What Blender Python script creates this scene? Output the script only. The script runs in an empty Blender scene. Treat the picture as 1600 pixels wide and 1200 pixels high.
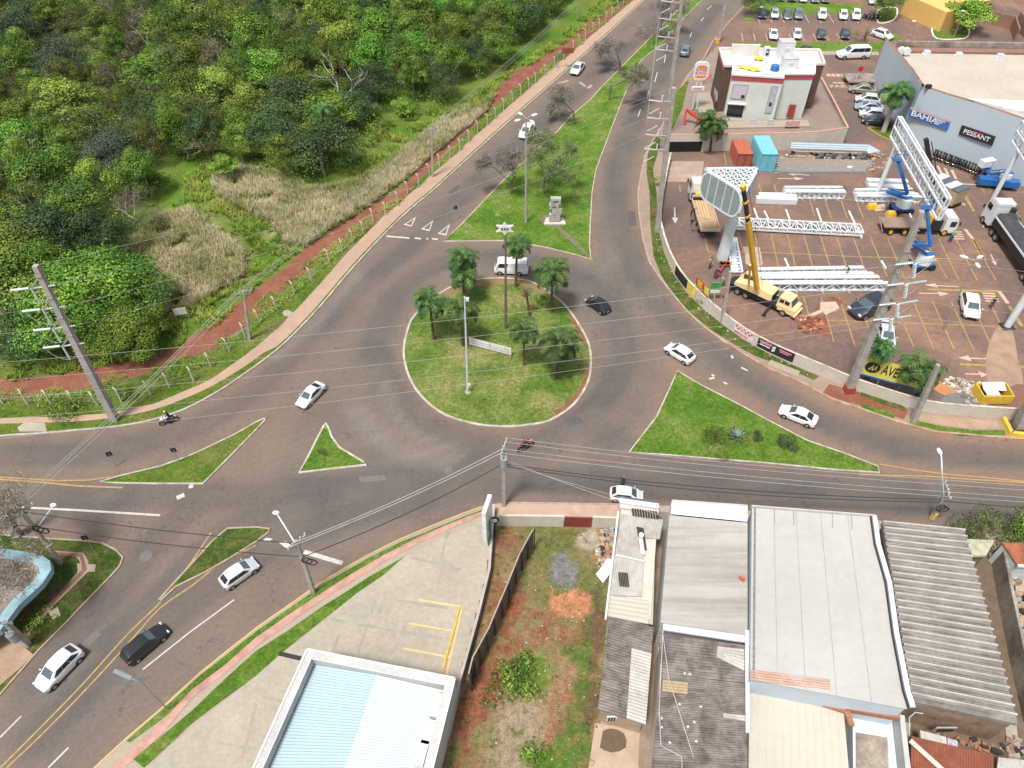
import bpy, bmesh, math, random
from mathutils import Vector, Matrix, noise, geometry
R=math.radians; V=Vector
scn=bpy.context.scene; COL=scn.collection
random.seed(7)
# ---------------- camera, world, sun, exposure ----------------
F=1140.0; TH=R(46); CH=58.0
cd=bpy.data.cameras.new("camera"); cam=bpy.data.objects.new("camera",cd); COL.objects.link(cam)
cam.location=(0,0,CH); cam.rotation_euler=(R(90)-TH,0,0)
cd.sensor_width=36; cd.lens=36*F/1600; cd.clip_end=5000; cd.clip_start=.5
scn.camera=cam
w=bpy.data.worlds.new("World"); scn.world=w; w.use_nodes=True
SUN_EL,SUN_AZ=R(66),R(215)      # azimuth from +Y clockwise
sk=w.node_tree.nodes.new("ShaderNodeTexSky"); sk.sky_type='NISHITA'; sk.sun_disc=False
sk.sun_elevation=SUN_EL; sk.sun_rotation=SUN_AZ; sk.dust_density=3; sk.air_density=1.0; sk.ozone_density=1
bg=w.node_tree.nodes["Background"]; bg.inputs[1].default_value=.105
hs_=w.node_tree.nodes.new('ShaderNodeHueSaturation');hs_.inputs['Saturation'].default_value=.45   # thin overcast: paler sky
w.node_tree.links.new(sk.outputs[0],hs_.inputs['Color']);w.node_tree.links.new(hs_.outputs[0],bg.inputs[0])
sd=bpy.data.lights.new("sun",'SUN'); sd.energy=2.9; sd.angle=R(11); sd.color=(1,.955,.88)
so=bpy.data.objects.new("sun",sd); COL.objects.link(so)
sdir=V((math.sin(SUN_AZ)*math.cos(SUN_EL),math.cos(SUN_AZ)*math.cos(SUN_EL),math.sin(SUN_EL)))
so.rotation_euler=(-sdir).to_track_quat('-Z','Y').to_euler()
vs=scn.view_settings; vs.view_transform='Standard'; vs.look='None'; vs.exposure=0.75; vs.gamma=1
scn.render.engine='CYCLES'
# ---------------- picture <-> place ----------------
_c,_s=math.cos(TH),math.sin(TH)
def P(u,v,z=0.0):
    x=(u-800);y=600-v
    dy=F*_c+y*_s;dz=-F*_s+y*_c
    t=(z-CH)/dz
    return V((x*t,dy*t,z))
def HT(u,vb,vt):
    y=P(u,vb).y;k=(600-vt)/F
    return CH+y*(k*_c-_s)/(_c+k*_s)
def TOP(b,ut,vt):
    "top of a near-vertical thing standing at world point b, seen at pixel ut,vt"
    k=(600-vt)/F; z=CH+b.y*(k*_c-_s)/(_c+k*_s); d=b.y*_c-(z-CH)*_s
    return V(((ut-800)/F*d,b.y,z))
def PX(p):
    d=p[1]*_c-(p[2]-CH)*_s; return (800+F*p[0]/d, 600-F*(p[1]*_s+(p[2]-CH)*_c)/d)
def smooth(pts,n=4,closed=False):
    "Catmull-Rom through points"
    out=[];N=len(pts);pts=[V(p) for p in pts]
    rng=range(N) if closed else range(N-1)
    for i in rng:
        g=lambda j: pts[j%N] if closed else pts[max(0,min(N-1,j))]
        p0,p1,p2,p3=g(i-1),g(i),g(i+1),g(i+2)
        for k in range(n):
            t=k/n
            out.append(.5*((2*p1)+(p2-p0)*t+(2*p0-5*p1+4*p2-p3)*t*t+(3*p1-p0-3*p2+p3)*t**3))
    if not closed: out.append(pts[-1])
    return out
def W(pts,z=0.0,n=0,closed=False):
    q=[P(u,v,z) for u,v in pts]
    return smooth(q,n,closed) if n else q
def offset(pts,d,closed=False):
    out=[];N=len(pts)
    for i in range(N):
        a=pts[(i-1)%N] if (closed or i>0) else pts[i]
        b=pts[(i+1)%N] if (closed or i<N-1) else pts[i]
        t=(b-a); t.z=0
        if t.length<1e-6: t=V((1,0,0))
        t.normalize(); out.append(pts[i]+V((-t.y,t.x,0))*d)
    return out
def area(p): return sum(p[i].x*p[(i+1)%len(p)].y-p[(i+1)%len(p)].x*p[i].y for i in range(len(p)))/2
def inside(x,y,poly):
    c=False;j=len(poly)-1
    for i in range(len(poly)):
        a,b=poly[i],poly[j]
        if (a[1]>y)!=(b[1]>y) and x<(b[0]-a[0])*(y-a[1])/(b[1]-a[1])+a[0]: c=not c
        j=i
    return c
def segdist(x,y,pl):
    m=1e9
    for i in range(len(pl)-1):
        ax,ay=pl[i][0],pl[i][1];bx,by=pl[i+1][0],pl[i+1][1]
        dx,dy=bx-ax,by-ay;L=dx*dx+dy*dy
        t=0 if L==0 else max(0,min(1,((x-ax)*dx+(y-ay)*dy)/L))
        d=(x-ax-dx*t)**2+(y-ay-dy*t)**2
        if d<m:m=d
    return math.sqrt(m)
# ---------------- objects ----------------
def tag(o,label=None,cat=None,group=None,kind=None):
    if label:o["label"]=label
    if cat:o["category"]=cat
    if group:o["group"]=group
    if kind:o["kind"]=kind
    return o
def empty(name,loc=(0,0,0),rz=0,label=None,cat=None,group=None):
    o=bpy.data.objects.new(name,None);COL.objects.link(o);o.location=loc;o.rotation_euler=(0,0,rz)
    o.empty_display_size=.3
    return tag(o,label,cat,group)
def copy_tree(o,parent=None):
    c=o.copy();COL.objects.link(c);c.parent=parent
    for ch in o.children: copy_tree(ch,c)
    return c
class MB:
    def __init__(s): s.v=[];s.f=[];s.m=[];s.mi=0
    def face(s,*pts):
        n=len(s.v);s.v+=[tuple(p) for p in pts];s.f.append(tuple(range(n,n+len(pts))));s.m.append(s.mi)
    def box(s,c,d,rz=0,M=None):
        "centre, full size"
        if M is None: M=Matrix.Rotation(rz,3,'Z')
        c=V(c);n=len(s.v)
        for k in (-1,1):
            for x,y in((-1,-1),(1,-1),(1,1),(-1,1)):
                s.v.append(tuple(c+M@V((x*d[0]/2,y*d[1]/2,k*d[2]/2))))
        for q in((3,2,1,0),(4,5,6,7),(0,1,5,4),(1,2,6,5),(2,3,7,6),(3,0,4,7)):
            s.f.append(tuple(n+i for i in q));s.m.append(s.mi)
        return s
    def taper(s,c0,d0,c1,d1):
        "frustum between two axis aligned rectangles: centre, (x,y)"
        n=len(s.v)
        for c,d in((c0,d0),(c1,d1)):
            for x,y in((-1,-1),(1,-1),(1,1),(-1,1)): s.v.append((c[0]+x*d[0]/2,c[1]+y*d[1]/2,c[2]))
        for q in((3,2,1,0),(4,5,6,7),(0,1,5,4),(1,2,6,5),(2,3,7,6),(3,0,4,7)):
            s.f.append(tuple(n+i for i in q));s.m.append(s.mi)
        return s
    def bar(s,a,b,w,h=None,up=V((0,0,1))):
        a=V(a);b=V(b);h=h or w;d=b-a;L=d.length
        if L<1e-6:return s
        x=d/L
        if abs(x.dot(up))>.99: up=V((1,0,0))
        y=up.cross(x).normalized();z=x.cross(y)
        M=Matrix((x,y,z)).transposed()
        return s.box((a+b)/2,(L,w,h),M=M)
    def tube(s,a,b,r0,r1=None,n=8,cap=True):
        a=V(a);b=V(b);r1=r0 if r1 is None else r1;d=(b-a)
        if d.length<1e-6:return s
        x=d.normalized();u=V((0,0,1)) if abs(x.z)<.9 else V((1,0,0))
        y=u.cross(x).normalized();z=x.cross(y);k=len(s.v)
        for p,r in((a,r0),(b,r1)):
            for i in range(n):
                t=2*math.pi*i/n;s.v.append(tuple(p+(y*math.cos(t)+z*math.sin(t))*r))
        for i in range(n):
            j=(i+1)%n;s.f.append((k+i,k+j,k+n+j,k+n+i));s.m.append(s.mi)
        if cap:
            s.f.append(tuple(k+n-1-i for i in range(n)));s.m.append(s.mi)
            s.f.append(tuple(k+n+i for i in range(n)));s.m.append(s.mi)
        return s
    def path(s,pts,r,n=6):
        for i in range(len(pts)-1): s.tube(pts[i],pts[i+1],r,n=n)
        return s
    def ell(s,c,r,nu=10,nv=6,M=None,half=False):
        k=len(s.v);c=V(c);M=M or Matrix.Identity(3);r=V(r) if not isinstance(r,(int,float)) else V((r,r,r))
        for j in range(nv+1):
            ph=(-math.pi/2 if not half else 0)+(math.pi if not half else math.pi/2)*j/nv
            for i in range(nu):
                t=2*math.pi*i/nu;s.v.append(tuple(c+M@V((r.x*math.cos(ph)*math.cos(t),r.y*math.cos(ph)*math.sin(t),r.z*math.sin(ph)))))
        for j in range(nv):
            for i in range(nu):
                a=k+j*nu+i;b=k+j*nu+(i+1)%nu;s.f.append((a,b,b+nu,a+nu));s.m.append(s.mi)
        return s
    def prism(s,pts,z0,z1,bottom=False,side=True,top=True):
        pts=[V((p[0],p[1],0)) for p in pts]
        if area(pts)<0: pts=pts[::-1]
        n=len(pts);k=len(s.v)
        s.v+=[(p.x,p.y,z0) for p in pts]+[(p.x,p.y,z1) for p in pts]
        if side:
            for i in range(n):
                j=(i+1)%n;s.f.append((k+i,k+j,k+n+j,k+n+i));s.m.append(s.mi)
        tr=geometry.tessellate_polygon([pts])
        for t in tr:
            a,b,c=t
            if (pts[b]-pts[a]).cross(pts[c]-pts[a]).z<0: a,b,c=a,c,b
            if top: s.f.append((k+n+a,k+n+b,k+n+c));s.m.append(s.mi)
            if bottom: s.f.append((k+c,k+b,k+a));s.m.append(s.mi)
        return s
    def ribbon(s,pts,w,z=None,z1=None,closed=False):
        "flat strip (or kerb if z1 given) centred on pts"
        L=offset(pts,w/2,closed);Rr=offset(pts,-w/2,closed);N=len(pts)
        for i in range(N if closed else N-1):
            j=(i+1)%N
            z_=z if z is not None else None
            q=[Rr[i],Rr[j],L[j],L[i]]
            if z_ is not None:q=[V((p.x,p.y,z1 if z1 is not None else z_)) for p in q]
            s.face(*q)
            if z1 is not None:
                for a,b in((Rr[i],Rr[j]),(L[j],L[i])):
                    s.face(V((a.x,a.y,z_)),V((b.x,b.y,z_)),V((b.x,b.y,z1)),V((a.x,a.y,z1)))
        if z1 is not None and not closed:
            for i in(0,-1):
                a,b=(L[i],Rr[i]) if i==0 else (Rr[i],L[i])
                s.face(V((a.x,a.y,z)),V((b.x,b.y,z)),V((b.x,b.y,z1)),V((a.x,a.y,z1)))
        return s
    def wall(s,pts,h,w=.15,z=0,closed=False):
        return s.ribbon(pts,w,z,z+h,closed)
    def build(s,name,mats,parent=None,world=False,smooth=False):
        me=bpy.data.meshes.new(name);vs_=s.v
        if parent is not None and world:
            r=parent
            while r.parent: r=r.parent
            o_=r.location;vs_=[(p[0]-o_.x,p[1]-o_.y,p[2]-o_.z) for p in s.v]
        me.from_pydata(vs_,[],s.f)
        if not isinstance(mats,(list,tuple)): mats=[mats]
        for m in mats: me.materials.append(m)
        if len(mats)>1: me.polygons.foreach_set("material_index",s.m)
        if smooth: me.polygons.foreach_set("use_smooth",[True]*len(s.f))
        me.update()
        o=bpy.data.objects.new(name,me);COL.objects.link(o);o.parent=parent
        return o
def weld(o,d=.0005,angle=None):
    bm=bmesh.new();bm.from_mesh(o.data);bmesh.ops.remove_doubles(bm,verts=bm.verts,dist=d)
    bmesh.ops.recalc_face_normals(bm,faces=bm.faces);bm.to_mesh(o.data);bm.free()
    if angle: 
        o.data.polygons.foreach_set("use_smooth",[True]*len(o.data.polygons));o.data.set_sharp_from_angle(angle=angle)
    return o
def text(s,size,mat,M,parent,name="lettering",depth=.01,width=None,rows=None):
    cu=bpy.data.curves.new("t",'FONT');cu.body=s;cu.size=size;cu.extrude=depth;cu.align_x='CENTER';cu.align_y='CENTER';cu.offset=size*.012
    if rows: cu.space_line=rows
    to=bpy.data.objects.new("t",cu);COL.objects.link(to)
    bpy.context.view_layer.update()
    me=bpy.data.meshes.new_from_object(to.evaluated_get(bpy.context.evaluated_depsgraph_get()))
    bpy.data.objects.remove(to)
    xs=[v.co.x for v in me.vertices]
    if width and xs:
        k=width/(max(xs)-min(xs));me.transform(Matrix.Scale(k,4,V((1,0,0))))
    me.transform(M);me.materials.clear();me.materials.append(mat);me.name=name
    o=bpy.data.objects.new(name,me);COL.objects.link(o);o.parent=parent
    return o
def frame(o,x,n):
    "matrix with local x along x, local z along n"
    x=V(x).normalized();n=V(n);n=(n-x*n.dot(x)).normalized();y=n.cross(x)
    M=Matrix((x,y,n)).transposed().to_4x4();M.translation=o
    return M
# ---------------- materials ----------------
def nt(name):
    m=bpy.data.materials.new(name);m.use_nodes=True;t=m.node_tree
    return m,t,t.nodes["Principled BSDF"]
def rgba(c): return (c[0],c[1],c[2],1)
def nz(t,scale,detail=4,rough=.6,co=None,dist=0):
    n=t.nodes.new("ShaderNodeTexNoise");n.inputs["Scale"].default_value=scale;n.inputs["Detail"].default_value=detail
    n.inputs["Roughness"].default_value=rough;n.inputs["Distortion"].default_value=dist
    if co: t.links.new(co,n.inputs["Vector"])
    return n.outputs["Fac"]
def ramp(t,fac,stops):
    r=t.nodes.new("ShaderNodeValToRGB");e=r.color_ramp.elements
    while len(e)<len(stops): e.new(.5)
    for k,(p,c) in zip(e,stops): k.position=p;k.color=rgba(c)
    t.links.new(fac,r.inputs[0]);return r.outputs[0]
def mix(t,fac,a,b,mode='MIX'):
    m=t.nodes.new("ShaderNodeMix");m.data_type='RGBA';m.blend_type=mode
    for k,x in((0,fac),(6,a),(7,b)):
        if isinstance(x,(int,float)): m.inputs[k].default_value=x
        elif isinstance(x,(tuple,list)): m.inputs[k].default_value=rgba(x)
        else: t.links.new(x,m.inputs[k])
    return m.outputs[2]
def pos(t,obj=False):
    if obj: return t.nodes.new("ShaderNodeTexCoord").outputs["Object"]
    return t.nodes.new("ShaderNodeNewGeometry").outputs["Position"]
def bump(t,b,h,strength=.3,dist=.05):
    n=t.nodes.new("ShaderNodeBump");n.inputs["Strength"].default_value=strength;n.inputs["Distance"].default_value=dist
    t.links.new(h,n.inputs["Height"]);t.links.new(n.outputs[0],b.inputs["Normal"])
_mc={}
def mt(name,c,rough=.7,metal=0,var=.25,scale=1.5,c2=None,obj=False,coat=0,fine=0,spec=None):
    "general weathered surface"
    if name in _mc: return _mc[name]
    m,t,b=nt(name);co=pos(t,obj)
    c2=c2 or tuple(x*(1-var) for x in c)
    f=ramp(t,nz(t,scale,6,.65,co),[(.35,(0,0,0)),(.68,(1,1,1))])
    col=mix(t,f,c,c2)
    if fine: col=mix(t,fine,col,ramp(t,nz(t,scale*12,3,.7,co),[(.3,(.3,.3,.3)),(.7,(1,1,1))]),'MULTIPLY')
    t.links.new(col,b.inputs["Base Color"]);b.inputs["Roughness"].default_value=rough;b.inputs["Metallic"].default_value=metal
    if coat: b.inputs["Coat Weight"].default_value=coat;b.inputs["Coat Roughness"].default_value=.05
    if spec is not None: b.inputs["Specular IOR Level"].default_value=spec
    _mc[name]=m;return m
def paint(name,c,metal=0):
    return mt("car paint "+name,c,.28,metal,.06,3,obj=True,coat=.7)
def grassm(name,a,b_,c,s=.12,bare=None,barec=(.2,.1,.05)):
    m,t,b=nt(name);co=pos(t)
    big=ramp(t,nz(t,s,5,.6,co,.6),[(.38,a),(.52,b_),(.66,c)])
    fi=ramp(t,nz(t,3.2,6,.75,co),[(.3,(.45,.45,.45)),(.5,(.9,.9,.9)),(.72,(1.5,1.5,1.4))])
    col=mix(t,1.0,big,fi,'MULTIPLY')
    fi2=ramp(t,nz(t,11,3,.8,co),[(.3,(.6,.6,.6)),(.7,(1.25,1.25,1.25))])
    col=mix(t,1.0,col,fi2,'MULTIPLY')
    if bare is not None:
        f=ramp(t,nz(t,.35,7,.7,co,.4),[(bare,(0,0,0)),(bare+.06,(1,1,1))])
        col=mix(t,f,col,mix(t,1.0,barec,fi,'MULTIPLY'))
    t.links.new(col,b.inputs["Base Color"]);b.inputs["Roughness"].default_value=.95;b.inputs["Specular IOR Level"].default_value=.1
    bump(t,b,nz(t,5,5,.8,co),.9,.25)
    return m
def attr(t,n):
    a=t.nodes.new("ShaderNodeAttribute");a.attribute_name=n;return a
# ---------------- outlines read from the picture (pixels) ----------------
KL=[(-260,700),(-120,692),(0,682),(60,678),(120,673),(175,668),(220,661),(262,650),(300,635),(340,613),(372,592),(410,565),(450,532),(500,480),(555,415),(612,355),(650,320),(677,298),(740,240),(800,186),(875,120),(940,62),(1007,0),(1080,-70),(1160,-145)]
KLW=W(KL,0,3)
PATHR=[(-260,676),(0,664),(120,660),(190,652),(250,638),(300,618),(345,596),(385,568),(412,548),(447,520),(495,468),(550,405),(607,346),(650,308),(700,264),(760,210),(800,175),(870,113),(940,54),(1000,0),(1075,-70)]
ROUND=[(678.7,462.5),(646,492.5),(636,512),(629.5,540),(631,567.5),(643,600),(665,627.5),(697.5,650),(750,664.5),(800,667),(825,664.5),(860,657.5),(897.5,632.5),(919,600),(925,570),(922.5,540),(910,512.5),(887.5,480),(865,460),(825,437),(760,433.7),(712.5,443.7)]
MED=[(692,377),(720,350),(760,308),(800,267),(825,245),(870,205),(892,180),(920,157),(940,135),(975,100),(1007,67),(1029,45),(1060,14),(1080,-6),(1150,-75),(1180,-75),(1110,-6),(1095,2),(1070,27),(1037,65),(1000,97),(980,140),(962,185),(947,225),(932,265),(926,300),(923,350),(922,385),(924,405),(900,398),(875,392),(850,386),(825,382),(787,376)]
TRI=[(1058,578),(1048,600),(1025,650),(982,706),(1040,711),(1100,716),(1200,724),(1300,734),(1375,739),(1372,727),(1320,707),(1262,687),(1200,655),(1150,628),(1095,600)]
SM=[(509,659),(504,665),(495,682),(480,712),(466,739),(520,733),(574,727),(567,719),(552,710),(532,698),(520,682),(515,668)]
LE=[(155,752),(187,742),(250,727),(290,713),(325,697),(365,678),(400,658),(414,652),(415,656),(400,672),(360,713),(317,756),(240,756),(180,755)]
FI=[(355,824),(400,822),(422,825),(420,832),(400,847),(360,872),(320,895),(275,917),(250,940),(247,936),(275,905),(300,878),(330,845)]
GB=[(-200,826),(0,834),(75,840),(130,843),(160,847),(182,858),(193,870),(188,884),(172,902),(130,945),(105,972),(62,1015),(0,1086),(-120,1225)]
ST=[(60,1290),(145,1200),(197,1152),(250,1107),(312,1050),(400,980),(450,945),(512,902),(575,866),(625,841),(675,820),(720,802),(757,789),(800,784),(950,786),(1100,793),(1200,800),(1370,813),(1500,828),(1600,840),(1800,856)]
KR=[(1230,-70),(1170,2),(1140,33),(1112,67),(1100,90),(1075,117),(1055,150),(1035,195),(1020,220),(1008,243),(1002,270),(997,300),(998,330),(1005,375),(1015,410),(1032,435),(1050,457),(1070,482),(1100,510),(1135,535),(1162,552),(1200,574),(1260,600),(1300,623),(1340,636),(1375,648),(1400,657),(1462,674),(1570,683),(1640,688),(1800,696)]
WL=[(1046,252),(1036,300),(1030,345),(1032,368),(1040,396),(1053,425),(1072,452),(1098,478),(1128,504),(1160,528),(1200,550),(1240,568),(1290,589),(1330,606),(1385,625),(1430,638),(1465,645),(1530,650),(1600,654),(1800,662)]
LOT=[(1180,-130),(1230,-70),(1170,2),(1140,33),(1112,67),(1100,90),(1085,118),(1072,150),(1058,200)]+WL+[(1900,500),(1900,-130)]
# ---------------- ground ----------------
m,t,b=nt("earth ground");co=pos(t)
col=ramp(t,nz(t,.05,6,.6,co),[(.3,(.10,.11,.04)),(.5,(.14,.13,.06)),(.7,(.2,.13,.07))]);t.links.new(col,b.inputs[0]);b.inputs["Roughness"].default_value=1
g=MB();g.face((-1500,-300,0),(1500,-300,0),(1500,2500,0),(-1500,2500,0));tag(g.build("ground",m),kind="structure")
# asphalt with its dust and tyre wear carried by a vertex layer
m,t,b=nt("worn asphalt");co=pos(t)
a=attr(t,"wear");sep=t.nodes.new("ShaderNodeSeparateColor");t.links.new(a.outputs["Color"],sep.inputs[0])
n1=nz(t,.18,7,.62,co,.5);n2=nz(t,2.5,5,.7,co);n3=nz(t,30,2,.6,co)
base=mix(t,ramp(t,n1,[(.35,(0,0,0)),(.65,(1,1,1))]),(.116,.099,.087),(.150,.125,.106))
base=mix(t,sep.outputs[0],base,(.245,.150,.103))         # red dust
base=mix(t,sep.outputs[1],base,(.072,.070,.071))         # rubbered wheel paths
base=mix(t,sep.outputs[2],base,(.20,.175,.155))          # polished pale patches
base=mix(t,1.0,base,ramp(t,n2,[(.3,(.86,.86,.86)),(.7,(1.1,1.1,1.1))]),'MULTIPLY')
base=mix(t,1.0,base,ramp(t,n3,[(.3,(.8,.8,.8)),(.7,(1.16,1.16,1.16))]),'MULTIPLY')
vo=t.nodes.new("ShaderNodeTexVoronoi");vo.feature='DISTANCE_TO_EDGE';vo.inputs["Scale"].default_value=.09;vo.inputs["Randomness"].default_value=1
wv=t.nodes.new("ShaderNodeVectorMath");wv.operation='MULTIPLY_ADD';t.links.new(co,wv.inputs[0]);wv.inputs[1].default_value=(1,1,1)
nn=t.nodes.new("ShaderNodeTexNoise");nn.inputs["Scale"].default_value=.6;nn.inputs["Detail"].default_value=6;t.links.new(co,nn.inputs["Vector"])
sc_=t.nodes.new("ShaderNodeVectorMath");sc_.operation='SCALE';sc_.inputs[3].default_value=5;t.links.new(nn.outputs["Color"],sc_.inputs[0]);t.links.new(sc_.outputs[0],wv.inputs[2])
t.links.new(wv.outputs[0],vo.inputs["Vector"])
base=mix(t,ramp(t,vo.outputs["Distance"],[(0,(.6,.6,.6)),(.005,(0,0,0))]),base,(.05,.047,.045))
t.links.new(base,b.inputs[0]);b.inputs["Roughness"].default_value=.85;b.inputs["Specular IOR Level"].default_value=.25
bump(t,b,n3,.25,.02)
M_ASPH=m
KRW=W(KR,0,2);RC=V((-1.55,0,0))
rw=W(ROUND,0,0);RC=sum(rw,V((0,0,0)))/len(rw)
DUST=[(KLW,1.3,.5),(W(TRI+[TRI[0]]),1.5,.55),(W(ST,0,2),1.6,.5),(W(GB),1.2,.6),(W(LE+[LE[0]]),1.2,.4),(W(FI+[FI[0]]),.9,.4),(W(SM+[SM[0]]),.8,.3),(W(ROUND+[ROUND[0]]),.9,.55),(W(MED+[MED[0]]),1.2,.55),(W(KR[:-8],0),1.8,.6),(W(KR[-10:],0,2),2.6,1.0),(W([(1375,735),(1440,738),(1520,745),(1600,752),(1700,760)]),1.6,.8),(W([(1060,578),(1130,615),(1200,655),(1262,687),(1320,707),(1370,725)]),2.0,.9),(W([(740,700),(760,730),(730,760)]),2,.15),(W([(0,745),(90,750),(155,752)]),1.8,.5),(W([(155,745),(250,722),(330,690),(412,648)]),2.0,.45)]
TRACK=[W([(0,708),(120,708),(240,690),(340,650),(430,580),(520,490),(600,420),(680,350),(760,270),(850,190),(940,110),(1030,30)],0,2),
 W([(0,770),(150,775),(300,778),(420,770),(540,760),(700,735),(820,705),(900,660),(960,600),(975,540),(950,470),(880,425),(800,405),(720,405),(650,430),(600,490),(590,560),(620,620),(680,670),(760,700),(840,705)],0,2),
 W([(60,1150),(160,1050),(280,950),(380,880),(470,830),(600,790),(760,760),(900,750),(1050,760),(1250,775),(1450,790),(1600,800)],0,2),
 W([(1600,715),(1450,705),(1330,680),(1220,620),(1130,560),(1050,500),(1000,430),(970,350),(965,280),(980,220),(1010,150),(1060,80),(1120,10)],0,2),
 W([(880,640),(950,680),(1050,725),(1200,745),(1400,765),(1600,775)],0,2),
 W([(180,1000),(260,930),(330,850),(420,800),(520,770)],0,2),W([(50,1060),(130,970),(215,880),(290,800)],0,2)]
PALE=[W([(545,640),(560,660),(590,690),(640,715)],0,2),W([(600,600),(615,640),(650,680),(720,710)],0,2),W([(430,560),(500,500),(560,430)],0,1),W([(560,640),(620,700),(700,725)],0,1)]
g=MB();x0,x1,y0,y1,st=-95,125,8,205,1.0
nx=int((x1-x0)/st)+1;ny=int((y1-y0)/st)+1;cols=[]
fine=[]
for j in range(ny):
    for i in range(nx):
        g.v.append((x0+i*st,y0+j*st,.02))
for j in range(ny-1):
    for i in range(nx-1):
        a_=j*nx+i;g.f.append((a_,a_+1,a_+nx+1,a_+nx))
def bb(pl,r): 
    xs=[p[0] for p in pl];ys=[p[1] for p in pl];return (min(xs)-r,max(xs)+r,min(ys)-r,max(ys)+r)
DB=[(pl,wd,am,bb(pl,wd*3)) for pl,wd,am in DUST]
TB=[(pl,bb(pl,4)) for pl in TRACK];PB=[(pl,bb(pl,3)) for pl in PALE]
for (x,y,z) in g.v:
    n=noise.noise(V((x*.25,y*.25,3)));n2=noise.noise(V((x*.9,y*.9,9)))
    d=0
    for pl,wd,am,(bx0,bx1,by0,by1) in DB:
        if bx0<x<bx1 and by0<y<by1:
            q=segdist(x,y,pl)
            d=max(d,am*math.exp(-(q/wd)**1.5)*(.75+.5*n+.3*n2))
    tr=0
    for pl,(bx0,bx1,by0,by1) in TB:
        if bx0<x<bx1 and by0<y<by1:
            q=segdist(x,y,pl);tr=max(tr,(.62+.5*n)*max(math.exp(-((q-.9)/.8)**2),.8*math.exp(-(q/1.8)**2)))
    pa=0
    for pl,(bx0,bx1,by0,by1) in PB:
        if bx0<x<bx1 and by0<y<by1:
            pa=max(pa,.5*math.exp(-(segdist(x,y,pl)/.7)**2))
    d=max(d,.12+.28*noise.noise(V((x*.05,y*.05,1))))
    cols+= [max(0,min(1,d)),max(0,min(.8,tr*(1-d*.7))),max(0,pa),1]
o=g.build("road",M_ASPH);ca=o.data.color_attributes.new("wear",'FLOAT_COLOR','POINT');ca.data.foreach_set("color",cols)
tag(o,kind="structure")
# ---------------- materials for the grounds ----------------
G_LAWN=grassm("mown lawn",(.085,.18,.022),(.13,.225,.032),(.20,.25,.065),.22,.60,(.25,.25,.09))
G_ROUND=grassm("patchy lawn",(.10,.185,.03),(.185,.24,.06),(.28,.27,.105),.22,.61,(.24,.15,.075))
G_VERGE=grassm("green verge",(.085,.155,.022),(.13,.19,.03),(.19,.2,.06),.2,.70,(.24,.15,.08))
G_FIELD=grassm("wild field",(.085,.15,.025),(.17,.20,.065),(.28,.25,.13),.09)
G_WEED=grassm("weedy strip",(.06,.11,.02),(.10,.14,.03),(.17,.15,.06),.5,.57,(.20,.10,.055))
G_PLOT=grassm("scrubby plot",(.10,.13,.035),(.25,.19,.09),(.29,.22,.13),.16,.54,(.24,.09,.045))
M_KERB=mt("whitewashed kerb",(.56,.53,.48),.9,scale=.9,c2=(.34,.27,.21),fine=.6)
M_KERBG=mt("concrete kerb",(.42,.37,.31),.9,var=.35,scale=1.2,c2=(.32,.2,.13),fine=.5)
M_REDK=mt("red stained kerb",(.36,.16,.09),.9,var=.4,scale=.8,c2=(.5,.42,.33),fine=.5)
M_PAVE=mt("salmon footpath",(.43,.29,.21),.9,scale=.7,c2=(.36,.25,.185),fine=.35)
M_RED=mt("red earth",(.20,.062,.036),1,scale=.35,c2=(.27,.115,.07),fine=.6)
M_PAVR=mt("dirty footpath",(.25,.19,.155),.95,scale=.5,c2=(.33,.24,.18),fine=.4)
M_CONC=mt("pale concrete",(.385,.34,.27),.9,scale=.25,c2=(.31,.28,.23),fine=.3)
M_BEIGE=mt("beige paving",(.36,.30,.235),.9,scale=.6,c2=(.31,.26,.20),fine=.3)
M_PINK=mt("pink guide paving",(.36,.185,.145),.9,scale=1,c2=(.50,.31,.25),fine=.3)
M_YEL=mt("yellow road paint",(.52,.33,.085),.8,scale=2.5,c2=(.27,.185,.10),fine=.6)
M_WHT=mt("white road paint",(.62,.60,.56),.8,scale=2.5,c2=(.42,.39,.36),fine=.5)
M_PINKP=mt("dusty road paint",(.62,.47,.37),.8,scale=2,c2=(.42,.29,.22),fine=.5)
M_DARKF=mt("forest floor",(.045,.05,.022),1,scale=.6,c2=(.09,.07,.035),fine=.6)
def S(name,pts,z,m,n=0,closed=True,z0=None):
    q=W(pts,z if z<.3 else 0,n,closed)
    g=MB();g.prism(q,z0 if z0 is not None else 0,z,side=z0 is not None)
    return tag(g.build(name,m),kind="structure")
_bm=None
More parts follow.
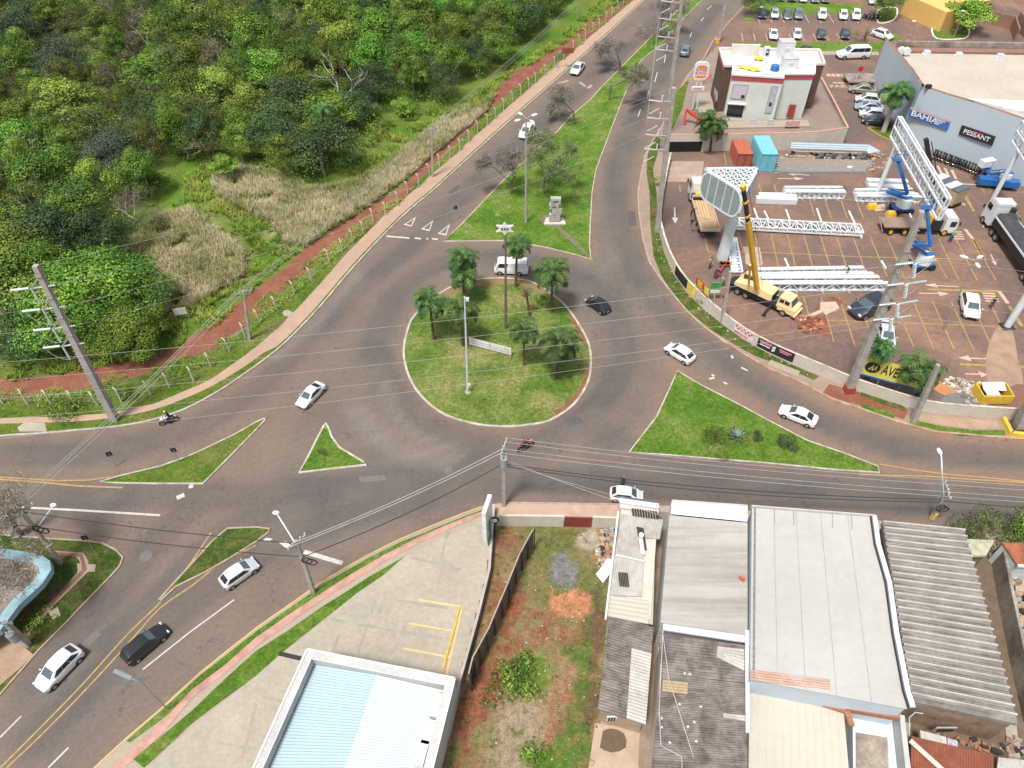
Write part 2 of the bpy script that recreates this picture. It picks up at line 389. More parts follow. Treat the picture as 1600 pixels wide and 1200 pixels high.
def blend(name,pts,z,base,layers,st=.5,kind="structure",world=False,grass=True):
    "one ground sheet whose soil and grass colours vary by place (vertex colours are surface colours only)"
    global _bm
    if _bm is None:
        m,t,b=nt("mixed soil and grass");co=pos(t);a=attr(t,"soil")
        col=mix(t,1.0,a.outputs["Color"],ramp(t,nz(t,2.6,7,.78,co),[(.28,(.5,.5,.5)),(.5,(.95,.95,.95)),(.72,(1.45,1.4,1.35))]),'MULTIPLY')
        col=mix(t,1.0,col,ramp(t,nz(t,9,4,.8,co),[(.3,(.62,.62,.62)),(.7,(1.3,1.3,1.3))]),'MULTIPLY')
        t.links.new(col,b.inputs[0]);b.inputs["Roughness"].default_value=1;b.inputs["Specular IOR Level"].default_value=.1
        bump(t,b,nz(t,4,6,.8,co),.9,.2);_bm=m
    q=pts if world else W(pts);poly=[(p[0],p[1]) for p in q]
    LY=[([(p.x,p.y) for p in W(pp)],c,s) for pp,c,s in layers]
    LB=[(pp,c,s,bb(pp,s*3)) for pp,c,s in LY]
    x0=min(p[0] for p in poly);x1=max(p[0] for p in poly);y0=min(p[1] for p in poly);y1=max(p[1] for p in poly)
    nx=int((x1-x0)/st)+2;ny=int((y1-y0)/st)+2;g=MB();idx={}
    ins=[[inside(x0+i*st,y0+j*st,poly) for i in range(nx)] for j in range(ny)]
    cols=[]
    def vid(i,j):
        if (i,j) in idx: return idx[(i,j)]
        x,y=x0+i*st,y0+j*st
        n1=noise.noise(V((x*.35,y*.35,2)));n2=noise.noise(V((x*1.3,y*1.3,6)));n3=noise.noise(V((x*.12,y*.12,8)))
        c=V(base)*(1+.25*n1)
        if grass: 
            k=max(0,min(1,(n3+.5*n1+.35*n2)*2.2));c=c.lerp(V((base[0]*.55,base[1]*.85,base[2]*.5)),k*.8)
            k=max(0,min(1,(-n3+.5*n2-.25)*2.2));c=c.lerp(V((base[0]*1.15,base[1]*.72,base[2]*.8)),k*.7)
        for pp,cc,s,(bx0,bx1,by0,by1) in LB:
            if bx0<x<bx1 and by0<y<by1:
                d=segdist(x,y,pp+[pp[0]]);d=-d if inside(x,y,pp) else d
                k=max(0,min(1,.5-(d+s*1.2*n2+s*1.4*n1)/(s*1.1)));c=c.lerp(V(cc)*(1+.2*n2),k)
        idx[(i,j)]=len(g.v);g.v.append((x,y,z));cols.extend([c[0],c[1],c[2],1]);return idx[(i,j)]
    for j in range(ny-1):
        for i in range(nx-1):
            if ins[j][i] or ins[j][i+1] or ins[j+1][i] or ins[j+1][i+1]:
                g.f.append((vid(i,j),vid(i+1,j),vid(i+1,j+1),vid(i,j+1)));g.m.append(0)
    o=g.build(name,_bm);ca=o.data.color_attributes.new("soil",'FLOAT_COLOR','POINT');ca.data.foreach_set("color",cols);return tag(o,kind=kind)
def island(name,pts,m,n=0,kerb=M_KERB,h=.14,kw=.16):
    q=W(pts,h,n,True)
    if area(q)<0:q=q[::-1]
    inn=offset(q,kw,True)
    g=MB();g.prism(inn,0,h-.02);tag(g.build(name,m),kind="structure")
    g=MB();g.ribbon(offset(q,kw/2,True),kw,0,h,True);tag(g.build(name+"_kerb",kerb),kind="structure")
    return q
LAND=KLW[:];z=.13
# left land: one raised sheet with kerb
far=[V((95,420,0)),V((-500,420,0)),V((-500,20,0)),V((-150,20,0))]
g=MB();g.prism(KLW+far,0,.13);tag(g.build("field",G_FIELD),kind="structure")
g=MB();g.ribbon(offset(KLW,-.0),.2,0,.15);tag(g.build("field_kerb",M_KERB),kind="structure")
pr=W(PATHR,.13,2)
KP=[p+V((0,0,0)) for p in KLW]
# verge between dirt track and kerb
VER=[(-260,690),(-260,634),(0,622),(110,614),(215,598),(300,572),(352,540),(400,500),(452,450),(505,408),(553,374),(601,338),(660,275),(700,238),(750,190),(800,148),(850,112),(905,72),(950,34),(985,0),(1060,-70),(1080,-60)]
g=MB();g.prism(W(VER,.134)+offset(KLW,.25)[::-1][2:],0,.134,side=False);tag(g.build("verge",G_VERGE),kind="structure")
TKC=[(-260,618,17),(0,606,15),(80,598,14),(150,588,13),(220,573,13),(290,547,14),(350,514,17),(400,474,19),(450,432,15),(500,388,15),(550,356,14),(600,323,11),(640,290,8),(665,258,8),(700,222,9),(750,176,9),(800,128,10),(850,98,9),(900,62,9),(940,31,10),(975,2,8),(1050,-70,8)]
up=[(u-h*.35,v-h) for u,v,h in TKC];dn=[(u+h*.35,v+h) for u,v,h in TKC]
def rough(q,a=.35,f=.6,sd=0,closed=True):
    out=[]
    for i in range(len(q) if closed else len(q)-1):
        p,r=q[i],q[(i+1)%len(q)];k=max(1,int((r-p).length/1.2))
        for j in range(k):
            x=p.lerp(r,j/k);out.append(V((x.x+a*noise.noise(V((x.x*f,x.y*f,sd))),x.y+a*noise.noise(V((x.x*f,x.y*f,sd+7))),x.z)))
    return out
g=MB();g.prism(rough(W(up,.14,2)+W(dn,.14,2)[::-1],.7),0,.14,side=False);tag(g.build("dirt_track",M_RED),kind="structure")
# footpath beside the kerb
pl_=[(-260,662),(0,653),(110,651),(180,644),(240,631),(290,611),(335,589),(372,563),(400,542),(434,513),(484,461),(540,398),(597,340),(640,303),(690,259),(750,205),(790,170),(860,109),(930,50),(990,0),(1065,-70)]
k2=offset(KLW,.35)
kk=[p for p in k2 if P(430,545).x<p.x]
seg=W([(-260,674),(0,662),(110,659),(180,652),(240,640),(290,622),(335,601),(380,574),(412,551)],.145,2)
g=MB();g.prism(rough(W(pl_,.145,1),.12,closed=False)+kk[::-1]+seg[::-1],0,.145,side=False);tag(g.build("footpath",M_PAVE),kind="structure")
# forest floor
FOR=[(-500,560),(0,590),(60,545),(120,520),(190,500),(200,470),(190,400),(165,350),(230,300),(262,270),(285,235),(330,215),(370,230),(470,275),(560,255),(560,200),(700,165),(790,110),(850,60),(930,0),(1060,-150),(-500,-200)]
DRYA=[(180,400),(215,360),(262,332),(300,325),(350,360),(390,398),(388,435),(350,458),(300,484),(245,494),(220,478),(205,430)]
DRYB=[(325,285),(370,262),(430,270),(480,298),(545,288),(600,260),(650,222),(700,185),(745,165),(780,150),(765,178),(700,228),(650,270),(600,310),(555,340),(505,370),(480,388),(450,388),(425,352),(380,330),(345,312)]
blend("wild_ground",[(-200,600),(0,602),(80,594),(150,584),(220,568),(290,542),(350,508),(400,464),(450,424),(500,382),(550,350),(600,318),(640,284),(665,252),(700,216),(750,170),(800,122),(850,92),(900,56),(940,25),(975,-6),(1060,-75),(880,-75),(800,60),(600,120),(560,200),(470,220),(330,190),(250,240),(160,330),(190,420),(100,500),(-200,540)],.136,(.125,.185,.035),[(DRYA,(.25,.245,.11),2.2),(DRYB,(.27,.26,.12),2.2),([(0,596),(80,590),(150,578),(200,545),(100,540),(0,560)],(.13,.17,.04),2),([(262,340),(300,335),(330,300),(335,250),(300,235),(280,270),(262,310)],(.11,.20,.03),2)],.8)
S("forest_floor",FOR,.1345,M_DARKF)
S("manhole_cover",[(441,489),(444,485),(450,484),(456,487),(457,491),(452,495),(445,494)],.16,M_CONC)
S("drain_slab",[(27,668),(38,660),(70,661),(73,674),(30,674)],.165,M_CONC,z0=.1)
# islands
island("roundabout_lawn",ROUND,G_ROUND,3,kw=.25)
island("median_lawn",MED,G_LAWN)
island("triangle_lawn",TRI,G_LAWN)
island("small_triangle_lawn",SM,G_LAWN,kw=.22)
island("splitter_lawn",LE,G_VERGE)
island("narrow_lawn",FI,G_WEED,kerb=M_KERBG)
island("corner_ground",GB,G_WEED,kerb=M_KERBG)
q=[(40,1300)]+ST+[(1800,1400)]
island("block_ground",q,M_BEIGE,kerb=M_KERBG,h=.14)
# red earth fringe inside the roundabout kerb, path and pad of the monument
z=.15
rr=smooth([P(u,v,.15) for u,v in ROUND],3,True)
ctr=sum(rr,V((0,0,0)))/len(rr)
def fringe(name,a0,a1,w0,m,zz):
    sel=[p for p in rr if a0<=math.degrees(math.atan2(p.y-ctr.y,p.x-ctr.x))%360<=a1]
    sel.sort(key=lambda p:math.degrees(math.atan2(p.y-ctr.y,p.x-ctr.x))%360)
    o_=[p.lerp(ctr,.03) for p in sel];i_=[p.lerp(ctr,.03+w0*(.6+.8*abs(noise.noise(p*.7)))) for p in sel]
    g=MB();g.prism(o_+i_[::-1],0,zz,side=False);tag(g.build(name,m),kind="structure")
fringe("bare_earth",300,352,.05,M_RED,.128);fringe("bare_earth",60,130,.09,mt("dry bare earth",(.28,.15,.08),1,scale=.8,c2=(.2,.17,.07),fine=.5),.128);fringe("bare_earth",2,40,.05,M_RED,.128)
M_MPAD=mt("old paving pad",(.22,.165,.135),.95,scale=1.5,c2=(.15,.12,.1),fine=.6)
S("monument_paving",[(842,341),(860,335),(872,333),(888,345),(876,350),(872,352),(895,372),(921,398),(912,396),(888,374),(868,354),(852,352)],.13,M_MPAD)
# right side footpath, strips and the lot
q=W(KR,.14)+[V((300,P(1800,696).y,0)),V((300,260,0)),V((120,300,0))]
g=MB();g.prism(q,0,.14);tag(g.build("lot_side_footpath",M_PAVR),kind="structure")
kr=W(KR,.15);g=MB();g.ribbon(kr[:19],.2,0,.155);tag(g.build("footpath_kerb",M_KERBG),kind="structure")
g=MB();g.ribbon(kr[18:],.2,0,.15);tag(g.build("dusty_kerb",M_REDK),kind="structure")
S("grass_strip",[(1024,212),(1034,218),(1020,265),(1026,300),(1027,350),(1038,396),(1052,428),(1072,456),(1098,482),(1130,508),(1162,531),(1200,552),(1240,571),(1280,588),(1272,594),(1215,569),(1180,556),(1150,540),(1110,515),(1080,490),(1054,462),(1034,432),(1021,400),(1016,350),(1015,300),(1010,270),(1012,240)],.146,G_WEED,0)
S("grass_strip",[(1424,655),(1462,664),(1520,672),(1570,672),(1572,680),(1500,680),(1462,672),(1420,662)],.146,G_LAWN)
S("grass_strip",[(1348,630),(1398,646),(1397,654),(1375,647),(1345,636)],.146,G_LAWN)
S("grass_strip",[(1345,607),(1400,628),(1420,640),(1410,642),(1380,632),(1345,618)],.146,G_WEED)
S("path_slab",[(1204,562),(1250,580),(1247,588),(1200,570)],.15,M_BEIGE)
S("path_slab",[(1420,642),(1466,650),(1560,658),(1562,670),(1500,668),(1440,658)],.15,mt("clay paving",(.42,.29,.2),.9,scale=.7,c2=(.32,.21,.15),fine=.4))
S("red_bank",[(1296,600),(1340,612),(1420,642),(1412,655),(1380,646),(1345,634),(1310,624),(1285,614)],.1435,M_RED)
m,t,b=nt("dusty lot asphalt");co=pos(t)
n1=nz(t,.07,7,.68,co,.8);n2=nz(t,2,6,.7,co)
col=ramp(t,n1,[(.3,(.105,.088,.082)),(.45,(.135,.09,.074)),(.56,(.19,.112,.08)),(.70,(.25,.15,.105))])
col=mix(t,1.0,col,ramp(t,n2,[(.3,(.75,.75,.75)),(.7,(1.15,1.15,1.15))]),'MULTIPLY')
t.links.new(col,b.inputs[0]);b.inputs["Roughness"].default_value=.9
M_LOT=m
q=W(LOT[:-2],.15)+[V((300,P(1800,662).y,0)),V((300,260,0)),V((125,262,0))]
g=MB();g.prism(q,0,.15,side=False);tag(g.build("parking_lot",M_LOT),kind="structure")
# road paint
_lc=[0]
def line(pts,w,m,name="road_marking",z=.026,n=0):
    _lc[0]+=1;z+=.0005*(_lc[0]%12)
    g=MB();g.ribbon([V((p.x,p.y,z)) for p in W(pts,z,n)],w);return tag(g.build(name,m),kind="structure")
def quad(pts,m,z=.026,name="road_marking"):
    g=MB();g.prism(W(pts,z),0,z,side=False);return tag(g.build(name,m),kind="structure")
line([(-100,743),(0,749),(60,753),(120,759),(192,762)],.18,M_YEL);line([(-100,740),(0,745.5),(90,751),(140,750),(172,745)],.15,M_YEL,z=.03)
line([(20,792),(120,797),(250,805)],.22,M_WHT)
line([(0,1200),(60,1140),(130,1068),(200,990),(265,925),(330,832)],.14,M_YEL,n=3)
line([(10,1200),(70,1143),(140,1071),(205,1000),(250,950),(300,915),(345,880),(400,852)],.14,M_YEL,n=3)
line([(223,1046),(300,985),(366,937)],.13,M_WHT);line([(75,1200),(107,1168)],.13,M_WHT);line([(0,1152),(33,1119)],.13,M_WHT)
quad([(416,840),(426,842),(420,846),(411,844)],M_WHT);quad([(436,848),(447,846),(455,852),(446,856)],M_WHT)
line([(475,862),(535,880)],.42,M_WHT)
for a,b_ in(((604,369),(640,372)),((648,372),(658,373)),((666,373),(669,373)),((675,373),(684,374))): line([a,b_],.32,M_WHT)
def tri(a,b_,c,w=.22):
    A=[P(*p,.026) for p in(a,b_,c)];cc=sum(A,V((0,0,0)))/3;g=MB()
    for i in range(3):
        p,q=A[i],A[(i+1)%3];g.face(p,q,q.lerp(cc,.32),p.lerp(cc,.32))
    tag(g.build("yield_marking",M_WHT),kind="structure")
tri((650,339),(630,351),(643,354));tri((677,344),(658,358),(671,361));tri((703,350),(684,365),(697,368))
for a,b_ in(((1143,555),(1145,560)),((1112,585),(1116,588)),((1158,574),(1168,579)),((1108,592),(1116,590)),((1130,597),(1136,600))): line([a,b_],.25,M_WHT)
for p in((276,778,288,773),(295,760,302,759)): line([p[:2],p[2:]],.5,M_WHT)
for q in((1038,98,1040,85),(1060,50,1064,40),(1078,58,1081,50),(1105,15,1112,9),(1095,33,1100,27),(1023,128,1027,113),(1011,155,1014,142),(997,182,1001,170)): line([q[:2],q[2:]],.16,M_WHT)
line([(1343,741),(1400,743),(1450,744),(1520,749),(1600,754),(1700,760)],.16,M_YEL)
line([(1375,725),(1420,733),(1480,741),(1540,746),(1600,752),(1700,760)],.16,mt("faded yellow",(.40,.22,.10),.9),z=.03)
for q in((872,130,888,126),(905,128,915,135),(918,138,925,133)): line([q[:2],q[2:]],.5,mt("faded white",(.36,.32,.25),.9))
M_PATCH=mt("asphalt repair",(.088,.082,.078),.85,scale=1.5,c2=(.105,.096,.09),fine=.5);M_PATCH2=mt("pale asphalt repair",(.165,.148,.132),.85,scale=1.5,c2=(.145,.128,.115),fine=.5)
for q_,m_ in (([(1462,650),(1560,658),(1558,668),(1462,661)],M_PATCH2),([(1150,762),(1290,768),(1290,775),(1150,769)],M_PATCH),([(330,700),(352,694),(356,700),(334,707)],M_PATCH),([(560,745),(600,742),(604,750),(563,754)],M_PATCH2),([(980,330),(992,330),(994,352),(983,352)],M_PATCH),([(880,655),(905,650),(912,660),(888,666)],M_PATCH),([(120,1010),(150,985),(158,992),(128,1018)],M_PATCH2),([(700,300),(716,288),(721,292),(705,304)],M_PATCH)): quad(q_,m_,.0235,"asphalt_patch")
import math as _m
for u_,v_,r_ in ((228,869,.55),(1012,662,.4),(563,431,.35),(700,735,.4)):
    c_=P(u_,v_);g=MB();g.prism([V((c_.x+r_*_m.cos(k*.4488),c_.y+r_*_m.sin(k*.4488),0)) for k in range(14)],0,.0245,side=False);tag(g.build("manhole_cover",mt("iron cover",(.17,.155,.145),.7,.3,scale=6)),kind="structure")
# lot paint
zl=.156
def ll(a,b_,w=.14,m=None): line([a,b_],w,m or M_YEL,"bay_line",zl)
def arrow(a,b_,wd=.5,m=None):
    A,B=P(*a,zl),P(*b_,zl);d=(B-A);L=d.length;d.normalize();n=V((-d.y,d.x,0));h=min(2.0,L*.35);g=MB()
    g.face(A-n*.1,B-d*h-n*.1,B-d*h+n*.1,A+n*.1);g.face(B-d*h-n*wd,B,B-d*h+n*wd)
    tag(g.build("lane_arrow",m or M_PINKP),kind="structure")
# stall rows
def row(ya,xs_a,yb,xs_b):
    for a,b_ in zip(xs_a,xs_b): ll((a,ya),(b_,yb))
for a,b_ in[((1205,366),(1217,420)),((1230,366),(1244,420)),((1256,367),(1271,421)),((1282,368),(1299,423)),((1307,369),(1325,424)),((1333,370),(1353,426)),((1360,371),(1386,432)),((1387,372),(1413,434)),((1446,376),(1480,435)),((1467,373),(1498,437)),((1493,372),(1527,438)),((1520,373),(1556,438)),
 ((1255,462),(1265,497)),((1283,464),(1303,534)),((1311,464),(1336,540)),((1339,464),(1357,512)),((1395,468),(1428,542)),((1427,470),(1459,545)),((1457,470),(1491,546)),((1486,471),(1522,548)),((1526,490),(1553,549)),((1550,480),(1585,550)),
 ((1153,363),(1162,395)),((1180,366),(1191,420)),((1265,311),(1273,338)),((1289,312),(1299,341)),((1314,312),(1324,341)),((1338,313),(1349,341)),((1398,314),(1408,340)),((1420,310),(1426,325)),((1185,286),(1190,303)),((1210,288),(1217,320)),((1216,301),(1222,320)),((1235,308),(1240,320)),
 ((1102,373),(1106,393)),((1062,290),(1063,300)),((1092,290),(1095,302)),((1131,238),(1135,258)),((1118,312),(1123,330)),((1143,310),(1149,335)),
 ((1592,592),(1608,640)),((1570,302),(1590,318)),((1583,325),(1595,340)),((1528,287),(1538,300)),((1541,288),(1551,302)),((1502,290),(1518,320)),((1490,290),(1500,285))]: ll(a,b_)
ll((1140,393),(1190,395));ll((1188,394),(1340,401));ll((1340,401),(1560,406));ll((1106,393),(1116,394))
ll((1233,497),(1255,499));ll((1290,500),(1590,511));ll((1245,308),(1440,318))
ll((1590,300),(1640,302));ll((1497,287),(1540,289),.3,M_PINKP)
ll((1449,452),(1560,455),.35);ll((1500,569),(1620,574),.3);ll((1508,358),(1520,373),.45,M_PINKP);ll((1520,375),(1538,405),.45)
ll((1561,455),(1575,474),.5,M_PINKP);ll((1577,478),(1597,510),.45);ll((1503,300),(1522,330),.35);ll((1493,320),(1503,342),.25,M_RED)
for k in range(4): ll((1535+k*1.6,458+k*4),(1555+k*2,459+k*4),.3,M_PINKP);ll((1488+k*1,362+k*3.6),(1503+k*1.5,362.5+k*3.6),.28,M_PINKP)
arrow((1498,448),(1445,445));arrow((1435,458),(1483,459));arrow((1550,561),(1497,559));arrow((1215,279),(1256,279));arrow((1265,274),(1228,271))
arrow((1508,584),(1543,585));arrow((1548,397),(1556,415),.35);arrow((1498,310),(1508,322),.35);arrow((1536,355),(1545,338),.35);arrow((1054,324),(1055,349),.45,M_WHT);arrow((1052,152),(1052,152.1),.1)
for k in range(5): ll((1443+k*11,252+k*3.4),(1450+k*11,266+k*3.4),.4,M_PINKP)
ll((1400,208),(1438,232),.25);ll((1378,210),(1400,222),.12,M_PINKP)
# upper car parks
for k in range(9): 
    for (ax,ay,bx,by) in ((1183,22,1187,36),(1159,52,1161,64)): ll((ax+18.5*k,ay),(bx+19.3*k,by+.02*k),.14,M_PINKP)
for k in range(4): ll((1556+k*22,0),(1573+k*22,16))
S("lawn_strip",[(1175,0),(1345,6),(1350,12),(1330,22),(1182,20),(1170,14)],.17,G_LAWN)
S("lawn_strip",[(1152,66),(1375,66),(1395,52),(1412,58),(1380,70),(1372,81),(1240,79),(1150,76)],.17,G_LAWN)
S("lawn_strip",[(1158,32),(1176,23),(1179,33)],.17,G_LAWN)
S("car_park_kerb",[(1150,76),(1240,79),(1372,81),(1374,86),(1240,85),(1148,82)],.165,M_BEIGE)
for nm,pts in(("car_park_island",[(1372,14),(1400,12),(1403,22),(1397,32),(1380,37),(1369,33)]),("car_park_island",[(1462,16),(1500,14),(1513,30),(1516,50),(1507,61),(1463,61),(1454,42)])):
    q=W(pts,.15,3,True);q=q if area(q)>0 else q[::-1]
    g=MB();g.prism(offset(q,.3,True),.1,.2);tag(g.build("car_park_lawn",G_VERGE),kind="structure")
    g=MB();g.ribbon(offset(q,.2,True),.3,.1,.25,True);tag(g.build("car_park_kerb",mt("white kerb",(.7,.68,.62),.8)),kind="structure")
# ---------------- vegetation ----------------
import numpy as np
def foliage(name,a,b_,c,trans=.10):
    m,t,b=nt(name);at=attr(t,"tint");sp=t.nodes.new("ShaderNodeSeparateColor");t.links.new(at.outputs["Color"],sp.inputs[0])
    col=ramp(t,sp.outputs[0],[(.1,a),(.5,b_),(.9,c)])
    oi=t.nodes.new("ShaderNodeObjectInfo")
    hs=t.nodes.new("ShaderNodeHueSaturation");t.links.new(col,hs.inputs["Color"])
    mr=t.nodes.new("ShaderNodeMapRange");mr.inputs[3].default_value=.75;mr.inputs[4].default_value=1.3;t.links.new(oi.outputs["Random"],mr.inputs[0]);t.links.new(mr.outputs[0],hs.inputs["Value"])
    mr2=t.nodes.new("ShaderNodeMapRange");mr2.inputs[3].default_value=.475;mr2.inputs[4].default_value=.515;t.links.new(oi.outputs["Random"],mr2.inputs[0]);t.links.new(mr2.outputs[0],hs.inputs["Hue"])
    col=mix(t,1.0,hs.outputs[0],sp.outputs[1],'MULTIPLY')
    t.links.new(col,b.inputs[0]);b.inputs["Roughness"].default_value=.75;b.inputs["Specular IOR Level"].default_value=.25
    tr=t.nodes.new("ShaderNodeBsdfTranslucent");t.links.new(col,tr.inputs[0])
    ms=t.nodes.new("ShaderNodeMixShader");ms.inputs[0].default_value=trans
    t.links.new(b.outputs[0],ms.inputs[1]);t.links.new(tr.outputs[0],ms.inputs[2]);t.links.new(ms.outputs[0],t.nodes["Material Output"].inputs[0])
    return m
def leafmesh(name,C,Nn,size,asp,tint,rs,m):
    "one quad per leaf from arrays"
    n=len(C);rd=rs.normal(size=(n,3));T=np.cross(Nn,rd);T/=np.linalg.norm(T,axis=1)[:,None]+1e-9
    B=np.cross(Nn,T);B/=np.linalg.norm(B,axis=1)[:,None]+1e-9
    s=size[:,None];vs=np.stack([C-T*s*.5,C+B*s*asp*.5+Nn*s*.12,C+T*s*.5,C-B*s*asp*.5+Nn*s*.12],1).reshape(-1,3)
    me=bpy.data.meshes.new(name);me.vertices.add(4*n);me.vertices.foreach_set("co",vs.ravel())
    me.loops.add(4*n);me.loops.foreach_set("vertex_index",np.arange(4*n,dtype=np.int32))
    me.polygons.add(n);me.polygons.foreach_set("loop_start",np.arange(n,dtype=np.int32)*4);me.polygons.foreach_set("loop_total",np.full(n,4,dtype=np.int32))
    me.update();ca=me.color_attributes.new("tint",'FLOAT_COLOR','POINT')
    tc=np.repeat(np.c_[tint,np.zeros(n),np.ones(n)],4,0);ca.data.foreach_set("color",tc.ravel().astype(np.float32))
    me.materials.append(m);return me
def crownmesh(name,r,h,z0,ncl,nl,ls,m,seed,clr=.32,flat=1.0,drape=0):
    "crown: clumps spread through a dome of radius r between z0 and z0+h"
    rs=np.random.RandomState(seed);cs=[]
    for k in range(ncl):
        th=rs.uniform(0,2*math.pi);q=rs.uniform(0,1)**.5;zz=rs.uniform(-.35,1)
        rad=r*.88*math.sqrt(max(.05,1-max(0,zz)**2*.9))*(q if zz>.3 else (.75+.25*q))
        cs.append((rad*math.cos(th)*rs.uniform(.85,1.15),rad*math.sin(th)*rs.uniform(.85,1.15),z0+h*(.38+.5*zz*flat)+rs.normal()*h*.06,r*clr*rs.uniform(.6,1.25),rs.uniform(0,1),rs.uniform(.72,1.15)))
    per=max(6,nl//ncl);C=[];N=[];T=[];Sz=[]
    for (x,y,z,cr,hu,va) in cs:
        k=int(per*(cr/(r*clr))**1.6)+4
        d=rs.normal(size=(k,3));d[:,2]=np.abs(d[:,2])*1.0-.35*drape*np.abs(rs.normal(size=k))-.15;d/=np.linalg.norm(d,axis=1)[:,None]
        rr_=cr*rs.uniform(.72,1.1,size=(k,1));rr_=rr_*(1+.18*rs.normal(size=(k,1))*(rs.uniform(size=(k,1))>.7))
        p=d*rr_*np.array([1.12,1.12,.78+drape*.5])+np.array([x,y,z]);C.append(p)
        nn_=d*1.25+np.array([0,0,.22])+rs.normal(size=(k,3))*.42;nn_/=np.linalg.norm(nn_,axis=1)[:,None];N.append(nn_)
        T.append(np.c_[np.clip(hu+.25*rs.normal(size=k),0,1),np.clip(va*(1+.16*rs.normal(size=k)),.4,1.5)])
        Sz.append(ls*rs.uniform(.6,1.35,size=k))
    return leafmesh(name,np.concatenate(C),np.concatenate(N),np.concatenate(Sz),.7,np.concatenate(T),rs,m)
def branches(g,p,d,L,r,dep,rs,spread=.55,up=.15,tips=None,nb=(2,4),n=5):
    q=p+d*L;mid=p+d*L*.5+V(rs.normal(size=3))*L*.05
    g.tube(p,mid,r,r*.85,n=n,cap=False);g.tube(mid,q,r*.85,r*.66,n=n,cap=False)
    if dep==0:
        if tips is not None: tips.append(q)
        return
    for k in range(rs.randint(nb[0],nb[1])):
        e=(d+V(rs.normal(size=3))*spread+V((0,0,up))).normalized()
        branches(g,q if rs.rand()>.3 else p+d*L*.7,e,L*rs.uniform(.62,.85),r*.6,dep-1,rs,spread,up,tips,nb,n=max(3,n-1))
M_BARK=mt("brown bark",(.13,.095,.07),.95,scale=4,obj=True,fine=.5)
M_GBARK=mt("grey bark",(.25,.22,.19),.95,scale=4,obj=True,fine=.5)
M_WBARK=mt("pale bark",(.50,.46,.40),.9,scale=4,obj=True,fine=.4)
def trunkmesh(name,h,r,seed,dep=2,m=None):
    rs=np.random.RandomState(seed);g=MB();branches(g,V((0,0,-.2)),V((rs.normal()*.08,rs.normal()*.08,1)).normalized(),h*.5,r,dep,rs,.45,.2,n=6)
    me=bpy.data.meshes.new(name);me.from_pydata(g.v,[],g.f);me.materials.append(m or M_BARK);me.update();return me
def thingmesh(name,me,parent): o=bpy.data.objects.new(name,me);COL.objects.link(o);o.parent=parent;return o
FM=dict(
 mid=foliage("mid green leaves",(.045,.10,.018),(.10,.185,.028),(.18,.255,.04)),
 yel=foliage("yellow green leaves",(.08,.135,.02),(.14,.205,.03),(.22,.285,.045)),
 dark=foliage("dark leaves",(.028,.062,.024),(.05,.098,.036),(.085,.14,.045)),
 blue=foliage("grey blue leaves",(.05,.08,.055),(.075,.11,.072),(.10,.14,.09)),
 olive=foliage("olive leaves",(.07,.105,.028),(.115,.155,.04),(.17,.205,.055)),
 lime=foliage("lime leaves",(.09,.20,.02),(.15,.29,.03),(.22,.36,.05)),
 vine=foliage("vine leaves",(.06,.15,.018),(.105,.225,.028),(.18,.29,.04)),
 grey=foliage("dry grey leaves",(.12,.10,.07),(.17,.14,.10),(.22,.19,.13)),
 palm=foliage("palm leaves",(.03,.085,.026),(.055,.125,.034),(.11,.185,.05)),
 tan=foliage("dry grass",(.17,.22,.06),(.40,.375,.19),(.56,.52,.32),.2),
 weed=foliage("green grass",(.11,.19,.022),(.18,.27,.035),(.30,.33,.07),.2),
 twig=foliage("fine twigs",(.17,.145,.125),(.23,.20,.17),(.29,.25,.21),.15),
 agave=foliage("agave leaves",(.14,.22,.19),(.18,.27,.24),(.24,.32,.28),.1))
LAB=dict(mid="rounded mid green tree among many others in the dense wood",yel="yellowish green tree among many others in the dense wood",dark="dark green tree among many others in the dense wood",blue="grey green tree among many others in the dense wood",olive="olive brown tree among many others in the dense wood",vine="bright vine covered tree among many others in the dense wood",grey="dry greyish half bare tree among others in the dense wood")
PR={}
def proto(kind,i,r,h,ncl,nl,ls,**k):
    nl=int(nl*2.0);ls*=.72;ncl=int(ncl*1.6)
    PR.setdefault(kind,[]).append((crownmesh("crown",r,h*.75,h*.27,ncl,nl,ls,FM[{'bigvine':'vine'}.get(kind,kind)],100+i*7+len(kind),**k),trunkmesh("trunk",h*.8,.17,i*3+1,m=M_WBARK if kind=='grey' else M_GBARK),r,h))
for i in range(3):
    proto('mid',i,3.6,8,22,3800,.34,clr=.34);
for i in range(2):
    proto('yel',i+10,3.4,7.5,20,3400,.32,clr=.34)
    proto('dark',i+20,3.8,8,20,4200,.32,clr=.38)
    proto('vine',i+30,2.7,8.5,20,3000,.33,clr=.38,drape=1.1)
    proto('olive',i+40,3.4,7.5,24,2800,.28,clr=.30)
proto('bigvine',55,6.5,9,44,15000,.36,clr=.26);proto('blue',50,3.7,7.5,26,4600,.24,clr=.3);proto('grey',60,3.0,6.5,22,1500,.2,clr=.3);proto('lime',70,2.3,4.4,14,2200,.3,clr=.36)
def tree(x,y,kind,k,sc=1,sz=1,label=None,group="trees of the dense wood",name="tree",cat="tree"):
    cm,tm,r,h=PR[kind][k%len(PR[kind])]
    o=empty(name,(x,y,.12),random.uniform(0,6.28),label or LAB[kind],cat,group);q_=random.uniform(.86,1.16);o.scale=(sc*q_,sc/q_,sz)
    c_=thingmesh("crown",cm,o);c_.rotation_euler=(random.uniform(-.22,.22),random.uniform(-.22,.22),0);thingmesh("trunk",tm,o);return o
placed=[]
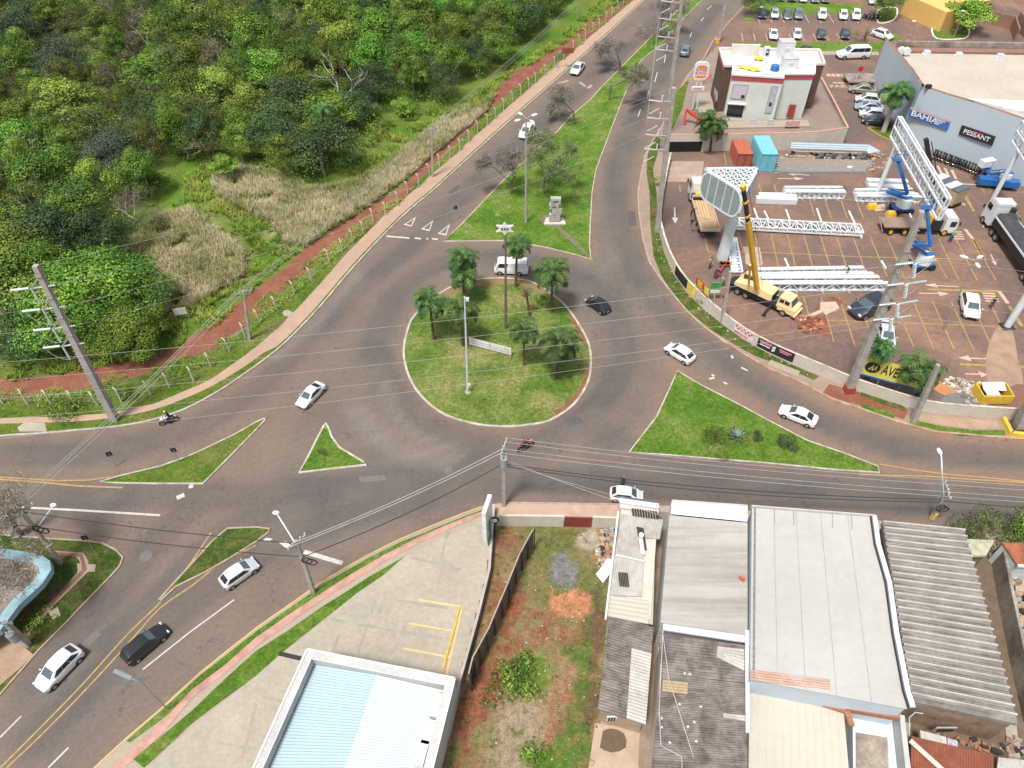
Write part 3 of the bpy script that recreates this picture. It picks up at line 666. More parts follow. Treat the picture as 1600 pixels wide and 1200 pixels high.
def tpx(u,v,kind,k,r,h,label=None,group="trees of the dense wood",**kw):
    if label is None: label=LAB[kind].replace(' among many others in the dense wood',' in the dense wood').replace(' among others in the dense wood',' in the dense wood')+', '+('low at the left edge' if v>300 else 'in the upper left corner' if v<110 and u<350 else 'above the clearing' if u<420 else 'near the white branched dead tree' if u<600 else 'toward the wood\'s right tip')
    "crown centre seen at u,v; radius r and height h in metres"
    _,_,r0,h0=PR[kind][k%len(PR[kind])];p=P(u,v,h*.6);placed.append((p.x,p.y,r));return tree(p.x,p.y,kind,k,r/r0,h/h0,label,group,**kw)
tpx(135,455,'bigvine',0,7.2,9,"big bright green tree behind the leaning tall power pole",None)
tpx(190,505,'bigvine',0,4.6,5.5,"low bright green tree just left of the white board on legs",None)
tpx(35,450,'mid',0,5,8);tpx(20,385,'mid',1,4.6,8);tpx(75,365,'dark',0,4.5,8)
tpx(30,350,'vine',1,3.4,7);tpx(30,530,'dark',1,3.6,5);tpx(10,500,'olive',0,3.6,5.5)
tpx(167,232,'blue',0,4.6,7,"dark blue green domed tree left of the lime green bush",None)
tpx(95,95,'blue',0,4.6,8.5,"grey green domed tree high up at the far left of the wood",None)
tpx(25,60,'blue',0,5,9,"dark grey green tree in the top left corner",None)
tpx(95,168,'yel',0,5.2,8,"wide yellow green tree between the two grey green domes",None)
tpx(70,280,'mid',2,4,7);tpx(25,215,'vine',0,3.6,7);tpx(40,180,'yel',1,3.4,7)
tpx(215,268,'lime',0,2.6,4.2,"small lime green tree at the head of the grassy clearing",None)
tpx(357,260,'lime',0,2.0,3.8,"small lime bush alone in the clearing beside dry grass",None)
tpx(634,165,'lime',0,1.8,3,"bright green bush at the wood edge above the pole",None)
tpx(455,130,'yel',1,3.4,7,"yellow topped tree left of the white branched dead tree",None)
tpx(540,65,'yel',0,5,8,"yellow blossomed tree behind the white branched dead tree",None)
tpx(470,165,'dark',0,5.5,8);tpx(425,205,'dark',1,4.5,8);tpx(500,235,'dark',0,5.0,7.5,"dark green spreading tree at the tip of the wood",None)
tpx(205,325,'grey',0,3.4,6,"grey brown leafless shrub tree at the clearing edge",None);tpx(255,215,'grey',0,2.8,4.5)
tpx(335,45,'mid',0,5,9);tpx(335,140,'yel',0,4.6,8);tpx(400,110,'vine',0,4,8);tpx(385,60,'vine',1,4,8.5);tpx(230,175,'dark',0,4,7);tpx(260,185,'mid',1,3.5,6.5)
tpx(270,110,'olive',0,4.6,8);tpx(300,80,'yel',1,4,8);tpx(590,60,'vine',1,4,9);tpx(640,20,'mid',0,4.5,9);tpx(700,60,'mid',1,4.2,8);tpx(690,95,'grey',0,2.6,5)
tpx(620,95,'mid',2,3.4,8);tpx(585,130,'dark',1,4,7);tpx(700,125,'dark',1,3.2,6);tpx(775,60,'mid',1,3.6,7);tpx(760,35,'olive',0,3.6,7);tpx(560,170,'dark',0,3.4,5.5);tpx(100,330,'dark',1,4,7)
tpx(815,20,'dark',1,4,8,"dark tree at the end of the wood beside the bright verge",None)
fp=[(p.x,p.y) for p in W([(-160,560),(30,560),(60,540),(150,440),(215,400),(195,350),(225,330),(262,300),(285,250),(330,255),(370,265),(470,285),(540,262),(560,225),(620,190),(690,165),(770,112),(825,62),(895,-10),(990,-120),(960,-120),(-260,-120)])]
rs_=random.Random(11);bx=[min(p[0] for p in fp),max(p[0] for p in fp),min(p[1] for p in fp),max(p[1] for p in fp)]
n_t=0
for _ in range(9000):
    if n_t>=215: break
    x=rs_.uniform(bx[0],bx[1]);y=rs_.uniform(bx[2],bx[3])
    if not inside(x,y,fp): continue
    uu,vv=PX((x,y,5))
    if uu<-60 or vv<-40 or uu>1100: continue
    n_=noise.noise(V((x*.06,y*.06,5)))
    r=rs_.uniform(2.2,4.0)
    if any((x-a)**2+(y-b)**2<(.52*(r+c))**2 for a,b,c in placed): continue
    kd=rs_.choice(['mid','mid','yel','mid','vine','olive','mid','yel','olive'] if n_>0 else ['mid','dark','olive','mid','mid','vine','yel','olive','grey','mid'])
    if uu>560: kd=rs_.choice(['mid','vine','dark','mid','vine'])
    k=rs_.randint(0,2);_,_,r0,h0=PR[kd][k%len(PR[kd])]
    zz='far '+('left' if uu<330 else 'middle' if uu<640 else 'right') if vv<95 else 'left edge' if uu<130 else 'inner left' if uu<330 else 'centre' if uu<560 else 'right tip'
    sz_='small' if r<2.9 else 'large' if r>3.8 else 'middling'
    tree(x,y,kd,k,r/r0,rs_.uniform(.75,1.15)*(.7+.3*r/r0)*7.6/h0,sz_+' '+LAB[kd].replace(' among many others in the dense wood',' in the dense wood').replace(' among others in the dense wood',' in the dense wood')+', in the '+zz+' of it');placed.append((x,y,r));n_t+=1
# understory shrubs close the gaps: uncountable ground cover
def scatter_leaves(name,poly_px,n,m,ls,h,seed,kind="stuff",lab=None,cat=None,clump=1.0,nl=60,ex=None):
    rs=np.random.RandomState(seed);pp=[(p.x,p.y) for p in W(poly_px)];xs=[p[0] for p in pp];ys=[p[1] for p in pp];C=[];N=[];T=[];Z=[];c=0
    while c<n:
        x=rs.uniform(min(xs),max(xs));y=rs.uniform(min(ys),max(ys))
        if not inside(x,y,pp): continue
        if ex and any(inside(x,y,e) for e in ex): continue
        c+=1;k=nl;rr_=clump*rs.uniform(.5,1.3);d=rs.normal(size=(k,3));d/=np.linalg.norm(d,axis=1)[:,None];d[:,2]=np.abs(d[:,2])
        C.append(d*np.array([rr_,rr_,h*rs.uniform(.5,1.2)])*rs.uniform(.6,1,size=(k,1))+np.array([x,y,.1]))
        q=d+rs.normal(size=(k,3))*.5+np.array([0,0,.5]);N.append(q/np.linalg.norm(q,axis=1)[:,None])
        T.append(np.c_[np.clip(rs.uniform()+.2*rs.normal(size=k),0,1),np.clip(rs.uniform(.7,1.2)+.15*rs.normal(size=k),.4,1.5)]);Z.append(ls*rs.uniform(.6,1.3,size=k))
    o=thingmesh(name,leafmesh(name,np.concatenate(C),np.concatenate(N),np.concatenate(Z),.6,np.concatenate(T),rs,m),None)
    tag(o,lab,cat,None,kind);return o
scatter_leaves("undergrowth",[(-160,590),(20,590),(60,545),(220,505),(225,400),(190,355),(262,300),(285,250),(330,240),(370,270),(470,300),(560,262),(640,195),(690,168),(770,115),(825,65),(895,-5),(990,-100),(-260,-100)],2300,FM['mid'],.34,3.0,5,lab="low green undergrowth filling the gaps between the trees of the wood",cat="undergrowth",clump=1.9,nl=75)
def tufts(name,polys,n,m,h,seed,lab,cat,bl=8,wd=.07,th=-.18):
    rs=np.random.RandomState(seed);vs=[];cols=[];ar=[]
    PP=[[(p.x,p.y) for p in W(q)] for q in polys]
    for pp in PP: ar.append(abs(sum(pp[i][0]*pp[(i+1)%len(pp)][1]-pp[(i+1)%len(pp)][0]*pp[i][1] for i in range(len(pp))))/2)
    for pp,a_ in zip(PP,ar):
        xs=[p[0] for p in pp];ys=[p[1] for p in pp];c=0;nn_=int(n*a_/sum(ar))
        while c<nn_:
            x=rs.uniform(min(xs),max(xs));y=rs.uniform(min(ys),max(ys))
            if not inside(x,y,pp): continue
            c+=1
            if noise.noise(V((x*.35,y*.35,seed)))<th+.25*rs.rand(): continue
            hu=.5+.9*noise.noise(V((x*.15,y*.15,seed+4)))+.15*rs.normal();va=rs.uniform(.75,1.2);hh=h*rs.uniform(.6,1.3)
            for k in range(bl):
                t=rs.uniform(0,6.28);q=rs.uniform(0,.28);l=rs.uniform(.25,.75)*hh;bx_,by_=x+q*math.cos(t*2),y+q*math.sin(t*3)
                dx,dy=math.cos(t),math.sin(t);w_=wd*rs.uniform(.6,1.4)
                vs+=[(bx_-dy*w_,by_+dx*w_,.1),(bx_+dy*w_,by_-dx*w_,.1),(bx_+dx*l,by_+dy*l,hh*rs.uniform(.6,1))]
                cols+=[(min(1,max(0,hu)),va*.8,0,1)]*2+[(min(1,max(0,hu+.15)),va*1.15,0,1)]
    me=bpy.data.meshes.new(name);me.from_pydata(vs,[],[(i,i+1,i+2) for i in range(0,len(vs),3)]);me.materials.append(m);me.update()
    ca=me.color_attributes.new("tint",'FLOAT_COLOR','POINT');ca.data.foreach_set("color",np.array(cols,dtype=np.float32).ravel())
    return tag(thingmesh(name,me,None),lab,cat,None,"stuff")
DRY1=[(196,400),(215,365),(262,335),(300,330),(345,365),(385,398),(384,432),(350,455),(300,480),(250,490),(228,475),(215,430)]
DRY2=[(330,285),(370,262),(430,272),(480,300),(545,290),(600,262),(650,222),(700,185),(745,165),(775,150),(760,175),(700,225),(650,268),(600,308),(555,338),(505,368),(480,385),(450,385),(425,352),(380,330),(345,312)]
tufts("dry_grass",[DRY1,DRY2],15000,FM['tan'],1.1,3,"tall straw coloured dry grass between the wood and the red track","dry grass",9,.06,-.5)
tufts("tall_grass",[[(0,600),(60,548),(200,508),(240,488),(300,482),(350,458),(386,436),(400,395),(350,335),(300,330),(285,300),(290,240),(330,235),(380,262),(560,225),(600,195),(720,160),(800,110),(870,62),(940,0),(975,0),(900,58),(800,122),(700,215),(640,280),(560,335),(500,375),(440,415),(390,460),(340,510),(280,545),(200,568),(80,590)]],11000,FM['weed'],.8,8,"knee high green and yellow grass along the upper side of the red track","tall grass",7,.07)
tufts("verge_grass",[[(0,640),(110,634),(200,622),(270,600),(340,560),(400,515),(450,470),(520,410),(600,340),(660,290),(740,215),(800,160),(880,95),(950,35),(985,0),(975,-2),(900,64),(800,148),(700,240),(640,298),(560,350),(500,398),(440,440),(390,488),(340,530),(280,562),(200,588),(0,612)]],6500,FM['weed'],.38,9,"ragged bright grass around the line of concrete fence posts","verge grass",7,.06)
def bush(u,v,r,h,m,lab,n=500,ls=.16,grp=None,nm="shrub",cat="shrub",base=None):
    p=P(u,v,.12);o=empty(nm,p,0,lab,cat,grp)
    thingmesh("foliage",crownmesh("foliage",r,h*.9,0,9,n,ls,FM[m],int(u+v),clr=.42),o)
    g=MB();rs=np.random.RandomState(int(u));
    for k in range(4):
        t=k*1.6;g.tube((0,0,-.1),(math.cos(t)*r*.4,math.sin(t)*r*.4,h*.5),.03,.015,n=5)
    g.build("stem",M_BARK,o);return o
tufts("mixed_grass",[DRY1,DRY2,[(190,400),(262,325),(345,300),(400,330),(430,370),(400,430),(340,480),(240,500)]],3200,FM["weed"],1.0,14,"green blades mixed into the dry straw grass of the clearing","mixed grass",7,.06,-.1)
bush(1133,696,2.1,1.7,'mid',"loose dark shrub beside the silver agave on the triangle lawn",2400,.13)
bush(1181,684,.6,.9,'dark',"smallest dark bush on the triangle lawn, right of the agave",700,.1)
bush(1229,694,.95,1.1,'dark',"round dark bush alone toward the right end of the triangle lawn",1600,.11)
bush(504,709,.55,.5,'dark',"small dark bush in the middle of the little triangular island",200,.09)
bush(1098,470,1.1,1.3,'olive',"olive bush against the cream wall below the parking lot",500,.12)
bush(846,476,.9,1.6,'mid',"pale spiky plant among palms on the roundabout",300,.2)
bush(905,352,.0001+.3,.3,'mid',"tiny green tuft beside the monument path",60,.08)
bush(1027,290,.9,1.5,'vine',"green bush on the narrow strip beside the tall pole",300,.14);bush(1028,232,.6,1,'dark',"dark bush at the bend of the pavement below the restaurant",200,.12)
bush(112,637,2.2,1.2,'mid',"dark leafy weeds under the fence posts left of the tall pole",900,.2);bush(200,618,1,.8,'mid',"leafy weeds right of the tall pole beside a fence post",300,.18)
bush(795,1085,1.8,1.3,'mid',"leafy green bush in the middle of the empty plot",700,.22);bush(808,1050,1.6,1.2,'mid',"upper leafy bush of the pair in the empty plot",600,.22)
bush(835,1188,1.1,.8,'vine',"bright green bush at the lower edge of the empty plot",400,.18);bush(880,925,.8,.5,'mid',"small weeds on the pile of orange sand",250,.12)
bush(68,968,1.0,.9,'yel',"yellow green shrub beside the kerb at the lower left",400,.14);bush(52,985,.9,.7,'yel',"low shrub beside the leaning pole at lower left",300,.14)
for u,v,r,h,m,l in ((1535,835,2.6,3,'mid',"leafy shrub left end of the hedge behind the corrugated roof"),(1568,825,2.4,3.4,'olive',"loose tall shrub in the middle of the hedge by the street"),(1598,850,2.6,2.6,'vine',"bright leafy shrub at the right frame edge by the tiled roof")): bush(u,v,r,h,m,l,1400,.2)
# agave
p=P(1150,684,.12);o=empty("agave",p,0,"silvery spiky agave rosette on the triangle lawn","agave");rs=np.random.RandomState(4)
C=[];g=MB()
for k in range(34):
    t=k*2.4;e=.15+.035*k*.9;L=1.25;d=V((math.cos(t)*math.cos(e),math.sin(t)*math.cos(e),math.sin(e)));s_=V((-math.sin(t),math.cos(t),0))
    g.face(s_*-.06,d*L*.5+s_*-.1,d*L,d*L*.5+s_*.1,s_*.06)
g.build("leaf_rosette",mt("agave leaf",(.22,.31,.28),.6,scale=4,obj=True),o)
# palms
def palmmesh(nf,L,seed,droop=1.0,m=None,dens=26,lw=.085,ll_=.62):
    rs=np.random.RandomState(seed);vs=[];fs=[];cl=[]
    for k in range(nf):
        t=k*2.399+rs.uniform(-.2,.2);el=rs.uniform(.05,1.25) if k>nf*.25 else rs.uniform(-.5,.2);l=L*rs.uniform(.8,1.1)
        pts=[];p=V((0,0,0));e=el
        for j in range(9):
            pts.append(p.copy());st_=l/8;p=p+V((math.cos(t)*math.cos(e),math.sin(t)*math.cos(e),math.sin(e)))*st_;e-=.26*droop*(.4+j*.14)
        side=V((-math.sin(t),math.cos(t),0));va=rs.uniform(.75,1.2);hu=rs.uniform(0,1)
        for j in range(dens):
            f=(j+.5)/dens*8;a=int(f);q=pts[a].lerp(pts[min(8,a+1)],f-a);dr=(pts[min(8,a+1)]-pts[a]).normalized()
            ll=ll_*math.sin(math.pi*min(1,.12+.85*(j+1)/dens))**.6+.1
            for sg in(-1,1):
                d=(side*sg+dr*.6+V((0,0,rs.uniform(-.9,.15)))).normalized();tip=q+d*ll;n=len(vs)
                vs+=[tuple(q-dr*lw*.5),tuple(q+dr*lw*.5),tuple(tip)];fs.append((n,n+1,n+2));c_=(min(1,max(0,hu+rs.normal()*.15)),va*rs.uniform(.85,1.15),0,1);cl+=[c_]*3
    me=bpy.data.meshes.new("crown");me.from_pydata(vs,[],fs);me.materials.append(m or FM['palm']);me.update()
    ca=me.color_attributes.new("tint",'FLOAT_COLOR','POINT');ca.data.foreach_set("color",np.array(cl,dtype=np.float32).ravel());return me
PM=[palmmesh(34,2.5,1,1.15,dens=30,lw=.12,ll_=.75),palmmesh(32,2.4,2,1.25,dens=30,lw=.12,ll_=.75),palmmesh(16,2.0,3,1.5,foliage("withered palm leaves",(.1,.12,.05),(.16,.15,.07),(.24,.2,.12)))]
M_DEAD=foliage("dead fronds",(.2,.13,.06),(.26,.17,.08),(.3,.2,.1),.1)
DEADP=palmmesh(7,1.5,9,2.6,M_DEAD,16)
def palm(ub,vb,ut,vt,k,lab,grp=None,s=1,tr=.14,tm=None):
    b_=P(ub,vb,.1);tp=TOP(b_,ut,vt);o=empty("palm_tree",b_,0,lab,"palm",grp);h=tp-b_
    g=MB();pts=[V((0,0,-.1)),V((h.x*.2,0,h.z*.33)),V((h.x*.6,0,h.z*.66)),h]
    for i in range(3): g.tube(pts[i],pts[i+1],tr*(1.35-.2*i),tr*(1.15-.2*i),n=8)
    g.build("trunk",tm or M_BARK,o)
    c=thingmesh("crown",PM[k],o);c.location=h;c.rotation_euler=(0,0,ub*.7);c.scale=(s,s,s)
    d=thingmesh("dead_fronds",DEADP,o);d.location=h+V((0,0,-.1));d.rotation_euler=(0,0,ub);d.scale=(s,s,s)
    return o
G_="palms on the roundabout"
palm(725,462,722,402,0,"rear palm of the overlapping pair at the roundabout's top left",G_,.95)
palm(727,474,725,430,1,"front palm of the overlapping pair at the roundabout's top left",G_,.95)
palm(678,530,671,470,0,"leftmost palm on the roundabout",G_)
palm(723,540,720,484,1,"palm directly behind the white camera mast on the roundabout",G_,1.1)
palm(806,448,808,382,1,"palm standing in front of the white van on the roundabout",G_,.95)
palm(862,488,862,425,0,"palm with hanging dead fronds at the roundabout's upper right edge",G_,1.1)
palm(827,494,822,456,2,"small withered palm on the roundabout",G_,.55,.12)
palm(819,572,818,514,1,"slim palm near the middle of the roundabout, right of the white banner",G_,.9,.1)
palm(869,590,873,535,0,"fullest palm, lower right on the roundabout",G_,1.15)
palm(1109,236,1112,192,0,"palm in the planter beside the underground car park ramp",None,1.3,.24)
palm(1352,598,1375,542,0,"palm left of the other behind the yellow banner",None,.85,.2);palm(1432,622,1440,575,1,"palm right of the other behind the yellow banner",None,1.2,.2)
palm(1380,206,1402,143,1,"tall royal palm with thick white trunk by the blue grey store wall",None,1.4,.33,M_WBARK)
palm(512,232,506,172,0,"slim wild palm rising out of the dark tree at the wood's tip",None,.9)
# bare and half bare trees
def baretree(ub,vb,vt,r,lab,seed,leaf=None,nl=0,dep=5,m=None,cat="tree",grp=None,ls=.16):
    b_=P(ub,vb,.1);h=HT(ub,vb,vt);o=empty("bare_tree",b_,0,lab,cat,grp);rs=np.random.RandomState(seed);g=MB();tips=[]
    branches(g,V((0,0,-.1)),V((0,0,1)),h*.30,.13,dep,rs,.62,.22,tips,(2,4),5)
    zs=max(t.z for t in tips);rr_=sorted(math.hypot(t.x,t.y) for t in tips)[int(len(tips)*.8)];kx=r*1.3/rr_;kz=h/zs
    def f(p):
        q=min(1,max(0,p[2])/(h*.3));return (p[0]*(1+(kx-1)*q),p[1]*(1+(kx-1)*q),p[2]*kz)
    g.v=[f(p) for p in g.v];tips=[f(p) for p in tips]
    g.build("branches",m or M_GBARK,o)
    if dep>=5:
        T_=np.array(tips);per=max(2,int(3200/len(tips)));C=np.repeat(T_,per,0)+rs.normal(size=(len(T_)*per,3))*.33;N=rs.normal(size=C.shape);N/=np.linalg.norm(N,axis=1)[:,None]
        thingmesh("twigs",leafmesh("twigs",C,N,rs.uniform(.35,.8,len(C)),.10,np.c_[rs.uniform(0,1,len(C)),rs.uniform(.7,1.2,len(C))],rs,FM['twig']),o)
    if leaf:
        T_=np.array(tips);per=max(1,nl//len(tips));C=np.repeat(T_,per,0)+rs.normal(size=(len(T_)*per,3))*.28;N=rs.normal(size=C.shape);N[:,2]=abs(N[:,2])+.4;N/=np.linalg.norm(N,axis=1)[:,None]
        thingmesh("crown",leafmesh("crown",C,N,ls*rs.uniform(.6,1.3,len(C)),.6,np.c_[rs.uniform(0,1,len(C)),rs.uniform(.7,1.2,len(C))],rs,leaf),o)
    return o
M_TWIG=mt("dark twigs",(.17,.14,.12),.95,scale=4,obj=True)
baretree(895,194,132,3.1,"leafless tree nearest the white car climbing the far road",1,m=M_TWIG)
baretree(952,157,100,4.4,"half leafy tree in the middle of the median's row",2,FM['olive'],5200,m=M_TWIG,ls=.14)
baretree(967,112,65,3.2,"leafless tree on the narrowing median behind the half leafy one",3,m=M_TWIG)
baretree(1020,68,3,3.4,"large leafless tree near the top of the median, left of its twin",4,m=M_TWIG)
baretree(1031,50,-20,3.4,"large leafless tree at the top of the median, right of its twin",5,m=M_TWIG)
baretree(850,303,216,3.4,"half leafy tree behind the stone monument",6,FM['mid'],13000,m=M_TWIG,ls=.14)
baretree(798,303,243,2.7,"half leafy tree near the yield triangles on the median",7,FM['olive'],2500,m=M_TWIG,ls=.12)
baretree(1350,66,45,1.6,"small wispy tree on the grass between parked cars",8,FM['olive'],500,m=M_TWIG,dep=4)
baretree(538,190,82,3.6,"white branched dead tree standing out of the dark wood",9,dep=4,m=M_WBARK)
baretree(330,256,205,2.6,"crooked tree with orange blossom at the clearing edge",10,foliage("orange blossom",(.3,.16,.04),(.35,.25,.1),(.4,.3,.15)),300,dep=4)
baretree(462,60,15,2.4,"pale leafless branches in the upper wood",13,dep=4,m=M_WBARK)
baretree(30,930,835,3.8,"dense grey leafless tree over the pale blue canopy",11,FM['grey'],9000,dep=5,ls=.12)
tpx(1510,20,'lime',0,4.2,6,"bright green tree on the car park island by the yellow building",None);tpx(1390,3,'mid',0,3.2,5.5,"dark green tree on the smaller car park island",None);tpx(1192,0,'dark',1,3,5,"dark green tree beside the street at the top car park",None)
# ---------------- vehicles ----------------
M_GLASS=mt("dark car glass",(.018,.022,.026),.08,0,.1,obj=True,coat=.3)
M_WSG=mt("windscreen glass",(.06,.09,.10),.06,0,.1,obj=True,coat=.6)
M_TYRE=mt("tyre rubber",(.018,.018,.019),.9,obj=True)
M_RIM=mt("alloy rim",(.45,.45,.46),.35,.7,.1,obj=True)
M_BLK=mt("black plastic",(.02,.02,.022),.6,obj=True)
M_LAMP=mt("headlight lens",(.62,.64,.66),.15,0,.1,obj=True,coat=.5)
M_TAIL=mt("tail light lens",(.42,.02,.02),.2,0,.1,obj=True,coat=.5)
PT={k:paint(k,c,mtl) for k,(c,mtl) in dict(white=((.66,.67,.67),0),silver=((.60,.63,.64),.25),black=((.012,.013,.016),0),grey=((.12,.125,.13),.4),bluegrey=((.16,.21,.25),.4),navy=((.03,.04,.065),.3),beige=((.33,.29,.22),.4),lightblue=((.35,.43,.50),.4),darkgreen=((.05,.065,.05),.3),cream=((.70,.54,.28),0),yellow=((.72,.43,.03),0),steelwhite=((.70,.74,.77),0)).items()}
#kind: L,W,H, bonnet z, belt z, tail z, ws base, roof front, roof rear, rear base (fractions from the nose)
CK=dict(sedan=(4.4,1.76,1.45,.76,.94,1.02,.24,.42,.68,.88,.19,.80),
 hatch=(3.95,1.74,1.50,.80,.97,.98,.20,.38,.80,.975,.19,.82),
 estate=(4.4,1.75,1.50,.78,.95,.98,.27,.42,.90,.975,.19,.80),
 suv=(4.3,1.84,1.62,.90,1.06,1.08,.21,.38,.80,.975,.19,.81),
 van=(4.5,1.72,1.94,1.0,1.15,1.15,.02,.10,.955,.995,.17,.74),
 pickup=(5.3,1.83,1.80,1.02,1.12,1.12,.24,.37,.965,.985,.18,.78))
def wheel(parent,x,y,r=.31,w=.2,rim=M_RIM):
    g=MB();g.tube((x,y-w/2,r),(x,y+w/2,r),r,n=16);t=g.build("wheel",M_TYRE,parent)
    s=1 if y>0 else -1;g=MB();g.tube((x,y+s*(w/2-.01),r),(x,y+s*(w/2+.012),r),r*.62,r*.55,n=12);g.build("rim",rim,t);return t
def car(kind,color,lab,group=None,name=None,cat="car",seats=2,canopy=False):
    L,Wd,H,zb,zl,zt,a,b_,c,d,w1,w2=CK[kind];pm=PT[color];o=empty(name or {"van":"van","pickup":"pickup_truck"}.get(kind,"car"),(0,0,0),0,lab,cat,group)
    X=lambda f:L/2-f*L
    # body: lofted stations, nose at +x
    st=[(0,.42,.50,.58),(.012,.30,.60,.74),(.05,.24,zb-.12,.90),(.13,.22,zb-.02,.98),(a-.02 if a>.1 else .2,.21,zl-.03 if a>.1 else zl,1.0),((a+d)/2,.21,zl,1.0),(d-.05 if d<.93 else .88,.22,zl+(zt-zl)*.6,1.0),(.955,.25,zt-.03,.95),(.988,.32,zt-.12,.84),(1,.45,zt-.3,.68)]
    if kind=='van': st=[(0,.40,.8,.80),(.012,.30,1.0,.92),(.04,.25,1.1,.98),(.2,.22,zl,1),(.5,.21,zl,1),(.9,.22,zl,1),(.97,.25,zl,.98),(1,.4,zl-.1,.88)]
    g=MB();ring=[]
    for f,z0,z1,wf in st:
        w_=Wd/2*wf;x=X(f);zm=z0+(z1-z0)*.55
        pr_=[(w_*.86,z0),(w_*.985,z0+.12),(w_,zm),(w_*.95,z1-.05),(w_*.80,z1+.005),(w_*.4,z1+.03)]
        ring.append([(x,-y,z) for y,z in pr_]+[(x,y,z) for y,z in pr_[::-1]])
    n=len(ring[0])
    for r_ in ring: g.v+=r_
    for i in range(len(ring)-1):
        for j in range(n):
            k=(j+1)%n;g.f.append((i*n+j,(i+1)*n+j,(i+1)*n+k,i*n+k));g.m.append(0)
    g.f.append(tuple(range(n)));g.m.append(0);g.f.append(tuple(range((len(ring)-1)*n,len(ring)*n))[::-1]);g.m.append(0)
    # greenhouse shell (pillars and roof)
    hw=Wd/2;Bz=zl-.02;wb=hw*.93;wr=hw*.74;zr=H-.04
    bot=[(X(a),wb*.86,zl-.02),(X(a+.10),wb,Bz),(X(d-.12),wb,Bz),(X(d),wb*.84,zt-.02)]
    if kind in('van',): wr=hw*.88;wb=hw*.985
    if kind=='pickup': wr=hw*.8
    top=[(X(b_),wr*.9,zr),(X(b_+.1),wr,H),(X(c-.1),wr,H),(X(c),wr*.9,zr)]
    k=len(g.v)
    for q in(bot,top):
        for s in(1,-1): g.v+=[(x,s*y,z) for x,y,z in q]
    # indices: bot+ 0-3, bot- 4-7, top+ 8-11, top- 12-15
    F_=[(0,1,9,8),(1,2,10,9),(2,3,11,10),(5,4,12,13),(6,5,13,14),(7,6,14,15),(4,0,8,12),(3,7,15,11)]
    F_+=[(8,9,13,12),(9,10,14,13),(10,11,15,14)]
    for f in F_: g.f.append(tuple(k+i for i in f));g.m.append(0)
    body=g.build("body",pm,o);weld(body,.0004,R(60));bv=body.modifiers.new('soft',"BEVEL");bv.width=.07;bv.segments=3;bv.limit_method='ANGLE';bv.angle_limit=R(22)
    for i in(w1,w2):
        for s in(-1,1):
            g=MB();g.tube((X(i),s*(hw-.10),.31),(X(i),s*(hw+.004),.31),.385,n=18);g.build("wheel_arch",M_BLK,body)
            wheel(o,X(i),s*(hw-.09))
    def on(p,q,r_,s_,u0,u1,v0,v1,off=.008):
        "patch of the quad p(bottom a) q(bottom b) r(top b) s(top a)"
        p,q,r_,s_=map(V,(p,q,r_,s_));nn=(q-p).cross(s_-p).normalized()*off
        f=lambda u,v:(p.lerp(q,u)).lerp(s_.lerp(r_,u),v)+nn
        return f(u0,v0),f(u1,v0),f(u1,v1),f(u0,v1)
    T=lambda i:V(g0[i]);g0=bot+[(x,-y,z) for x,y,z in bot]+top+[(x,-y,z) for x,y,z in top]
    g=MB();g.face(*on(T(4),T(0),T(8),T(12),.07,.93,.10,.93));g.build("windscreen",M_WSG if color!='black' else M_WSG,o)
    if not canopy:
        g=MB();g.face(*on(T(3),T(7),T(15),T(11),.09,.91,.22 if kind!='sedan' else .1,.88));g.build("rear_window",M_GLASS,o)
    for s in(0,1):
        def at(f,v):
            x=bot[0][0]+(bot[3][0]-bot[0][0])*f
            for m_ in range(3):
                if bot[m_][0]>=x>=bot[m_+1][0]-1e-6: break
            k_=(bot[m_][0]-x)/(bot[m_][0]-bot[m_+1][0]);q=V(bot[m_]).lerp(V(bot[m_+1]),k_).lerp(V(top[m_]).lerp(V(top[m_+1]),k_),v)
            return V((q.x,(q.y+.022)*(-1 if s else 1),q.z+.012))
        n_w=seats+(1 if kind in('estate','suv','van','pickup') else 0)
        for w_i in range(n_w):
            if kind=='van' and w_i>0: continue
            u0=.07+.87*w_i/n_w+.006;u1=.07+.87*(w_i+1)/n_w-.006;g=MB()
            for c_i in range(6):
                ua,ub=u0+(u1-u0)*c_i/6,u0+(u1-u0)*(c_i+1)/6;pts=[at(ua,.13),at(ub,.13),at(ub,.88),at(ua,.88)]
                g.face(*(pts if s else pts[::-1]))
            g.build("side_window",M_GLASS,o)
    for s in(-1,1):
        g=MB();g.box((X(.035),s*hw*.70,zb-.20 if kind!='van' else .72),(.16,.34,.15),rz=-s*.25);g.build("headlight",M_LAMP,o)
        g=MB();g.box((X(.982),s*hw*.74,zt-.22 if kind!='van' else .9),(.12,.26,.2),rz=s*.2);g.build("tail_light",M_TAIL,o)
        g=MB();g.box((X(a+.07),s*(hw+.07),zl+.05),(.1,.16,.11));g.build("side_mirror",pm if kind!='van' else M_BLK,o)
    g=MB();g.box((X(0)-.02,0,.42),(.06,Wd*.55,.16));g.build("grille",M_BLK,o)
    g=MB();g.box((X(1)+.02,0,zt-.42),(.05,.4,.12));g.build("number_plate",M_LAMP,o)
    o["_L"]=L;return o
def aim(o,a,b_,L=None,z=.02,sc=None):
    "put a vehicle with its nose at pixel b and tail at pixel a (ground under both ends)"
    A,B=P(*a,z),P(*b_,z);c_=(A+B)/2;d=B-A;o.location=(c_.x,c_.y,z);o.rotation_euler=(0,0,math.atan2(d.y,d.x))
    k=sc or d.length/o["_L"];k=max(.9,min(1.2,k));o.scale=(k,k,k);del o["_L"];return o
GR="cars on the roads round the junction"
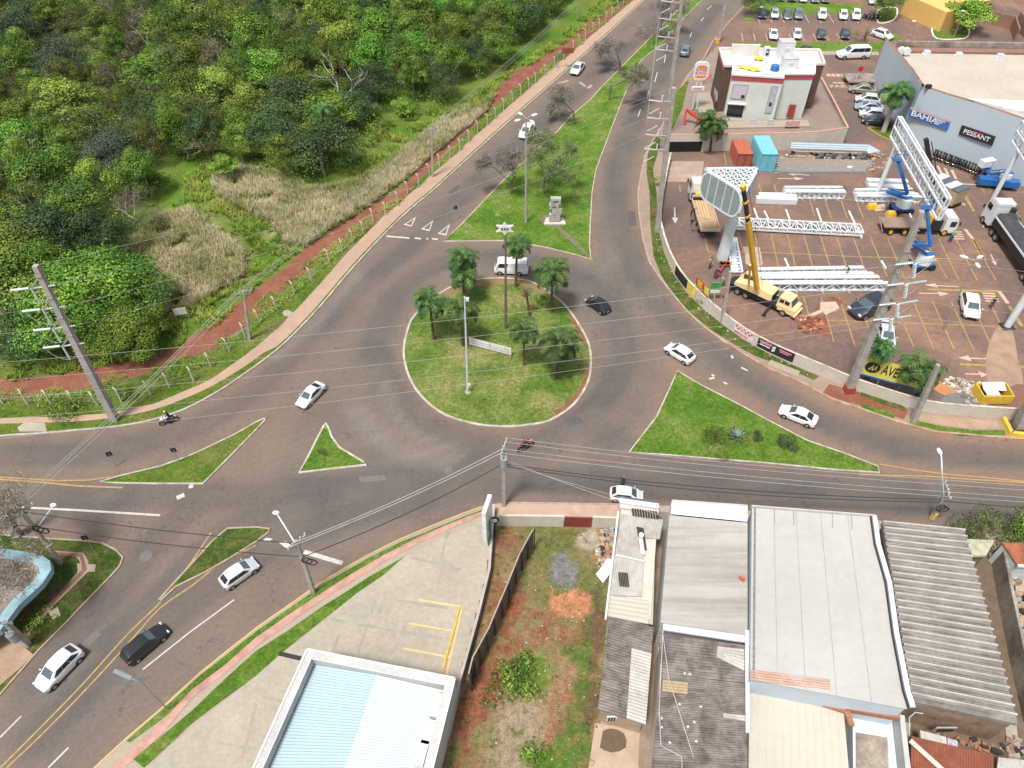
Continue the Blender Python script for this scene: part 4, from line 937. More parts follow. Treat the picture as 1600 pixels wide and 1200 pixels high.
def head(o,u,v,du,dv,k=1.05,z=.02):
    "centre on the ground at u,v, nose towards the pixel direction du,dv"
    A=P(u,v,z);B=P(u+du,v+dv,z);d=B-A;o.location=A;o.rotation_euler=(0,0,math.atan2(d.y,d.x));o.scale=(k,k,k)
    if "_L" in o: del o["_L"]
    return o
head(car('sedan','silver',"silver sedan driving down left of the roundabout",GR),487,622,-26,26,.86)
head(car('hatch','silver',"silver hatchback beside the narrow yellow kerbed island",GR),376,900,40,-28,.86)
head(car('estate','black',"black estate car on the wide road at the lower left",GR),230,1010,38,-32,.86)
head(car('suv','white',"large white car at the lower left, behind the black estate",GR),97,1048,-35,36,.88)
head(car('hatch','black',"black hatchback rounding the upper right of the roundabout",GR),934,481,-20,-14,.86)
head(car('hatch','white',"white hatchback at the tip of the triangle lawn",GR),1061,557,-24,-15,.92)
head(car('sedan','white',"white sedan below the cream wall at the right",GR),1245,654,-30,-12,.90)
head(car('sedan','white',"white sedan on the far road beside the leafless tree",GR),823,210,-12,20,1.05)
head(car('sedan','silver',"silver sedan on the far road below the brown sign",GR),902,112,-14,18,1.05)
head(car('hatch','bluegrey',"blue grey hatchback driving away at the top beside the tall pole",GR),1070,84,6,-20,1.05)
head(car('hatch','white',"white hatchback parked at the kerb behind the narrow house",GR),978,778,30,3,.82)
head(car('van','white',"old white delivery van behind the roundabout palms",GR,cat="van"),799,425,-30,-1,.98)
GL="cars parked in the store lot";zl_=.156
head(car('suv','navy',"dark blue pickup like car beside the heap of rubble",GL),1356,486,-36,14,1.28,zl_)
head(car('sedan','silver',"pale silver car half hidden by the palm beside the leaning pole",GL),1381,528,6,30,1.05,zl_)
head(car('hatch','white',"white hatchback alone in the right hand bays of the lot",GL),1512,484,5,24,1.12,zl_)
pk=head(car('pickup','white',"white pickup with a white load bed canopy by the end of the store",None,cat="pickup truck"),1331,90,-30,1,1.2,zl_)
GW="cars parked along the store wall"
for u,v,col,kd,l in((1346,145,'beige','sedan',"beige sedan, rearmost of the row by the store wall"),(1354,161,'silver','hatch',"silver hatchback second from the top by the store wall"),(1356,173,'lightblue','sedan',"pale blue sedan third in the row by the store wall"),(1361,184,'silver','hatch',"silver hatchback fourth in the row by the store wall"),(1368,194,'navy','sedan',"dark sedan nearest the royal palm trunk")): head(car(kd,col,l,GW),u,v,-22,-3,1.08,zl_)
GP="cars in the car park at the top"
for u,v,col,kd,l in((1190,26,'navy','hatch',"dark car at the left end of the middle row, under the tree"),(1209,26,'silver','hatch',"silver car second in the middle row of the top car park"),(1229,27,'grey','hatch',"taupe grey car third in the middle row of the top car park"),(1246,27,'bluegrey','suv',"blue grey car fourth in the middle row of the top car park"),(1283,27,'white','suv',"white car alone in the centre of the middle row"),(1316,28,'white','hatch',"white car second from right in the middle row"),(1336,28,'white','suv',"large white car at the right end of the middle row"),
 (1207,58,'white','sedan',"white car at the left end of the front row"),(1244,58,'silver','hatch',"silver car second in the front row"),(1282,58,'darkgreen','hatch',"dark green car third in the front row"),(1319,58,'navy','hatch',"dark navy car fourth in the front row"),
 (1218,-2,'white','sedan',"white car at the left of the back row cut by the frame"),(1236,0,'navy','hatch',"navy car second in the back row cut by the frame"),(1254,1,'silver','hatch',"silver car third in the back row cut by the frame"),(1272,2,'bluegrey','hatch',"blue grey car fourth in the back row cut by the frame"),(1288,2,'grey','hatch',"grey car at the right of the back row cut by the frame")): head(car(kd,col,l,GP),u,v,2.6,20,.98,zl_)
head(car('suv','white',"white car parked askew at the right end of the front row",GP),1377,59,24,8,1.0,zl_)
head(car('sedan','navy',"grey car whose roof shows above the restaurant's rear parapet",GP),1261,84,30,0,1.0,zl_)
head(car('sedan','silver',"silver car seen at the top beside the small tree",GP),1362,4,2.6,20,.95,zl_)
# motorcycles
M_CHR=mt("chrome",(.5,.5,.5),.25,.9,.1,obj=True);M_MRED=paint("red fairing",(.45,.03,.03));M_MWH=paint("white fairing",(.65,.66,.68));M_SEAT=mt("seat vinyl",(.02,.02,.02),.6,obj=True)
def moto(pm,lab,group=None,name="motorcycle"):
    o=empty(name,(0,0,0),0,lab,"motorcycle",group)
    for x in(.66,-.64):
        g=MB();g.tube((x,-.06,.31),(x,.06,.31),.31,n=16);t=g.build("wheel",M_TYRE,o);g=MB();g.tube((x,-.07,.31),(x,.07,.31),.2,n=12);g.build("rim",M_CHR,t)
    g=MB();g.ell((.18,0,.86),(.28,.15,.15));g.ell((.5,0,.86),(.16,.17,.2));g.bar((.1,0,.75),(-.75,0,.82),.16,.12);g.build("fairing",pm,o,smooth=True)
    g=MB();g.taper((-.25,0,.82),(.72,.24),(-.25,0,.93),(.66,.2));g.build("seat",M_SEAT,o)
    g=MB();g.box((.05,0,.45),(.42,.26,.36));g.bar((-.05,0,.35),(-.64,.1,.31),.08);g.bar((0,0,.7),(-.3,0,.4),.08);g.build("engine",M_BLK,o)
    g=MB();g.tube((.42,.08,.95),(.66,.08,.31),.025);g.tube((.42,-.08,.95),(.66,-.08,.31),.025);g.build("fork",M_CHR,o)
    g=MB();g.tube((.36,-.36,1.05),(.36,.36,1.05),.018);g.tube((.36,.36,1.05),(.26,.38,1.04),.025);g.build("handlebar",M_BLK,o)
    g=MB();g.tube((-.1,-.17,.36),(-.75,-.2,.45),.05,.06);g.build("exhaust",M_CHR,o)
    g=MB();g.ell((.66,0,.86),(.09,.1,.1));g.build("headlight",M_LAMP,o,smooth=True)
    return o
mA=head(moto(M_MWH,"white and black motorcycle riding near the broken kerb at left"),266,661,-30,10,1.05)
mB=head(moto(M_MRED,"red motorcycle with rider below the roundabout"),821,701,20,-10,1.05)
mC=head(moto(M_SEAT,"dark motorcycle standing just beyond the parked white hatchback"),970,762,5,-14,1.0)
mp=moto(M_SEAT,"dark motorcycle parked in the tight row against the store wall","motorcycles parked along the store wall")
A=P(1458,246,zl_);B=P(1538,276,zl_);first=True
for i in range(19):
    o=mp if first else copy_tree(mp);first=False
    p=A.lerp(B,i/18);o.location=p;d=(B-A).normalized();o.rotation_euler=(0,0,math.atan2(-d.x,d.y)+math.pi*1.0+.35+random.uniform(-.12,.12));o.scale=(1.1,)*3
mp=moto(M_SEAT,"dark motorcycle at the end of the car park row","motorcycles in the top car park")
for i in range(4):
    o=mp if i==0 else copy_tree(mp);p=P(1352+i*6,30+i*.3,zl_);o.location=p;o.rotation_euler=(0,0,R(-75)+random.uniform(-.2,.2))
# ---------------- people ----------------
M_SKIN=mt("skin",(.36,.19,.12),.6,0,.1,obj=True);M_HAIR=mt("dark hair",(.02,.015,.012),.8,obj=True)
def cloth(n,c): return mt("cloth "+n,c,.9,0,.2,8,obj=True)
def person(lab,shirt,pants,J,group="people working in the lot",hat=None,name="person"):
    "J: joints in metres; one continuous skin surface"
    pts=[];ed=[];rad=[]
    def add(p,r_,par=None):
        pts.append(V(p));rad.append(r_)
        if par is not None: ed.append((par,len(pts)-1))
        return len(pts)-1
    pel=add(J['pel'],(.15,.11));wa=add(V(J['pel']).lerp(V(J['chest']),.5),(.135,.10),pel);ch=add(J['chest'],(.17,.115),wa)
    nk=add(V(J['chest']).lerp(V(J['head']),.55),.055,ch);hd=add(J['head'],.095,nk)
    hp=(V(J['head'])-V(J['chest'])).normalized();add(V(J['head'])+hp*.10,.075,hd)
    for s in('l','r'):
        sh,el,wr=V(J['sh'+s]),V(J['el'+s]),V(J['wr'+s])
        a=add(sh,.058,ch);b=add(el,.042,a);c=add(wr,.030,b);d=(wr-el).normalized();pm_=add(wr+d*.07,(.038,.02),c)
        sd=d.cross(V((0,0,1)));sd=sd.normalized() if sd.length>.1 else V((0,1,0))
        for q,(off,ln) in enumerate(((-.03,.06),(-.01,.075),(.01,.07),(.03,.055))):
            f1=add(wr+d*.10+sd*off,.009,pm_);add(wr+d*(.10+ln)+sd*off*1.2+V((0,0,-.015)),.007,f1)
        add(wr+d*.05+sd*.065,.010,c)
        hi,kn,an=V(J['hi'+s]),V(J['kn'+s]),V(J['an'+s]);a=add(hi,.085,pel);b=add(kn,.058,a);c=add(an,.040,b)
        fw=V(J.get('fwd',(1,0,0)));add(an+fw*.16+V((0,0,-.05)),.036,c)
    me=bpy.data.meshes.new("body");me.from_pydata([tuple(p) for p in pts],ed,[]);tmp=bpy.data.objects.new("b",me);COL.objects.link(tmp)
    tmp.modifiers.new("s",'SKIN').use_smooth_shade=True
    sv=me.skin_vertices[0].data
    for i,r_ in enumerate(rad): sv[i].radius=r_ if isinstance(r_,tuple) else (r_,r_)
    sv[0].use_root=True
    sb=tmp.modifiers.new("u",'SUBSURF');sb.levels=1
    bpy.context.view_layer.update()
    m2=bpy.data.meshes.new_from_object(tmp.evaluated_get(bpy.context.evaluated_depsgraph_get()));bpy.data.objects.remove(tmp)
    m2.name="body";m2.materials.clear()
    for mm in(M_SKIN,shirt,pants,M_BLK): m2.materials.append(mm)
    P_=[V(J['pel']),V(J['chest']),V(J['head'])]
    for f in m2.polygons:
        c=f.center;mi=1
        dh=(c-P_[2]).length
        if dh<.17: mi=0
        for s in('l','r'):
            if (c-V(J['wr'+s])).length<.2 and segd(c,V(J['el'+s]),V(J['wr'+s]))<.25 and (c-V(J['el'+s])).length>.06: mi=0
            if min(segd(c,V(J['hi'+s]),V(J['kn'+s])),segd(c,V(J['kn'+s]),V(J['an'+s])))<.12 and segd(c,P_[0].lerp(P_[1],.35),P_[1])>.10: mi=2
            if (c-V(J['an'+s])).length<.10 or (c-V(J['an'+s])-V(J.get('fwd',(1,0,0)))*.16).length<.1: mi=3
        if mi==1 and (c-P_[0]).length<.13: mi=2
        f.material_index=mi
    o=bpy.data.objects.new(name,m2);COL.objects.link(o);tag(o,lab,"person",group)
    fw=V(J.get('fwd',(1,0,0)));h=V(J['head'])
    g=MB();g.ell(h+hp*.06-fw*.015,(.105,.10,.10),half=True);g.build("hard_hat" if hat else "hair",hat or M_HAIR,o,smooth=True)
    g=MB();g.ell(h+fw*.10,(.02,.015,.025),6,4);
    sd=V((-fw.y,fw.x,0))
    for s in(-1,1): g.ell(h+fw*.085+sd*.03*s+hp*.03,.012,6,4)
    g.build("face",M_SKIN,o,smooth=True)
    return o
def segd(p,a,b):
    d=b-a;t=max(0,min(1,(p-a).dot(d)/max(1e-9,d.dot(d))));return (p-a-d*t).length
STAND=dict(pel=(0,0,.92),chest=(0,0,1.32),head=(.02,0,1.60),shl=(0,.19,1.40),shr=(0,-.19,1.40),ell=(.0,.26,1.14),elr=(.02,-.26,1.14),wrl=(.12,.24,.90),wrr=(.14,-.22,.92),hil=(0,.09,.88),hir=(0,-.09,.88),knl=(.03,.11,.48),knr=(.05,-.11,.48),anl=(0,.12,.08),anr=(0,-.12,.08))
WALK=dict(STAND,chest=(.06,0,1.32),head=(.12,0,1.6),shl=(.06,.19,1.4),shr=(.06,-.19,1.4),ell=(-.1,.25,1.16),elr=(.2,-.25,1.16),wrl=(-.02,.24,.92),wrr=(.38,-.2,1.0),knl=(.22,.1,.5),knr=(-.02,-.1,.48),anl=(.28,.1,.1),anr=(-.36,-.1,.12))
BEND=dict(STAND,chest=(.30,0,1.2),head=(.52,0,1.33),shl=(.3,.19,1.24),shr=(.3,-.19,1.24),ell=(.42,.22,.98),elr=(.44,-.22,.98),wrl=(.58,.14,.82),wrr=(.6,-.14,.8))
RIDE=dict(pel=(-.22,0,1.02),chest=(-.10,0,1.42),head=(0,0,1.68),shl=(-.08,.19,1.48),shr=(-.08,-.19,1.48),ell=(.1,.3,1.24),elr=(.1,-.3,1.24),wrl=(.3,.34,1.1),wrr=(.3,-.34,1.1),hil=(-.2,.1,.98),hir=(-.2,-.1,.98),knl=(.22,.2,.8),knr=(.22,-.2,.8),anl=(-.02,.2,.38),anr=(-.02,-.2,.38))
M_HELM=paint("dark helmet",(.05,.07,.1));M_HELW=paint("white helmet",(.6,.6,.62))
C_=dict(red=cloth("dark red",(.16,.025,.04)),jean=cloth("jeans",(.04,.06,.11)),navy=cloth("navy",(.02,.028,.05)),green=cloth("green",(.02,.22,.07)),grey=cloth("grey",(.28,.28,.34)),white=cloth("white",(.6,.6,.6)),blk=cloth("black",(.02,.02,.022)),tan=cloth("tan",(.5,.35,.25)))
def putp(o,u,v,rz,z=zl_,s=1.0): o.location=P(u,v,z);o.rotation_euler=(0,0,rz);o.scale=(s,s,s);return o
def ridep(o,m): o.location=m.location.copy();o.rotation_euler=m.rotation_euler;o.scale=m.scale;return o
ridep(person("rider in dark jacket and white helmet on the white motorcycle",C_['blk'],C_['jean'],RIDE,"motorcycle riders",M_HELW),mA)
ridep(person("rider in dark red shirt and blue jeans on the red motorcycle",C_['red'],C_['jean'],RIDE,"motorcycle riders",M_HELM),mB)
putp(person("worker in grey purple shirt standing by the sign column foot",C_['grey'],C_['blk'],STAND),1108,420,R(-60),s=1.08)
putp(person("worker in dark overalls holding the red barrier tape",C_['navy'],C_['navy'],BEND),1116,436,R(40),s=1.1)
putp(person("worker in green shirt and dark trousers behind the flatbed cab",C_['green'],C_['navy'],BEND),1483,379,R(60),s=1.1)
putp(person("person in dark shirt and jeans striding beside the white hatchback",C_['blk'],C_['jean'],WALK),1546,483,R(50),s=1.05)
putp(person("worker in pale shirt bending at the rear of the crane truck",C_['grey'],C_['jean'],BEND),1130,447,R(150))
putp(person("worker in green shirt bent over the long white truss stack",C_['green'],C_['navy'],BEND),1323,428,R(200),z=1.25)
putp(person("person standing by the parked tanker truck in dark clothes",C_['navy'],C_['blk'],STAND),1585,357,R(200))
putp(person("worker in dark clothes standing on the wooden flatbed, upper of two",C_['blk'],C_['blk'],BEND),1079,338,R(0),z=1.35,s=.95)
putp(person("worker in dark clothes crouched on the wooden flatbed, lower of two",C_['navy'],C_['blk'],BEND),1080,352,R(-60),z=1.35,s=.9)
# ---------------- buildings ----------------
def corrm(name,c,c2,rough=.85,scale=.5,lo=.4,hi=.62,fine=.3,streak=None):
    m,t,b=nt(name);co=pos(t)
    f=ramp(t,nz(t,scale,7,.7,co,.5),[(lo,(0,0,0)),(hi,(1,1,1))]);col=mix(t,f,c,c2)
    col=mix(t,fine,col,ramp(t,nz(t,scale*14,4,.7,co),[(.3,(.35,.35,.35)),(.7,(1.05,1.05,1.05))]),'MULTIPLY')
    if streak: 
        mp=t.nodes.new("ShaderNodeMapping");mp.inputs["Scale"].default_value=streak;t.links.new(co,mp.inputs[0])
        col=mix(t,.7,col,ramp(t,nz(t,1.0,5,.7,mp.outputs[0]),[(.35,(.55,.52,.5)),(.6,(1,1,1))]),'MULTIPLY')
    t.links.new(col,b.inputs[0]);b.inputs["Roughness"].default_value=rough;b.inputs["Specular IOR Level"].default_value=.3;return m
M_FIB=corrm("weathered fibre cement",(.37,.345,.32),(.19,.165,.15),streak=(.35,5,1))
M_FIBD=corrm("old brown fibre cement",(.265,.23,.21),(.125,.10,.09),scale=.7,streak=(.4,6,1))
M_FIBL=corrm("newer fibre cement",(.48,.46,.42),(.36,.34,.31),scale=.6)
M_ROOFW=corrm("white sheet roof",(.42,.412,.39),(.36,.352,.33),.6,.12,.35,.7,.12)
M_ROOFC=corrm("cream sheet roof",(.46,.43,.365),(.40,.37,.315),.6,.12,.35,.7,.12)
M_ROOFG=corrm("greyish flat roof",(.41,.39,.355),(.345,.325,.295),.7,.1,.35,.7,.15,streak=(.05,.9,1))
M_ROOFSHADE=corrm("shaded blue metal roof",(.36,.46,.50),(.335,.435,.475),.35,.15,.4,.6,.06)  # left slope: shade put into the sheet colour
M_ROOFLIT=corrm("sunlit blue metal roof",(.48,.545,.56),(.455,.52,.535),.35,.15,.4,.6,.06)  # right slope: same sheet, paler, with sunlight put into the colour
M_WW=mt("white plaster",(.50,.505,.49),.85,scale=.6,c2=(.39,.39,.38),fine=.3)
M_GUT=mt("white gutter metal",(.62,.66,.68),.4,.1,scale=1,c2=(.5,.53,.55))
M_BRICK=mt("clay brick",(.38,.17,.09),.95,scale=3,c2=(.27,.12,.07),fine=.5)
M_TILE=mt("clay roof tile",(.36,.115,.06),.9,scale=1.2,c2=(.22,.075,.05),fine=.6)
M_MUD=mt("stained plaster",(.33,.22,.145),.95,scale=.8,c2=(.15,.10,.075),fine=.5)
M_STN=mt("black stained wall",(.42,.36,.29),.95,scale=.35,c2=(.12,.10,.085),fine=.5)
M_DK=mt("dark recess",(.03,.028,.025),.9)
M_CREAM=mt("cream painted wall",(.56,.52,.45),.9,scale=.8,c2=(.48,.43,.36),fine=.3)
M_BLUEW=mt("blue grey cladding",(.40,.465,.52),.7,scale=.1,c2=(.375,.44,.495),fine=.08)
M_MBR=mt("dark brown cladding",(.115,.065,.05),.8,scale=.8,c2=(.09,.05,.04))
M_LG=mt("pale green grey render",(.56,.58,.53),.85,scale=.3,c2=(.46,.495,.455))
M_BAND=mt("crimson band",(.42,.07,.09),.6)
M_STEEL=mt("white painted steel",(.62,.65,.67),.45,scale=1.5,c2=(.52,.55,.57))
M_GALV=mt("galvanised steel",(.40,.42,.43),.5,.5,scale=2,c2=(.32,.33,.34))
M_POLE=mt("pole concrete",(.42,.39,.355),.95,scale=1.2,c2=(.29,.265,.24),fine=.4)
M_WOOD=mt("raw timber",(.48,.32,.19),.85,scale=2,c2=(.38,.24,.14),fine=.4)
M_ORG=mt("crane yellow",(.74,.42,.02),.4,scale=2,c2=(.66,.36,.03))
M_BLU=mt("lift blue",(.02,.13,.38),.4,scale=2)
M_ASH=mt("grey gravel",(.22,.215,.205),1,scale=3,c2=(.15,.145,.14),fine=.6)
def rib(name,A,B,C,D,n,amp,mat,parent,along='AB',prof='sin',th=.04,big=0):
    "ribbed sheet; ribs run along AB (A B top edge, D C bottom edge)"
    if along=='AD': A,B,C,D=D,A,B,C
    A,B,C,D=map(V,(A,B,C,D));nor=(B-A).cross(D-A).normalized()
    if nor.z<0:nor=-nor
    sub={'sin':6,'canal':12}.get(prof,4);N=n*sub;g=MB();CN=((0,0),(.04,1),(.22,1),(.27,0),(.38,0),(.42,.28),(.5,.28),(.54,0),(.66,0),(.70,.28),(.78,.28),(.82,0))
    for i in range(N+1):
        t=i/N;ph=t*n*2*math.pi
        if prof=='canal': t=min(1,(i//12+CN[i%12][0])/n)
        if prof=='sin': o=amp*.5*math.sin(ph)
        elif prof=='canal': o=amp*CN[i%12][1]
        else:
            k=i%4;o=amp if k in(0,) else 0
        if big and (i//sub)%big==0: o+=amp*1.6
        a=A.lerp(D,t)+nor*o;b_=B.lerp(C,t)+nor*o
        g.v+=[tuple(a),tuple(b_)]
    for i in range(N): g.f.append((2*i,2*i+1,2*i+3,2*i+2));g.m.append(1 if prof=='canal' and i%12 in(0,1,2) else 0)  # second material lightens the ridge faces as if sunlit
    k=len(g.v);
    for p in(A,B,C,D): g.v.append(tuple(p-nor*(amp+th)))
    g.f.append((k,k+1,k+2,k+3));g.m.append(0)
    for a_,b_ in((A,B),(B,C),(C,D),(D,A)): g.face(a_-nor*(amp+th),b_-nor*(amp+th),b_-nor*amp*.2,a_-nor*amp*.2)
    return g.build(name,mat,parent,world=True)
def base(q): c=sum((V(p) for p in q),V((0,0,0)))/len(q);return V((c.x,c.y,.15))
def wallbox(q,z0,z1s,inset,mat,parent,name="wall",cap=True):
    q=[V(p) for p in q];c=sum(q,V((0,0,0)))/len(q);g=MB();N=len(q);Q=[]
    for p in q: d=(c-p);d.z=0;Q.append(p+d.normalized()*inset)
    for i in range(N):
        a,b_=Q[i],Q[(i+1)%N];g.face((a.x,a.y,z0),(b_.x,b_.y,z0),(b_.x,b_.y,b_.z-z1s),(a.x,a.y,a.z-z1s))
    if cap: g.face(*[(p.x,p.y,p.z-z1s) for p in Q])
    return g.build(name,mat,parent,world=True)
Z=.15
# --- filling station forecourt
def G(name,pts,m,z,n=0,rg=0):
    q=W(pts,z,n)
    if rg:q=rough(q,rg)
    g=MB();g.prism(q,0,z,side=False);return tag(g.build(name,m),kind="structure")
G("forecourt",[(210,1290),(225,1200),(300,1138),(400,1055),(470,997),(560,925),(635,868),(755,812),(768,830),(762,900),(717,1060),(700,1200),(680,1400)],M_CONC,.158)
G("grass_strip",[(197,1158),(252,1110),(314,1054),(402,985),(452,950),(514,907),(577,871),(628,846),(678,826),(722,808),(757,795),(757,802),(722,815),(680,834),(630,855),(600,866),(520,920),(455,965),(405,998),(318,1068),(255,1122),(203,1160)],G_LAWN,.156)
G("guide_strip",[(168,1205),(240,1140),(300,1077),(350,1040),(400,996),(450,961),(500,928),(550,896),(600,867),(650,841),(700,819),(755,798),(756,804),(702,827),(653,849),(603,876),(554,906),(504,937),(454,972),(404,1007),(354,1050),(304,1087),(250,1150),(180,1213)],M_PINK,.162)
G("grass_strip",[(208,1186),(250,1152),(300,1110),(350,1062),(400,1017),(450,985),(500,950),(540,925),(575,902),(631,870),(600,898),(560,925),(500,972),(437,1022),(400,1056),(350,1092),(300,1130),(225,1200)],G_LAWN,.166)
for a,b_ in(((436,1021),(470,1029)),): 
    g=MB();g.bar(P(*a,.17),P(*b_,.17),.35,.06);tag(g.build("drain_channel",M_DK),kind="structure")
M_JNT=mt("concrete joint",(.235,.215,.185),.95,scale=.8,c2=(.33,.30,.25))
for i_,q in enumerate((((516,967),(585,980)),((585,980),(690,998)),((590,925),(560,1020)),((632,980),(617,1018)),((598,940),(585,980)),((530,990),(520,1018)),((410,1088),(440,1096)),((340,1160),(400,1170)),((700,830),(690,870)),((640,870),(720,890)),((600,935),(700,950)),((400,1100),(380,1180)))):
    g=MB();g.ribbon([P(*q[0],.162+.0006*i_),P(*q[1],.162+.0006*i_)],.22);tag(g.build("slab_joint",M_JNT),kind="structure")
for i_,(a,b_) in enumerate((((653,937),(722,948)),((640,974),(715,987)),((629,1013),(705,1027)),((722,948),(697,1057)))):
    g=MB();g.ribbon([P(*a,.172+.0006*i_),P(*b_,.172+.0006*i_)],.16);tag(g.build("bay_line",mt("pale yellow paint",(.58,.44,.2),.8)),kind="structure")
for i,(u,v) in enumerate(((716,957),(711,978),(706,996),(700,1017),(695,1036))):
    g=MB();c=P(u,v,.16);g.taper((0,0,0),(.22,1.0),(0,0,.14),(.12,.95));o=g.build("wheel_stop",mt("yellow rubber",(.70,.45,.05),.7));o.location=c;o.rotation_euler=(0,0,R(-12))
    tag(o,"yellow wheel stop in the line of five on the pale forecourt","wheel stop","yellow wheel stops on the forecourt")
yk=[V((p.x,p.y,.146)) for p in W([u for u in ST if 140<u[0]<760],.14,2)]
g=MB();g.ribbon(offset(yk,-.08),.13);tag(g.build("yellow_kerb_line",mt("yellow kerb line",(.50,.34,.10),.8,scale=2,c2=(.4,.3,.17))),kind="structure")
# station building
h=4.5;q=[P(480,1015,h),P(711,1060,h),P(640,1345,h),P(310,1390,h)]
o=empty("station_building",base(q),0,"white walled building with pale blue ribbed roof behind a parapet","building")
wallbox(q,0,.05,0.02,M_WW,o,cap=False)
q2=[P(480,1015,h),P(711,1060,h),P(640,1345,h),P(310,1390,h)]
cc=sum(q2,V((0,0,0)))/4
def inset(q,d):
    n=len(q);out=[]
    for i in range(n):
        p0,p,p1=q[i-1],q[i],q[(i+1)%n];e0=(p-p0);e0.z=0;e1=(p1-p);e1.z=0;e0.normalize();e1.normalize()
        s=1 if area(q)>0 else -1
        n0=V((-e0.y,e0.x,0))*s;n1=V((-e1.y,e1.x,0))*s;b_=(n0+n1).normalized();out.append(p+b_*d/max(.3,b_.dot(n0)))
    return out
g=MB();inn=inset(q2,.62)
for i in range(4):
    j=(i+1)%4;a,b_,c_,d_=q2[i],q2[j],inn[j],inn[i]
    up=V((0,0,0.02));g.face(a+up,b_+up,c_+up,d_+up);g.face(d_+up,c_+up,V((c_.x,c_.y,h-1.0)),V((d_.x,d_.y,h-1.0)));g.face(a+up,V((a.x,a.y,h-.5)),V((b_.x,b_.y,h-.5)),b_+up)
g.build("parapet",M_WW,o,world=True)
g=MB();
for i in range(4):
    j=(i+1)%4;g.bar(q2[i]+V((0,0,.06)),q2[j]+V((0,0,.06)),.14,.07);
    if i in(0,3): g.bar(inn[i]+V((0,0,.05)),inn[j]+V((0,0,.05)),.05,.05)
g.build("coping",M_GUT,o,world=True)
zr=h-.75;A,B,C,D=[V((p.x,p.y,zr-.25)) for p in inset(q2,.65)];rA=A.lerp(B,.49)+V((0,0,.42));rD=D.lerp(C,.49)+V((0,0,.42))
rib("roof_left",A,rA,rD,D,62,.055,M_ROOFSHADE,o,prof='t')
rib("roof_right",rA,B,C,rD,62,.055,M_ROOFLIT,o,prof='t')
for (u,v) in((682,1105),(670,1147),(660,1180)):
    p=P(u,v,zr+.2);t=empty("air_conditioner",p,R(-12),None)
    tag(t,{1105:"air conditioner unit nearest the corner on the pale blue roof",1147:"middle air conditioner unit on the pale blue roof",1180:"air conditioner unit nearest the frame bottom on the pale blue roof"}[v],"air conditioner","air conditioners on the station roof")
    t.scale=(1.5,1.5,1.4);g=MB();g.box((0,0,0),(.42,1.1,.75));g.build("casing",M_STEEL,t);g=MB();g.tube((.21,.15,0),(.24,.15,0),.28,n=14);g.build("fan_grille",M_BLK,t)
    g=MB();
    for k in range(4): g.bar((-.3,-.8+k*.12,-.35),(.3,-.75+k*.12,-.35),.05)
    g.build("bracket",M_BLK,t)
# boundary walls and the empty plot
PLOTL=[([(735,1050),(770,960),(800,900),(815,905),(805,1000),(790,1040),(760,1120),(730,1200),(700,1260),(690,1200),(715,1100)],(.25,.10,.055),1.2),([(878,1010),(935,990),(938,1080),(928,1200),(895,1190),(905,1100),(885,1060)],(.10,.155,.035),1.2),([(815,1040),(850,1020),(860,1070),(835,1100),(810,1080)],(.13,.20,.035),.8),([(830,822),(900,822),(905,850),(885,880),(860,870),(835,840)],(.14,.15,.05),1.0),([(830,1160),(870,1170),(878,1230),(820,1230)],(.10,.18,.03),.9),([(918,900),(945,880),(944,980),(920,990),(905,960)],(.12,.12,.05),1.0),([(862,925),(905,923),(922,935),(920,958),(900,970),(880,968),(860,955),(857,940)],(.46,.21,.11),.35),([(800,1095),(840,1090),(855,1110),(848,1160),(825,1205),(780,1210),(765,1180),(775,1120)],(.32,.25,.165),.6),([(902,838),(925,828),(940,840),(938,860),(915,864),(900,852)],(.40,.34,.26),.4),([(862,868),(885,862),(900,890),(903,908),(885,925),(868,915),(862,890)],(.20,.195,.19),.3),([(840,960),(900,985),(880,1000),(830,1000)],(.26,.12,.065),1.2),([(775,840),(800,830),(790,880),(768,920)],(.24,.12,.07),1.0),([(930,960),(945,960),(925,1130),(915,1130)],(.16,.10,.06),.5)]
blend("empty_plot",[(775,818),(968,822),(960,900),(945,1000),(930,1200),(920,1400),(640,1400),(690,1200),(722,1060),(764,900),(770,840)],.162,(.26,.19,.10),PLOTL,.3)
scatter_leaves("plot_weeds",[(775,830),(960,830),(945,1000),(930,1200),(700,1200),(725,1060)],260,FM['mid'],.10,.25,31,lab="scattered low weeds over the empty plot",cat="weeds",clump=.3,nl=26)
def scatter(name,poly,n,s,mats,lab,cat,seed,z=.16,flat=.5):
    rs=random.Random(seed);pp=[(p.x,p.y) for p in W(poly)];g=MB();c=0
    while c<n:
        x=rs.uniform(min(p[0] for p in pp),max(p[0] for p in pp));y=rs.uniform(min(p[1] for p in pp),max(p[1] for p in pp))
        if not inside(x,y,pp): continue
        c+=1;g.mi=rs.randrange(len(mats));q=s*rs.uniform(.4,1.4);g.box((x,y,z+q*.2),(q,q*rs.uniform(.4,1),q*flat*rs.uniform(.3,1)),M=Matrix.Rotation(rs.uniform(0,3),3,'Z')@Matrix.Rotation(rs.uniform(-.4,.4),3,'X'))
    return tag(g.build(name,mats),lab,cat,None,"stuff")
M_RUBB=mt("broken concrete",(.42,.36,.30),.95,scale=4,fine=.5)
scatter("rubble",[(940,830),(962,825),(962,880),(945,900),(930,880)],160,.32,[M_RUBB,M_BRICK,M_GALV,M_DK,M_WOOD],"heap of mixed debris beside the narrow house wall","debris",1,flat=.9)
scatter("plot_litter",[(780,900),(930,900),(935,1190),(750,1190)],110,.10,[M_RUBB,M_WW],"small pale stones and litter strewn over the empty plot","litter",2)
scatter("roadside_litter",[(380,500),(480,430),(600,335),(760,195),(770,200),(610,345),(495,440),(395,515)],60,.13,[M_WW,M_RUBB],"small pale litter along the fence verge","litter",3)
